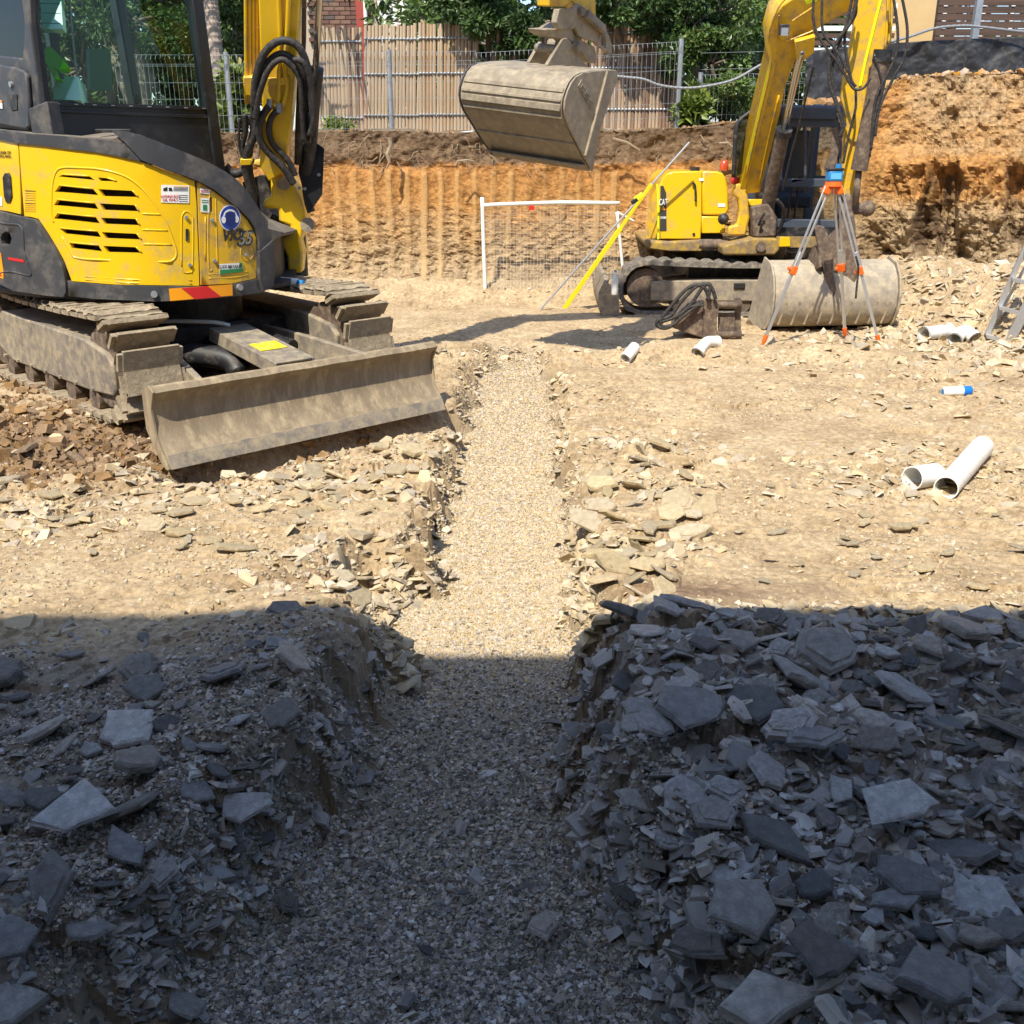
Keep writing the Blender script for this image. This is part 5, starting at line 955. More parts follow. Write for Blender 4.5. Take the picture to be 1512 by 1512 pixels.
# reflections in the cab window built as solid pieces, and a strap
def hang(name, label, cat, poly, inset, m_, thick=.02, **k):
    cx_, cy_ = sum(q[0] for q in poly)/len(poly), sum(q[1] for q in poly)/len(poly); sp_ = plane(plane(KA-Kn*inset, Kn)(cx_, cy_)[0], Vector((0, -.9, .42)) if inset < .3 else Kn); t_ = sheet(poly, sp_, thick).build(name, m_); c_ = t_.data.vertices[0].co.copy()
    for v_ in t_.data.vertices: v_.co -= c_
    t_.location = c_; return tag(t_, label, cat)
lime_refl = mat('lime_hi_vis_reflection', (.13, .62, .02), .7, bump=.004, bscale=20); mint = mat('mint_board_reflection', (.36, .72, .55), .6, noise=.05)
v = hang('hi_vis_reflection', 'bright lime green hi-vis reflection in the near cab window, built as a solid shape', 'jacket_reflection', [(67, 70), (73, 68), (85, 78), (95, 90), (101, 99), (87, 103), (80, 99), (82, 108), (89, 117), (80, 117), (74, 104), (66, 88)], .06, lime_refl, .05)
m_ = hang('board_reflection', 'pale mint reflection low in the near cab window, built as a stack of cartons', 'carton_reflection', [(78, 130), (80, 129), (81, 117), (94, 117), (94, 113), (115, 113), (119, 148), (79, 147)], .07, mint, .12)
hang('board_reflection', 'mint striped reflection at the top left of the near cab window, built as a board', 'carton_reflection', [(58, -30), (88, -30), (93, 43), (62, 42)], .07, mint, .05)
hang('board_reflection', 'dull green reflection in the middle of the near cab window, built as a board pair', 'carton_reflection', [(132, 72), (163, 72), (167, 134), (134, 133)], .55, mat('dull_green_reflection', (.10, .24, .15), .7), .05)
m = MB(); sp_ = plane(plane(KA-Kn*.07, Kn)(97, 130)[0], Vector((0, -.9, .42)))
for q in ([(79, 130), (118, 130)], [(93, 118), (94, 130)], [(107, 131), (108, 147)], [(93, 131), (93, 147)]): surf_tube(m, q, sp_, .002, .007, 1, 4)
sp2 = plane(plane(KA-Kn*.07, Kn)(75, 7)[0], Vector((0, -.9, .42)))
for y_ in (5, 19, 34): surf_tube(m, [(60, y_), (90, y_+1)], sp2, .002, .001, 1, 4)
tag(m.build('reflection_lines', M['ink']), 'thin dark lines across the mint window reflections', 'joint')
tag(surf_tube(MB(), [(102, -30), (106, 40), (111, 90), (114, 113)], plane(KA-Kn*.2, Kn), .006, 0, 3).build('strap', M['galv']), 'thin grey strap hanging inside the near cab window', 'strap')
# ------------------------------------------------------------------ boom, hoses, bracket
VB = plane((-1.62, 8.0, 0), (.05, -1, 0)); hx_ = Vector((.99, .05, 0)); bD = Vector((.05, -.38, 1)).normalized(); LB = plane((-1.6, 8.0, 1.0), -(hx_.cross(bD)) if (hx_.cross(bD)).y > 0 else hx_.cross(bD))
z3 = lambda L_: [(300+x/3.78, y/3.78) for x, y in L_]
sb = sheet(z3([(395, 975), (372, 935), (300, 925), (296, 895), (355, 880), (385, 850), (405, 925), (450, 950), (500, 985), (530, 1040), (570, 1130), (585, 1200), (580, 1260), (560, 1330), (572, 1400), (568, 1510), (490, 1510), (485, 1420), (445, 1340), (448, 1315), (500, 1290), (505, 1250), (440, 1230), (440, 1160), (360, 1155), (358, 1110), (398, 1090)]), VB, .34, .16).build('swing_bracket', M['yellow'], ex, bevel=.02); sb['label'] = 'cast yellow swing bracket'
p, n = VB(424, 270); m = MB(); m.cyl(p+n*.14, p+n*.20, .050, .046); m.build('pin', M['steel'], sb, auto=40); p, n = VB(458, 330); MB().cyl(p+n*.10, p+n*.17, .05, seg=18).build('pin', M['steel'], sb, auto=40)
p, n = VB(436, 385); MB().cyl(p-n*.05+Vector((0, 0, -.12)), p-n*.05+Vector((0, 0, .22)), .085).build('swing_post', M['black'], ex, auto=40)
sheet(z3([(370, 1435), (480, 1432), (480, 1462), (370, 1470)]), VB, .06, .08).build('swing_rod', M['chrome'], ex)
sheet(z3([(300, 980), (400, 1000), (395, 1090), (360, 1120), (350, 1180), (440, 1240), (430, 1380), (360, 1400), (320, 1300), (250, 1180), (200, 1020)]), VB, .5, -.12).build('front_platform', M['black'], ex)
bm = sheet([(384, -60), (388, 60), (391, 150), (387, 235), (400, 258), (425, 240), (433, 170), (441, 80), (449, -60)], LB, .26, .13).build('boom', M['yellow'], ex, bevel=.01)
m = MB()
for x0, x1 in ((412, 418), (430, 431)):
    surf_tube(m, [(x0+1, -60), (x1, 40), (x1-2, 90), (x1-3, 140), (x1-10, 145)] if x0 < 420 else [(432, -60), (428, 40), (424, 90), (428, 120), (421, 146)], LB, .016, .15, 4, 10)
m.build('boom_pipe', M['yellow'], ex, smooth=True)
m = MB(); sheet([(395, 105), (431, 103), (431, 114), (395, 115)], LB, .02, .16, (), 0, m); m.build('clamp', M['yellow'], ex, bevel=.004)
for i in range(5): MB2 = MB(); surf_tube(MB2, [(364+i*5.2, -60), (364.5+i*5, 60), (365+i*4.9, 150)], LB, .011, .05-.012*i, 3, 10).build('boom_pipe', M['yellow'], ex, smooth=True)
m = MB(); sheet([(361, 108), (388, 106), (389, 128), (380, 136), (364, 134)], LB, .08, .09, (), 0, m); m.build('valve_block', M['yellow2'], ex, bevel=.008)
for q in ((404, 141), (418, 147)): p, n = LB(*q); MB().cyl(p+n*.17+Vector((0, 0, .03)), p+n*.17-Vector((.01, 0, .03)), .022).build('hose_fitting', M['galv'], ex, auto=40)
def hose(pxs, r, sf, off): surf_tube(MB(), pxs, sf, r, off, 7, 10).build('hose', M['rubber'], ex, smooth=True)
hose([(382, 142), (384, 105), (394, 70), (411, 50), (430, 46), (448, 57), (460, 88), (464, 130), (468, 165), (466, 195)], .026, LB, .22)
hose([(379, 160), (387, 115), (399, 82), (419, 66), (439, 75), (453, 98), (456, 140), (459, 185)], .022, LB, .20)
hose([(384, 158), (391, 120), (403, 88), (420, 72), (436, 80), (449, 103), (452, 150), (455, 190)], .020, LB, .24)
hose([(403, 143), (393, 158), (388, 175), (391, 195), (404, 213), (423, 232), (438, 256)], .026, LB, .19)
hose([(417, 149), (406, 160), (402, 178), (408, 200), (428, 222), (440, 245)], .022, LB, .17)
hose([(382, 142), (384, 165), (380, 190), (370, 212), (366, 235), (372, 262), (378, 288), (370, 295)], .026, LB, .14)
hose([(365, 160), (366, 185), (362, 205), (366, 225)], .02, LB, .12); hose([(374, 165), (377, 185), (372, 210), (372, 245), (380, 280)], .024, LB, .10); hose([(358, 165), (357, 200), (362, 222), (366, 240)], .010, LB, .13)
hose([(340, 245), (352, 256), (366, 250), (376, 232)], .03, VB, .15); hose([(452, 100), (457, 150), (456, 200)], .022, LB, .16); hose([(468, 40), (470, 90), (462, 120)], .014, LB, .10)
hose([(362, 282), (368, 302), (380, 300), (384, 280)], .022, VB, .2); hose([(440, 70), (455, 75), (465, 105), (470, 150), (463, 180)], .02, LB, .27)
m = MB(); sheet([(360, 222), (376, 222), (376, 230), (360, 231)], LB, .08, .17, (), 0, m); m.build('hose_clamp', M['yellow'], ex, bevel=.004)
m = MB(); surf_tube(m, [(475, -60), (469, 60), (465, 118)], LB, .022, .02, 2, 12); m.build('cylinder_rod', M['chrome'], ex, smooth=True)
sheet([(448, -60), (453, -60), (452, 60), (449, 116), (445, 116)], LB, .05, .04).build('boom_stay', M['rust'], ex)
m = MB(); surf_tube(m, [(468, 100), (463, 150), (458, 215), (452, 262)], LB, .048, .0, 3, 16); m.build('boom_cylinder', M['black'], ex, smooth=True)
surf_tube(MB(), [(446, 116), (443, 170), (441, 240)], LB, .030, .02, 2, 12).build('boom_cylinder', M['black'], ex, smooth=True)
gp = sheet(z3([(598, 765), (642, 790), (697, 828), (686, 1080), (616, 1180), (604, 1150), (572, 1020), (556, 960), (565, 860)]), VB, .012, .23).build('cylinder_guard', M['cabblack'], ex, bevel=.003)
m = MB(); 
for q in ((477, 257), (457, 277), (449, 276)): p, n = VB(*q); m.cyl(p+n*.23, p+n*.25, .012, seg=10)
m.build('bolts', M['galv'], gp); m = MB(); surf_tube(m, [(455, 279), (459, 300), (463, 312)], VB, .03, .12, 2, 12); m.build('hose', M['rubber'], ex, smooth=True)
surf_tube(MB(), [(462, 150), (463, 170), (464, 190)], LB, .034, .2, 2, 12).build('hose_sleeve', M['black'], ex, smooth=True)
# unseen boom top, elbow and dipper arm, bent high to keep the bucket sunlit
q0 = LB(416, -50)[0]; elb = Vector((.10, 7.40, 5.20)); mid = Vector((-1.38, 7.35, 5.0))
m = MB(); m.beam(q0-(elb-q0)*.03, mid, .26, .34); m.beam(mid, elb, .26, .30); m.build('unseen_boom_top', M['yellow'], ex, bevel=.02)
tip = Vector((.47, 7.98, 2.66)); dr = (tip-elb).normalized(); m = MB(); m.beam(elb-dr*.35, tip-dr*.05, .20, .24); m.build('dipper_arm', M['yellow2'], ex, bevel=.015)
MB().cyl(elb-dr*.3+Vector((.1, 0, .3)), elb+dr*.9+Vector((.1, 0, .28)), .05).build('unseen_arm_cylinder', M['black'], ex, auto=40)
# ------------------------------------------------------------------ the hanging bucket and its hitch (one machine: parts of the excavator)
z5 = lambda L_: [(660+x/5.04, y/5.04) for x, y in L_]
wv = Vector((.79, -.60, -.115)).normalized(); BR = Vector((.50, 7.72, 1.9)); BPl = plane(BR, wv); LBk = .94
shell = z5([(1250, 520), (1180, 522), (1090, 528), (1000, 542), (950, 570), (915, 615), (890, 670), (868, 740), (862, 800), (868, 860), (885, 920), (915, 980), (945, 1040), (975, 1100), (1005, 1160), (1040, 1215), (1072, 1276)])
lip_i = z5([(1075, 1240), (1050, 1190), (1015, 1130), (960, 1030), (900, 900), (880, 800), (888, 730), (925, 640), (1000, 565), (1100, 545), (1245, 540)])
def PB(p, back=0): return BPl(*p)[0]-wv*back
prof3 = [PB(p) for p in shell]; inn3 = [PB(p) for p in lip_i]
m = MB(); ns_ = 12; n1 = len(prof3)+len(inn3); allp = prof3+inn3; V = []
for i in range(ns_+1): V += [p-wv*(.012+(LBk-.024)*i/ns_) for p in allp]
m.add(V, [tuple(range(n1)), tuple(ns_*n1+j for j in range(n1))[::-1]]+[(i*n1+j, (i+1)*n1+j, (i+1)*n1+(j+1) % n1, i*n1+(j+1) % n1) for i in range(ns_) for j in range(n1)])
bk = m.build('bucket', M['bucket'], ex, auto=50); bk['label'] = 'worn mud bucket hanging from the arm above the pit'
side_o = z5([(1252, 517), (1262, 590), (1232, 665), (1180, 810), (1130, 965), (1105, 1110), (1078, 1280)]); sp = [PB(p) for p in shell[::-1]][:-1]
poly = [PB(p)+wv*.0 for p in shell]+[PB(p) for p in side_o[::-1]][1:-1]
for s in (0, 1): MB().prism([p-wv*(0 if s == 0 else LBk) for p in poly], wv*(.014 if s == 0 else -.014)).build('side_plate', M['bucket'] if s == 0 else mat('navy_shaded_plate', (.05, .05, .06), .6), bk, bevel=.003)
m = MB(); a_, b_ = PB(z5([(1175, 530)])[0]), PB(z5([(1012, 1155)])[0]); m.beam(a_+wv*.022, b_+wv*.022, .016, .022, wv); m.build('side_rib', M['bucket'], bk)
def strip(i, j, t, th, name='wear_strip'):                 # strips along the width on the outside of the shell
    a_ = prof3[i].lerp(prof3[i+1], t); ctr = PB(z5([(1080, 800)])[0]); o = (a_-ctr); o -= wv*o.dot(wv); o.normalize(); tt_ = (prof3[i+1]-prof3[i]).normalized()
    c_ = a_+o*.004-wv*LBk/2; return MB().beam(c_-wv*(LBk/2-.02), c_+wv*(LBk/2-.02), th, .012, o).build(name, M['bucket'], bk, bevel=.003)
strip(6, 0, .1, .03); strip(7, 0, .2, .02); strip(8, 0, .1, .045); strip(9, 0, .3, .018); strip(12, 0, .5, .012); strip(15, 0, .2, .10, 'cutting_edge')
# weld plate with raised strokes
m = MB(); c_ = PB(z5([(1020, 700)])[0]); ax = (PB(z5([(1070, 780)])[0])-PB(z5([(985, 620)])[0])).normalized(); ay = wv.cross(ax)
rk = orient(ax, ay, wv); m.box(c_+wv*.017, (.24, .055, .006), rk); m.build('weld_plate', M['bucket'], bk, bevel=.002); m = MB()
for i in range(6):
    o = c_+ax*(-.09+.036*i)+wv*.022; m.box(o, (.005, .034, .005), rk)
    if i % 2: m.box(o+ax*.012+ay*.014, (.02, .005, .005), rk); m.box(o+ax*.012-ay*.014, (.02, .005, .005), rk)
    else: m.box(o+ax*.010, (.02, .005, .005), rk); m.box(o+ax*.02, (.005, .034, .005), rk)
m.build('raised_strokes', M['steel'], bk)
for s, q in ((0, [(735, 482), (850, 290), (880, 282), (905, 305), (960, 400), (1010, 470), (1052, 500), (900, 500)]), (1, [(602, 462), (690, 308), (712, 340), (745, 400), (760, 470), (700, 474)])):
    pl = plane(BR-wv*(.46 if s == 0 else .70), wv); m = sheet(z5(q), pl, .03, .015); m.build('bucket_ear', M['bucket'], bk, bevel=.004)
pl = plane(BR-wv*.56, wv); m = MB(); m.cyl(pl(660+875/5.04, 340/5.04)[0]+wv*.14, pl(660+875/5.04, 340/5.04)[0]-wv*.14, .04); m.cyl(pl(660+745/5.04, 360/5.04)[0]+wv*.1, pl(660+745/5.04, 360/5.04)[0]-wv*.1, .03); m.build('ear_pin', M['steel'], bk, auto=40)
hk = MB()
pa = plane(BR-wv*.52, wv)
sheet(z5([(830, 140), (850, 60), (890, 22), (930, 40), (955, 95), (1000, 130), (1040, 175), (1085, 185), (1130, 260), (1155, 350), (1150, 395), (1120, 395), (1070, 350), (1040, 330), (1010, 300), (960, 290), (900, 260), (880, 200), (840, 200)]), pa, .03, .10, [z5([(1045, 265), (1085, 230), (1105, 290), (1105, 355), (1070, 330)])], 0, hk)
sheet(z5([(760, 210), (830, 170), (900, 210), (960, 300), (1045, 340), (1070, 420), (1060, 470), (1000, 450), (950, 380), (860, 290), (820, 290), (740, 270), (690, 245), (680, 215)]), pa, .16, .06, (), 0, hk)
sheet(z5([(700, 60), (830, 55), (838, 110), (790, 175), (760, 205), (700, 205), (680, 160)]), pa, .05, .16, (), 0, hk)
hk = hk.build('quick_hitch', M['bucket'], ex, bevel=.006)
m = MB()
for q in ((910, 80), (1070, 222), (885, 340), (810, 180)): p, n = pa(660+q[0]/5.04, q[1]/5.04); m.cyl(p+n*.09, p+n*.13, .036, .03)
m.beam(pa(660+930/5.04, 95/5.04)[0]+wv*.13, pa(660+1060/5.04, 210/5.04)[0]+wv*.13, .04, .05); m.build('link_pin', M['steel'], hk, auto=40)
m = MB(); sheet(z5([(720, -120), (880, -120), (1060, -40), (1062, 175), (1000, 130), (960, 90), (880, 10), (830, 50), (715, 48)]), pa, .12, .06, (), 0, m); m.build('arm_tip', M['yellow2'], ex, bevel=.01)
# ------------------------------------------------------------------ the far excavator
ZA = lambda L_: [(900+x/3.78, 150+y/3.78) for x, y in L_]
ZB = lambda L_: [(1050+x/3.27, y/3.27) for x, y in L_]
ZC = lambda L_: [(1080+x/3.5, 200+y/3.5) for x, y in L_]
e2o = G(1080, 462); e2 = thing('excavator', 'far yellow excavator with orange beacon and its arm folded in front of the right wall', 'excavator', (2.9, 11.6, 0))
T2 = Vector((1, -.03, 0)).normalized(); N2 = Vector((.03, 1, 0)).normalized()
def E(a, b, z): return Vector((1.42, 10.80, 0))+T2*a+N2*b+Vector((0, 0, z))      # a along the track from the left idler, b away
def belt(b0):
    n = 120; ri, ro, Lc = .245, .285, 2.12; m = MB(); base = []
    per = 2*Lc+2*math.pi*ro
    for i in range(n):
        s = i/n*per; lug = .016 if (i % 3) else -.006
        if s < Lc: q = (s, .29, 0, 1); sag = -.03*math.sin(math.pi*s/Lc)
        elif s < Lc+math.pi*ro: t = (s-Lc)/ro; q = (Lc, .29, math.sin(t), math.cos(t)); sag = 0
        elif s < 2*Lc+math.pi*ro: q = (Lc-(s-Lc-math.pi*ro), .29, 0, -1); sag = 0
        else: t = (s-2*Lc-math.pi*ro)/ro; q = (0, .29, -math.sin(t), -math.cos(t)); sag = 0
        a, z, na, nz_ = q
        for rad in (ri, ro+lug):
            for b in (b0, b0+.42): base.append(E(a+na*rad, b, z+nz_*rad+sag))
    V = base; F = []
    for i in range(n):
        j = (i+1) % n; F += [(4*i, 4*j, 4*j+1, 4*i+1), (4*i+2, 4*i+3, 4*j+3, 4*j+2), (4*i, 4*i+2, 4*j+2, 4*j), (4*i+1, 4*j+1, 4*j+3, 4*i+3)]
    return m.add(V, F)
for b0 in (0, 1.75):
    tk = belt(b0).build('track', M['trackrub'], e2)
    for a in (0, 2.12): MB().cyl(E(a, b0+.08, .29), E(a, b0+.34, .29), .20, seg=24).build('track_wheel', M['rust'], tk, auto=40)
    for a in (.35, .7, 1.05, 1.4, 1.75): MB().cyl(E(a, b0+.06, .115), E(a, b0+.36, .115), .07, seg=14).build('track_roller', M['rust'], tk, auto=40)
    m = MB(); m.prism([E(a, b0+.03, z) for a, z in ((.05, .16), (.05, .36), (.75, .38), (1.5, .38), (2.05, .34), (2.05, .16))], N2*.34); m.build('track_frame', M['steel'], e2, bevel=.01)
m = MB(); m.box(E(.98, -.0+.022, .32), (.12, .02, .06)); m.build('frame_slot', M['void'], e2, bevel=.008)
MB().box(E(1.1, 1.05, .42), (1.3, 1.5, .2)).build('centre_frame', M['black'], e2); MB().cyl(E(1.15, 1.05, .5), E(1.15, 1.05, .72), .5, seg=32).build('turntable', M['black'], e2)
m = MB(); prof = [(-.42, .0), (-.50, .12), (-.50, .24), (-.44, .38), (-.40, .39), (-.45, .24), (-.45, .12), (-.37, .02)]
m.prism([E(a, -.12, z) for a, z in prof], N2*2.25); bl2 = m.build('dozer_blade', M['steel'], e2, bevel=.004)
MB().prism([E(a, -.135, z) for a, z in ((-.43, .0), (-.51, .12), (-.51, .26), (-.45, .40), (-.30, .26), (-.28, .04))], N2*.015).build('end_plate', M['steel'], bl2)
for b in (.5, 1.5): MB().beam(E(-.42, b, .2), E(.6, b, .34), .09, .14).build('blade_arm', M['steel'], e2)
# house
FP = plane((2.4, 11.25, 0), (-.03, -1, 0))
def fs(q, m_, nm, par=e2, th=1.5, off=0, holes=(), bev=.03, **k): return sheet(ZA(q), FP, th, off, holes).build(nm, m_, par, bevel=bev, **k)
ec = fs([(282, 490), (286, 450), (300, 422), (322, 401), (352, 391), (420, 389), (515, 388), (515, 634), (510, 740), (510, 768), (282, 768)], M['yellow'], 'engine_cover', th=1.3, bev=.02)
fs([(518, 388), (600, 389), (630, 398), (648, 425), (662, 490), (668, 600), (646, 636), (518, 634)], M['yellow'], 'front_cover', th=1.1, bev=.02)
fs([(514, 640), (646, 642), (646, 735), (514, 736)], M['yellow'], 'battery_cover', th=.9, off=.01, bev=.012)
fs([(196, 768), (330, 778), (520, 768), (520, 833), (330, 833), (215, 818), (194, 800)], M['yellow3'], 'counterweight', th=1.5, off=.06, bev=.03)
LF = plane(FP(900+282/3.78, 320)[0], (-.86, -.5, 0)); lf = sheet(ZA([(203, 745), (215, 600), (240, 510), (280, 452), (281, 768), (200, 768)]), LF, .5, 0).build('rear_cover', M['yellow2'], e2, bevel=.01)
m = MB(); surf_tube(m, ZA([(270, 460), (276, 560), (276, 768)]), LF, .010, .01, 3); m.build('edge_strip', M['lime'], lf)
dc = fs([(284, 470), (300, 470), (316, 510), (318, 720), (280, 722)], mat('dark_decal', (.05, .045, .04), .4), 'decal', ec, .004, .006, bev=0)
text('CAT', FP, 900+299/3.78, 150+562/3.78, .075, M['whitep'], dc, 0, .009, .001, 0).scale = (.62, 1.2, 1); text('308E', FP, 900+300/3.78, 150+648/3.78, .034, M['whitep'], dc, 0, .009, .001, 0)
sheet(ZA([(288, 605), (312, 605), (300, 580)]), FP, .002, .010).build('triangle', M['orange'], dc)
m = MB(); surf_tube(m, ZA([(462, 452), (475, 470), (478, 520), (478, 555)]), FP, .012, .03, 4, 8); m.build('grab_handle', M['black'], ec, smooth=True)
for q in ([(500, 428), (525, 428), (525, 443), (500, 443)], [(605, 568), (645, 568), (645, 588), (605, 588)]): fs(q, M['whitep'], 'sticker', ec, .003, .005, bev=0)
m = MB(); p, n = FP(900+503/3.78, 150+395/3.78); m.cyl(p+Vector((0, .3, -.01)), p+Vector((0, .3, .05)), .05); p, n = FP(900+470/3.78, 150+740/3.78); m.cyl(p, p+n*.012, .015); m.build('filler_cap', M['black'], ec, auto=40)
p, n = FP(900+675/3.78, 150+386/3.78); p += Vector((0, .35, 0)); m = MB(); m.tube([p, p+Vector((0, 0, .03)), p+Vector((0, 0, .075)), p+Vector((0, 0, .10)), p+Vector((0, 0, .11))], [.046, .046, .044, .03, .01], 16); bc = m.build('beacon', M['beacon'], e2, auto=40); bc['label'] = 'orange red warning beacon'
m = MB(); p, n = FP(900+690/3.78, 150+440/3.78); m.ball(p+n*.1, .045, 6); m.build('horn', M['red'], e2, smooth=True)
fs([(524, 745), (640, 745), (640, 835), (524, 835)], M['black'], 'recess', th=.6, off=-.1, bev=0)
m = MB(); p, n = FP(900+590/3.78, 150+795/3.78); m.cyl(p+Vector((-.18, -.02, 0)), p+Vector((.25, -.05, 0)), .055); m.build('swing_cylinder', M['rust'], e2, auto=40)
p, n = FP(900+622/3.78, 150+650/3.78); MB().ball(p+n*.15, .06, 7).build('lamp', M['black'], e2, smooth=True)
sw = fs([(672, 470), (690, 455), (725, 455), (745, 480), (755, 570), (762, 640), (740, 740), (640, 740), (648, 690), (690, 680), (705, 600), (700, 540), (675, 520)], M['yellow2'], 'swing_casting', th=.12, off=.22, bev=.02)
fs([(595, 790), (640, 775), (760, 745), (890, 745), (905, 810), (880, 838), (600, 838)], M['yellow3'], 'swing_foot', th=.45, off=.40, bev=.02)
fs([(750, 540), (840, 540), (840, 575), (760, 575)], M['yellow'], 'cross_plate', th=.1, off=.25, bev=.01)
p, n = FP(900+800/3.78, 150+790/3.78); MB().cyl(p+n*.40, p+n*.44, .05).build('pin', M['rust'], e2, auto=40)
fs([(760, 575), (850, 560), (900, 640), (890, 740), (770, 745)], M['rust'], 'swing_pin_block', th=.3, off=.35, bev=.02)
# cab of the far excavator
CPn = plane((3.2, 10.95, 0), (-.03, -1, 0))
def cs(q, m_, nm, th=.06, off=0, holes=(), bev=.01, par=e2): return sheet(ZA(q), CPn, th, off, [ZA(h) for h in holes]).build(nm, m_, par, bevel=bev)
cbm = mat('dark_blue_grey_cab', (.06, .075, .10), .4, noise=.15, dirt=(.10, .10, .10), dirt_amt=.35)
cf = cs([(935, 20), (1242, 20), (1300, 40), (1300, 745), (890, 748), (880, 600)], cbm, 'cab_frame', .08, 0, [[(985, 140), (1088, 142), (1088, 430), (960, 430), (975, 300)], [(1100, 142), (1240, 142), (1282, 160), (1282, 430), (1100, 430)], [(935, 475), (1282, 480), (1282, 660), (915, 655)]])
cs([(975, 135), (1285, 135), (1285, 440), (950, 440)], M['glass3'], 'windscreen', .005, -.03, bev=0); cs([(930, 472), (1285, 475), (1285, 665), (910, 660)], M['glass3'], 'lower_glass', .005, -.03, bev=0)
rt_ = cs([(930, 18), (1310, 22), (1310, 60), (1305, 100), (935, 95)], cbm, 'cab_roof', 1.3, .04, bev=.03)
m = MB(); x0, x1 = CPn(1138, 240)[0].x, CPn(1245, 240)[0].x
for x_ in (x0+.05, (x0+x1)/2, x1-.02): m.beam((x_, 12.0, .9), (x_, 12.0, 2.15), .08, .08)
m.beam((x0, 12.0, 1.35), (x1+.2, 12.0, 1.35), .06, .1); m.build('cab_posts', cbm, e2)
m = MB(); m.box(((x0+x1)/2, 11.7, 1.15), (.5, .5, .15)); m.box(((x0+x1)/2+.02, 11.85, 1.5), (.48, .14, .75)); m.box(((x0+x1)/2+.02, 11.85, 1.95), (.26, .1, .16)); m.build('seat', mat('far_seat_vinyl', (.03, .035, .045), .6), e2, bevel=.04)
m = MB(); [m.tube([(x_, 11.15, .95), (x_+.01, 11.1, 1.42)], .012, 6) for x_ in (x0+.27, x0+.34)]; m.build('travel_levers', M['black'], e2)
cs([(892, 700), (1300, 700), (1300, 748), (888, 750)], M['black'], 'cab_sill', 1.0, .02, bev=.01); cs([(885, 752), (1300, 752), (1300, 812), (880, 815)], M['yellow3'], 'cab_base', 1.0, .03, bev=.015)
cs([(948, 754), (998, 754), (1004, 806), (938, 808)], M['yellow'], 'step_plate', .02, .055, bev=.004)
m = MB(); surf_tube(m, [(1083, 262), (1085, 215), (1087, 190), (1094, 176), (1112, 163)], CPn, .022, .0, 4, 8); m.build('cab_guard', M['black'], e2, smooth=True)
sheet([(1087, 262), (1087, 192), (1096, 176), (1116, 164), (1108, 215), (1098, 255)], CPn, .01, -.05).build('side_glass', M['glass2'], e2)
# boom leaning towards the viewer
h2 = Vector((1, 0, 0)); d2 = Vector((.1, -.60, 1)).normalized(); nn_ = h2.cross(d2); nn_ = nn_ if nn_.y < 0 else -nn_
BL = plane((2.75, 11.05, 1.27), nn_)
b2 = sheet([(1093, 276), (1111, 199), (1137, 89), (1133, 55), (1142, 24), (1154, 9), (1180, -8), (1215, -50), (1300, -60), (1285, -10), (1262, 12), (1246, 21), (1215, 38), (1203, 46), (1197, 67), (1178, 80), (1172, 95), (1160, 130), (1151, 171), (1123, 284), (1092, 288)], BL, .30, .0).build('boom', M['yellow2'], e2, bevel=.012)
sheet([(1093, 276), (1111, 199), (1137, 89), (1146, 92), (1120, 200), (1100, 280)], BL, .30, .012).build('boom_side', M['yellow'], b2, bevel=.006)
sheet([(1135, 95), (1138.5, 96), (1104, 243), (1100.5, 242)], BL, .004, .018).build('lime_strip', M['lime'], b2); sheet([(1188, 0), (1206, -4), (1206, 1), (1190, 6)], BL, .004, .012).build('lime_strip', M['lime'], b2)  # bright lime lines drawn along the boom
m = MB()
for q in ([(1100, 262), (1118, 180), (1138, 90), (1134, 50), (1148, 10), (1165, -10)], [(1120, 274), (1134, 205), (1150, 140)]): surf_tube(m, q, BL, .010, .03 if q[0][0] == 1100 else .012, 4, 6)
m.build('boom_pipe', M['yellow2'], b2, smooth=True)
p, n = BL(1155, 37); m = MB(); m.box(p+n*.09, (.085, .07, .085)); wl = m.build('work_lamp', M['black'], e2, bevel=.008); MB().box(p+n*.13, (.065, .01, .065)).build('lens', M['alu'], wl)
m = MB()
for q in ([(1150, 22), (1146, 55), (1160, 62)], [(1170, 30), (1200, 10)], [(1162, 60), (1200, 45)]): surf_tube(m, q, BL, .008, .01, 2, 5)
m.build('weld_ridge', M['yellow2'], b2)
m = MB(); surf_tube(m, [(1182, 66), (1174, 95), (1155, 185)], BL, .035, .10, 2, 14); m.build('cylinder_rod', M['chrome'], e2, smooth=True)
m = MB(); surf_tube(m, [(1154, 182), (1140, 250), (1123, 332)], BL, .070, .12, 2, 18); bc_ = m.build('boom_cylinder', M['rust'], e2, auto=50); m = MB(); surf_tube(m, [(1155, 181), (1153, 190)], BL, .082, .12, 1, 18); m.build('cylinder_head', M['black'], bc_, auto=40)
sheet([(1170, 52), (1200, 44), (1198, 68), (1184, 80), (1172, 78)], BL, .06, .13).build('cylinder_bracket', M['yellow2'], e2, bevel=.006)
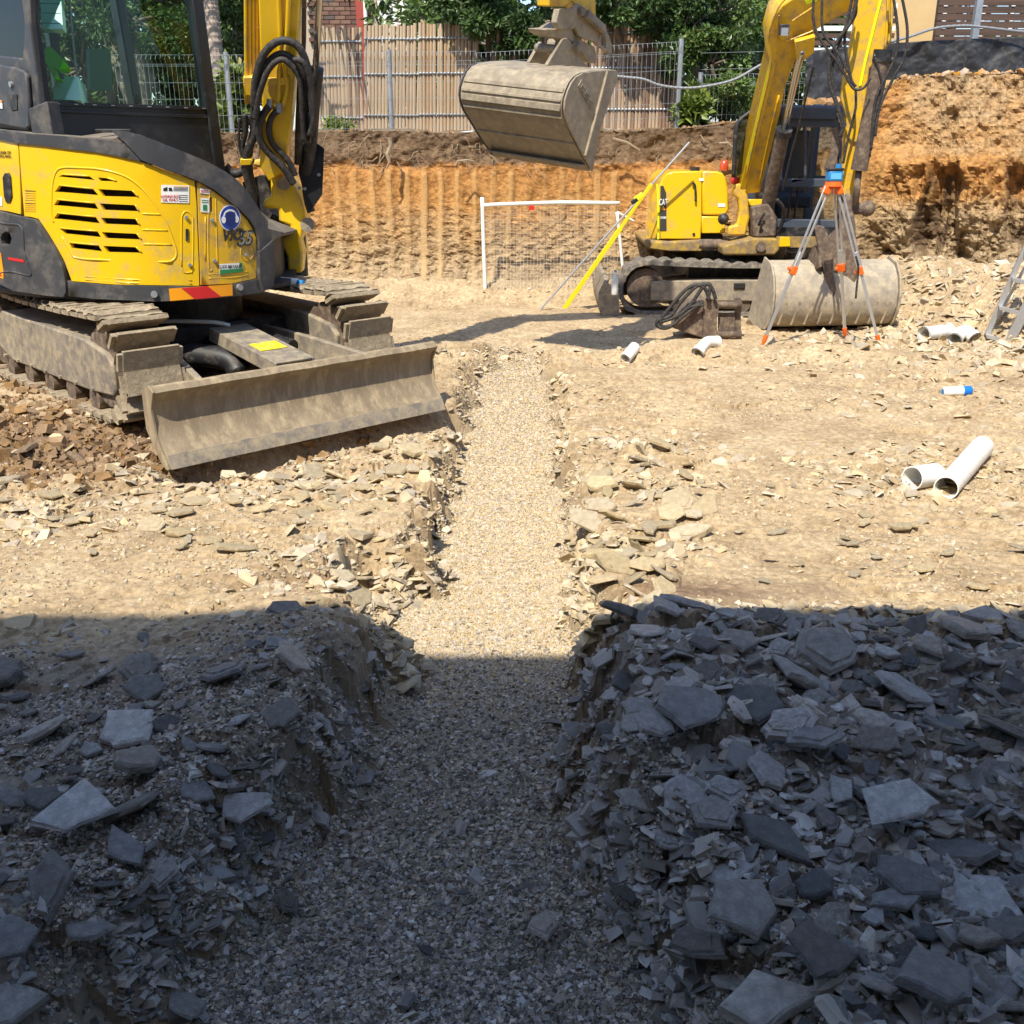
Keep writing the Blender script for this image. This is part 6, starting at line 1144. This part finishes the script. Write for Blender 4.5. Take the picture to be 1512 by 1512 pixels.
# dipper arm
AL = plane((3.32, 9.95, 1.0), (-.25, -.96, -.05))
a2 = sheet([(1284, -60), (1272, -20), (1264, 18), (1246, 113), (1241, 144), (1250, 171), (1246, 214), (1240, 266), (1243, 292), (1261, 294), (1264, 245), (1272, 199), (1278, 147), (1284, 101), (1304, 78), (1316, 61), (1321, 0), (1330, -60)], AL, .26, 0).build('dipper_arm', M['yellow2'], e2, bevel=.012)
sheet([(1299, -40), (1302.5, -40), (1302, 0), (1279, 92), (1272, 126), (1268, 127), (1275, 92), (1298, 0)], AL, .004, .012).build('lime_strip', M['lime'], a2)
m = MB(); surf_tube(m, [(1312, -60), (1310, 30), (1306, 74)], AL, .012, .02, 3, 6); surf_tube(m, [(1318, -60), (1316, 30), (1311, 66)], AL, .012, .02, 3, 6); m.build('arm_pipe', M['yellow2'], a2, smooth=True)
m = MB(); surf_tube(m, [(1301, 84), (1286, 160), (1267, 250)], AL, .075, .12, 2, 18); m.build('bucket_cylinder', M['rust'], e2, auto=50)
m = MB(); surf_tube(m, [(1288, 84), (1318, 90)], AL, .03, .15, 1, 8); surf_tube(m, [(1304, 74), (1301, 92)], AL, .09, .12, 1, 14); m.build('cylinder_clamp', M['black'], e2, auto=40)
m = MB(); surf_tube(m, [(1267, 250), (1262, 302)], AL, .030, .12, 1, 12); m.build('cylinder_rod', M['rust'], e2, smooth=True)
def hose2(q, r=.013, off=.2, sf=AL): surf_tube(MB(), q, sf, r, off, 7, 8).build('hose', M['rubber'], e2, smooth=True)
hose2([(1311, -30), (1322, 40), (1320, 80), (1305, 115), (1290, 150), (1284, 220)]); hose2([(1322, -30), (1336, 40), (1332, 85), (1315, 118), (1296, 160), (1290, 200)])
hose2([(1203, -30), (1200, 30), (1210, 60), (1232, 90), (1246, 112), (1258, 131), (1272, 130), (1282, 116)], .012, .3); hose2([(1214, -30), (1213, 45), (1228, 70), (1240, 88), (1250, 108)], .012, .33)
hose2([(1268, -30), (1256, 30), (1236, 60), (1224, 92), (1224, 125), (1236, 160), (1243, 185), (1238, 200)], .016, .28); hose2([(1262, -30), (1250, 30), (1240, 60), (1228, 100), (1230, 135), (1242, 175)], .013, .25)
hose2([(1256, -30), (1262, 20), (1246, 52), (1250, 95), (1256, 120), (1262, 128)], .014, .22); hose2([(1193, 80), (1186, 110), (1172, 170), (1160, 215), (1150, 262)], .012, .25, BL); hose2([(1290, 86), (1300, 130), (1290, 170), (1282, 230)], .01, .2)
hose2([(1140, 270), (1150, 285), (1146, 310), (1135, 325)], .018, .3, BL); hose2([(1122, 290), (1112, 310), (1100, 350)], .012, .3, BL); hose2([(1118, 300), (1110, 330), (1096, 355)], .012, .34, BL); hose2([(1262, 130), (1262, 160), (1252, 200), (1244, 240)], .012, .14)
m = MB(); sheet([(1231, 166), (1244, 170), (1249, 184), (1243, 190), (1232, 180)], AL, .1, .16, (), 0, m); m.build('hose_manifold', M['black'], e2, bevel=.006)
m = MB(); sheet([(1228, 190), (1238, 186), (1244, 200), (1238, 225), (1230, 255), (1219, 258), (1216, 247), (1226, 225)], AL, .08, .1, (), 0, m); m.build('tipping_link', M['rust'], e2, bevel=.008)
m = MB(); p, n = AL(1262, 308); m.cyl(p+Vector((-.15, 0, 0)), p+Vector((.14, 0, 0)), .055); m.ball(p+Vector((.12, 0, 0)), .075, 6); m.build('link_pin', M['rust'], e2, auto=40)
LK = plane((3.3, 9.9, .5), (-.2, -1, 0)); m = MB(); sheet(ZC([(425, 475), (440, 460), (470, 465), (520, 560), (520, 700), (535, 790), (520, 835), (500, 790), (450, 620), (435, 540)]), LK, .09, .14, (), 0, m); m.build('tipping_link', M['rust'], e2, bevel=.01)
m = MB(); sheet(ZC([(500, 540), (560, 480), (590, 300), (620, 300), (640, 480), (640, 600), (655, 700), (635, 770), (560, 800), (520, 770), (510, 660)]), LK, .28, .05, (), 0, m); m.build('quick_hitch', M['rust'], e2, bevel=.02)
# the broad bucket it rests on the ground
ax2 = Vector((.995, .10, 0)).normalized(); bk2 = Vector((-.10, .995, 0)).normalized(); OB = G(1139, 492); OB.z = 0
def Q(a, b, z): return OB+ax2*a+bk2*b+Vector((0, 0, z))
prof = [(.30, .66), (.14, .62), (.05, .52), (.0, .38), (.0, .24), (.05, .12), (.15, .04), (.32, .01), (.62, .0), (.62, .02), (.32, .035), (.17, .06), (.075, .14), (.028, .25), (.028, .38), (.075, .50), (.16, .595), (.30, .635)]
Lb = 1.24; m = MB(); ns_ = 16; V = []
for i in range(ns_+1): V += [Q(.012+(Lb-.024)*i/ns_, b+rr.uniform(-.002, .002), z) for b, z in prof]
k = len(prof); m.add(V, [tuple(range(k))[::-1], tuple(ns_*k+j for j in range(k))]+[(i*k+j, i*k+(j+1) % k, (i+1)*k+(j+1) % k, (i+1)*k+j) for i in range(ns_) for j in range(k)])
mb_ = m.build('bucket', mat('pale_dusty_bucket', (.36, .31, .235), .75, col2=(.24, .205, .16), scale=5, bump=.003, bscale=30, dirt=(.46, .38, .26), dirt_amt=.45), e2, auto=45); mb_['label'] = 'broad pale dusty bucket resting on the ground behind the tripod'
for a in (0, Lb): MB().prism([Q(a, b, z) for b, z in ((.33, .69), (.13, .645), (.03, .53), (-.02, .38), (-.02, .23), (.04, .09), (.15, .01), (.36, -.01), (.68, .0), (.66, .08), (.40, .58))], ax2*.018*(-1 if a == 0 else 1)).build('side_plate', mb_.data.materials[0], mb_, bevel=.004)
m = MB()
for i in range(9): m.beam(Q(.12+i*.13, -.012, .30), Q(.08+i*.13, .06, .07), .018, .006, (0, -1, 0))
m.build('wear_rib', mb_.data.materials[0], mb_, kind='stuff')
for a in (.42, .66): MB().prism([Q(a, b, z) for b, z in ((.10, .58), (.02, .62), (.08, .82), (.22, .80), (.34, .66))], ax2*.03).build('bucket_ear', M['rust'], mb_, bevel=.005)
# ------------------------------------------------------------------ spare hitch with hoses lying in front of the far machine
sp_ = thing('breaker_bracket', 'rusty hitch bracket with looped black hoses lying on the ground left of the tripod', 'bracket', tuple(G(1065, 500)))
FQ = plane(G(1065, 502), (-.1, -1, 0))
for q in ([(525, 1110), (545, 1100), (600, 1110), (612, 1150), (600, 1200), (600, 1290), (612, 1345), (580, 1350), (540, 1345), (522, 1330)], [(705, 1105), (735, 1100), (752, 1140), (742, 1200), (742, 1300), (745, 1345), (715, 1348), (708, 1300)]): sheet(ZA(q), FQ, .035, .0 if q[0][0] < 600 else -.12, [], 0).build('side_cheek', M['rust'], sp_, bevel=.006)
for y_, r_ in ((1140, .035), (1305, .03)):
    m = MB(); surf_tube(m, ZA([(560, y_), (740, y_)]), FQ, r_, -.06, 1, 12); m.build('cross_pin', M['rust'], sp_, smooth=True)
sheet(ZA([(612, 1190), (706, 1190), (706, 1300), (612, 1300)]), FQ, .03, -.10).build('back_plate', M['rust'], sp_)
sheet(ZA([(350, 1265), (380, 1190), (440, 1130), (525, 1115), (525, 1325), (430, 1295)]), FQ, .30, -.03).build('wedge_body', M['rust'], sp_, bevel=.01)
for q in ([(590, 1100), (570, 1040), (540, 1015), (480, 1030), (400, 1110), (340, 1190), (270, 1215), (268, 1250), (330, 1255), (440, 1170), (520, 1115)], [(555, 1105), (530, 1040), (480, 1020), (420, 1050), (340, 1140), (285, 1215), (300, 1250), (370, 1230), (430, 1150), (525, 1130)], [(545, 1100), (560, 1020), (520, 1030), (450, 1130), (380, 1190), (290, 1225)]): surf_tube(MB(), ZA(q), FQ, .017, .05, 7, 8).build('hose', M['rubber'], sp_, smooth=True)
# ------------------------------------------------------------------ tripod with laser level
F1, F2, F3 = G(1125, 511), G(1299, 511), G(1248, 499); ap = Y(1230, 276, (F1.y+F2.y+F3.y)/3)
tp = thing('survey_tripod', 'aluminium survey tripod with orange clamps and orange pointed feet', 'tripod', ((F1.x+F2.x+F3.x)/3, ap.y, 0))
for F_ in (F1, F2, F3):
    d = (F_-ap).normalized(); sd = d.cross(Vector((0, -1, 0))).normalized(); L_ = (F_-ap).length; a0 = ap+(F_-Vector((ap.x, ap.y, F_.z))).normalized()*.05
    lg = MB(); md = a0.lerp(F_, .52)
    for s in (-1, 1): lg.beam(a0+sd*s*.020, md+sd*s*.016, .014, .018)
    lg = lg.build('leg', M['alu'], tp, bevel=.002); MB().beam(a0.lerp(F_, .40), a0.lerp(F_, .93), .022, .026).build('lower_tube', M['alu'], lg, bevel=.002)
    MB().beam(a0.lerp(F_, .49), a0.lerp(F_, .54), .062, .045).build('clamp', M['oplast'], lg, bevel=.004); MB().cyl(a0.lerp(F_, .515)+sd*.03, a0.lerp(F_, .515)+sd*.055, .014, seg=8).build('clamp_knob', M['oplast'], lg)
    MB().tube([a0.lerp(F_, .93), a0.lerp(F_, .97), F_], [.022, .020, .003], 10).build('foot', M['oplast'], lg, auto=50); MB().beam(a0-d*.01, a0+d*.06, .065, .05).build('hinge', M['oplast'], lg, bevel=.004)
MB().cyl(ap+Vector((0, 0, .005)), ap+Vector((0, 0, .045)), .075, .068, 20).build('head', M['oplast'], tp, auto=40)
sb_ = surf_tube(MB(), [(1262, 378), (1266, 395), (1264, 418), (1262, 440)], plane(F2.lerp(ap, .4)-Vector((0, .05, 0)), (0, -1, 0)), .010, .03, 4, 5).build('carry_strap', M['black'], tp)
lv = thing('laser_level', 'small blue and black laser level on the tripod head', 'laser level', tuple(ap+Vector((0, 0, .045)))); c = ap+Vector((0, 0, .045))
MB().box(c+Vector((0, 0, .045)), (.125, .11, .09)).build('body', M['bplast'], lv, bevel=.012); MB().box(c+Vector((0, 0, .10)), (.135, .12, .022)).build('top_cover', M['black'], lv, bevel=.006); MB().cyl(c+Vector((.03, 0, .11)), c+Vector((.03, 0, .145)), .026, seg=14).build('rotor', M['bplast'], lv, auto=40); MB().box(c+Vector((0, -.057, .045)), (.09, .004, .05)).build('label_panel', mat('pale_blue_print', (.12, .42, .72), .4), lv)
MB().box(c+Vector((0, 0, .005)), (.07, .07, .01)).build('base', M['black'], lv)
# ------------------------------------------------------------------ staffs leaning on the far machine
A0, A1 = G(797, 458), Y(1018, 210, 11.0); tag(MB().cyl(A0, A1, .011, .011, 8).build('pole', M['alu'], loc=A0), 'thin pale pole leaning on the far machine, tip highest', 'pole')
B0, B1 = G(833, 456), Y(962, 272, 10.95); ys = thing('levelling_staff', 'yellow levelling staff leaning beside the thin pale pole', 'staff', tuple(B0))
MB().beam(B0, B0.lerp(B1, .66), .05, .025, (0, -1, 0)).build('lower_section', M['ystaff'], ys, bevel=.003); MB().beam(B0.lerp(B1, .62), B1, .036, .018, (0, -1, 0)).build('upper_section', M['ystaff'], ys, bevel=.003)
c = Y(943, 291, 10.9); MB().box(c, (.10, .07, .05), Matrix.Rotation(-.6, 3, 'Y')).build('clamp', M['ystaff'], ys, bevel=.006); MB().box(c+Vector((-.045, -.02, -.04)), (.07, .05, .04), Matrix.Rotation(-.6, 3, 'Y')).build('clamp_grip', M['black'], ys, bevel=.006)
# ------------------------------------------------------------------ goal frame with net against the far wall
GF = plane((0, 12.0, 0), (0, -1, 0)); gl = thing('goal_frame', 'white tube goal frame with a fine net leaning against the far wall', 'goal', tuple(Y(717, 441, 12.0)))
for q, r_ in (([(712, 291), (714, 360), (717, 443)], .022), ([(713, 303), (760, 301), (830, 299), (915, 300)], .022), ([(911, 313), (916, 360), (921, 413)], .018), ([(911, 313), (924, 320), (937, 327)], .012), ([(745, 442), (790, 438), (884, 436)], .018)):
    surf_tube(MB(), q, GF, r_, .0, 3, 10).build('tube', M['white'], gl, smooth=True)
m = MB()
for i in range(41): x_ = 714+i*4.95; m.tube([GF(x_, 303)[0], Y(x_+random.uniform(-1, 1), 370, 12.07), GF(x_+(3 if i < 3 else 0), 438)[0]], .0018, 3, False)
for j in range(28): y_ = 304+j*5; m.tube([Y(714+i_*33, y_+random.uniform(-.8, .8), 12.03) for i_ in range(7)], .0018, 3, False)
m.build('net', mat('white_net_cord', (.55, .52, .45), .8), gl, kind='stuff')
tag(MB().box(Y(785, 307, 11.95), (.06, .04, .045)).build('tape_reel', M['red']), 'small red reel hanging at the middle of the goal crossbar', 'reel')
# ------------------------------------------------------------------ pipes, bottle, spray can, ladder
def pipe(a, b, ro, label, wall=.006, lift=True):
    a, b = G(*a), G(*b); z = max(H(a.x, a.y), H(b.x, b.y))*.5+.5*H(a.x, a.y)+ro*.92; a.z = H(a.x, a.y)+ro*.95; b.z = H(b.x, b.y)+ro*.95; mid = (a+b)/2
    o = MB().ring(a, b, ro, ro-wall).build('pvc_pipe', M['white'], loc=(mid.x, mid.y, mid.z-ro), auto=40); return tag(o, label, 'pipe', 'cut white pvc pipe pieces')
pipe((1396, 727), (1448, 674), .062, 'long white pvc pipe with its dark open end facing the viewer'); pipe((1345, 719), (1379, 709), .062, 'short white pvc cut piece touching the long pipe')
pipe((923, 536), (937, 532), .048, 'small white pvc offcut nearest the hanging bucket shadow')
def elbow(pts_, ro, label):
    q = []
    for p in pts_: g = G(*p); g.z = H(g.x, g.y)+ro*.95; q.append(g)
    sp__ = smooth_path(q, 6); m = MB(); m.tube(sp__, ro, 20, False); m.tube(sp__[::-1], ro-.006, 20, False)
    n_ = len(sp__)*20; m.tube([sp__[0], sp__[0]+(sp__[1]-sp__[0]).normalized()*.04], ro+.008, 20, False); m.tube([sp__[-1]-(sp__[-1]-sp__[-2]).normalized()*.04, sp__[-1]], ro+.008, 20, False)
    return tag(m.build('pvc_fitting', M['white'], loc=q[0], auto=60), label, 'pipe fitting', 'white pvc fittings')
elbow([(1029, 533), (1042, 529), (1058, 527)], .047, 'white pvc fitting between the small offcut and the tripod')
elbow([(1362, 509), (1380, 506), (1399, 503)], .062, 'left one of the two white fittings beside the ladder')
elbow([(1408, 512), (1422, 506), (1438, 509)], .058, 'bent white fitting nearest the ladder')
g = G(1409, 584); z = H(g.x, g.y); bo = thing('spray_can', 'white marking spray can with a blue cap lying on the sunlit floor', 'can', (g.x, g.y, z)); a, b = Vector((g.x-.085, g.y, z+.032)), Vector((g.x+.055, g.y+.0, z+.036))
MB().tube([a, a+(b-a)*.06, a+(b-a)*.1, b], [.022, .033, .034, .034], 16).build('body', M['whitep'], bo, auto=50); MB().tube([b, b+Vector((.055, 0, .002)), b+Vector((.062, 0, .002))], [.037, .037, .03], 16).build('cap', mat('bright_blue_cap', (.01, .17, .62), .35), bo, auto=50); MB().cyl(a-Vector((.004, 0, 0)), a+Vector((.006, 0, 0)), .02).build('rim', M['bplast'], bo)
g = Y(908, 416, 10.4); bt_ = thing('water_bottle', 'small clear plastic bottle standing by the far dozer blade', 'bottle', (g.x, g.y, g.z-.06)); MB().tube([g+Vector((0, 0, z_)) for z_ in (-.13, -.12, .02, .06, .08, .10)], [.028, .034, .034, .02, .012, .012], 12).build('body', M['white'], bt_, auto=50); MB().cyl(g+Vector((0, 0, .10)), g+Vector((0, 0, .115)), .014, seg=10).build('cap', M['bplast'], bt_)
# spray can lying on the far track of the near machine
c = U(.55, .62, UZ+.66); bo = thing('spray_can', 'white spray can lying on the right hand track of the near excavator', 'can', tuple(c)); d = (Ud*.95+Ue*.2).normalized(); MB().tube([c-d*.10, c+d*.05, c+d*.07], [.033, .033, .026], 14).build('body', M['whitep'], bo, auto=50); MB().tube([c+d*.07, c+d*.12], [.026, .02], 12).build('cap', M['bplast'], bo, auto=50)
lad = thing('step_ladder', 'aluminium step ladder leaning at the right edge of the picture', 'ladder', tuple(G(1480, 520)))
LP = plane(G(1470, 510), (-.35, -.93, 0)); LQ = plane(G(1475, 515)+Vector((.12, .45, 0)), (-.35, -.93, 0))
for q, nm in (([(1475, 520), (1487, 528), (1565, 372), (1553, 366)], 'rail'), ([(1455, 497), (1462, 501), (1530, 345), (1524, 342)], 'rail')): sheet(q, LP, .07, 0 if q[0][0] > 1470 else -.12).build(nm, M['alu'], lad, bevel=.003)
for i in range(5): x_, y_ = 1456+i*19.5, 494-i*42; sheet([(x_, y_), (x_+31, y_+9), (x_+33, y_+15), (x_+1, y_+6)], LP, .09, -.02).build('step', M['alu'], lad, bevel=.002)
for q in ([(1498, 512), (1503, 514), (1560, 420), (1556, 416)], [(1470, 470), (1474, 472), (1540, 352), (1536, 350)]): sheet(q, LQ, .03, 0).build('back_rail', M['alu'], lad, bevel=.002)
# lettering becomes plain mesh parts
dg = bpy.context.evaluated_depsgraph_get()
for o in [o for o in S.objects if o.type == 'FONT']:
    me = bpy.data.meshes.new_from_object(o.evaluated_get(dg)); n = link(bpy.data.objects.new('lettering', me)); n.parent = o.parent; n.matrix_basis = o.matrix_basis.copy()
    if not me.materials: me.materials.append(o.data.materials[0])
    bpy.data.objects.remove(o)
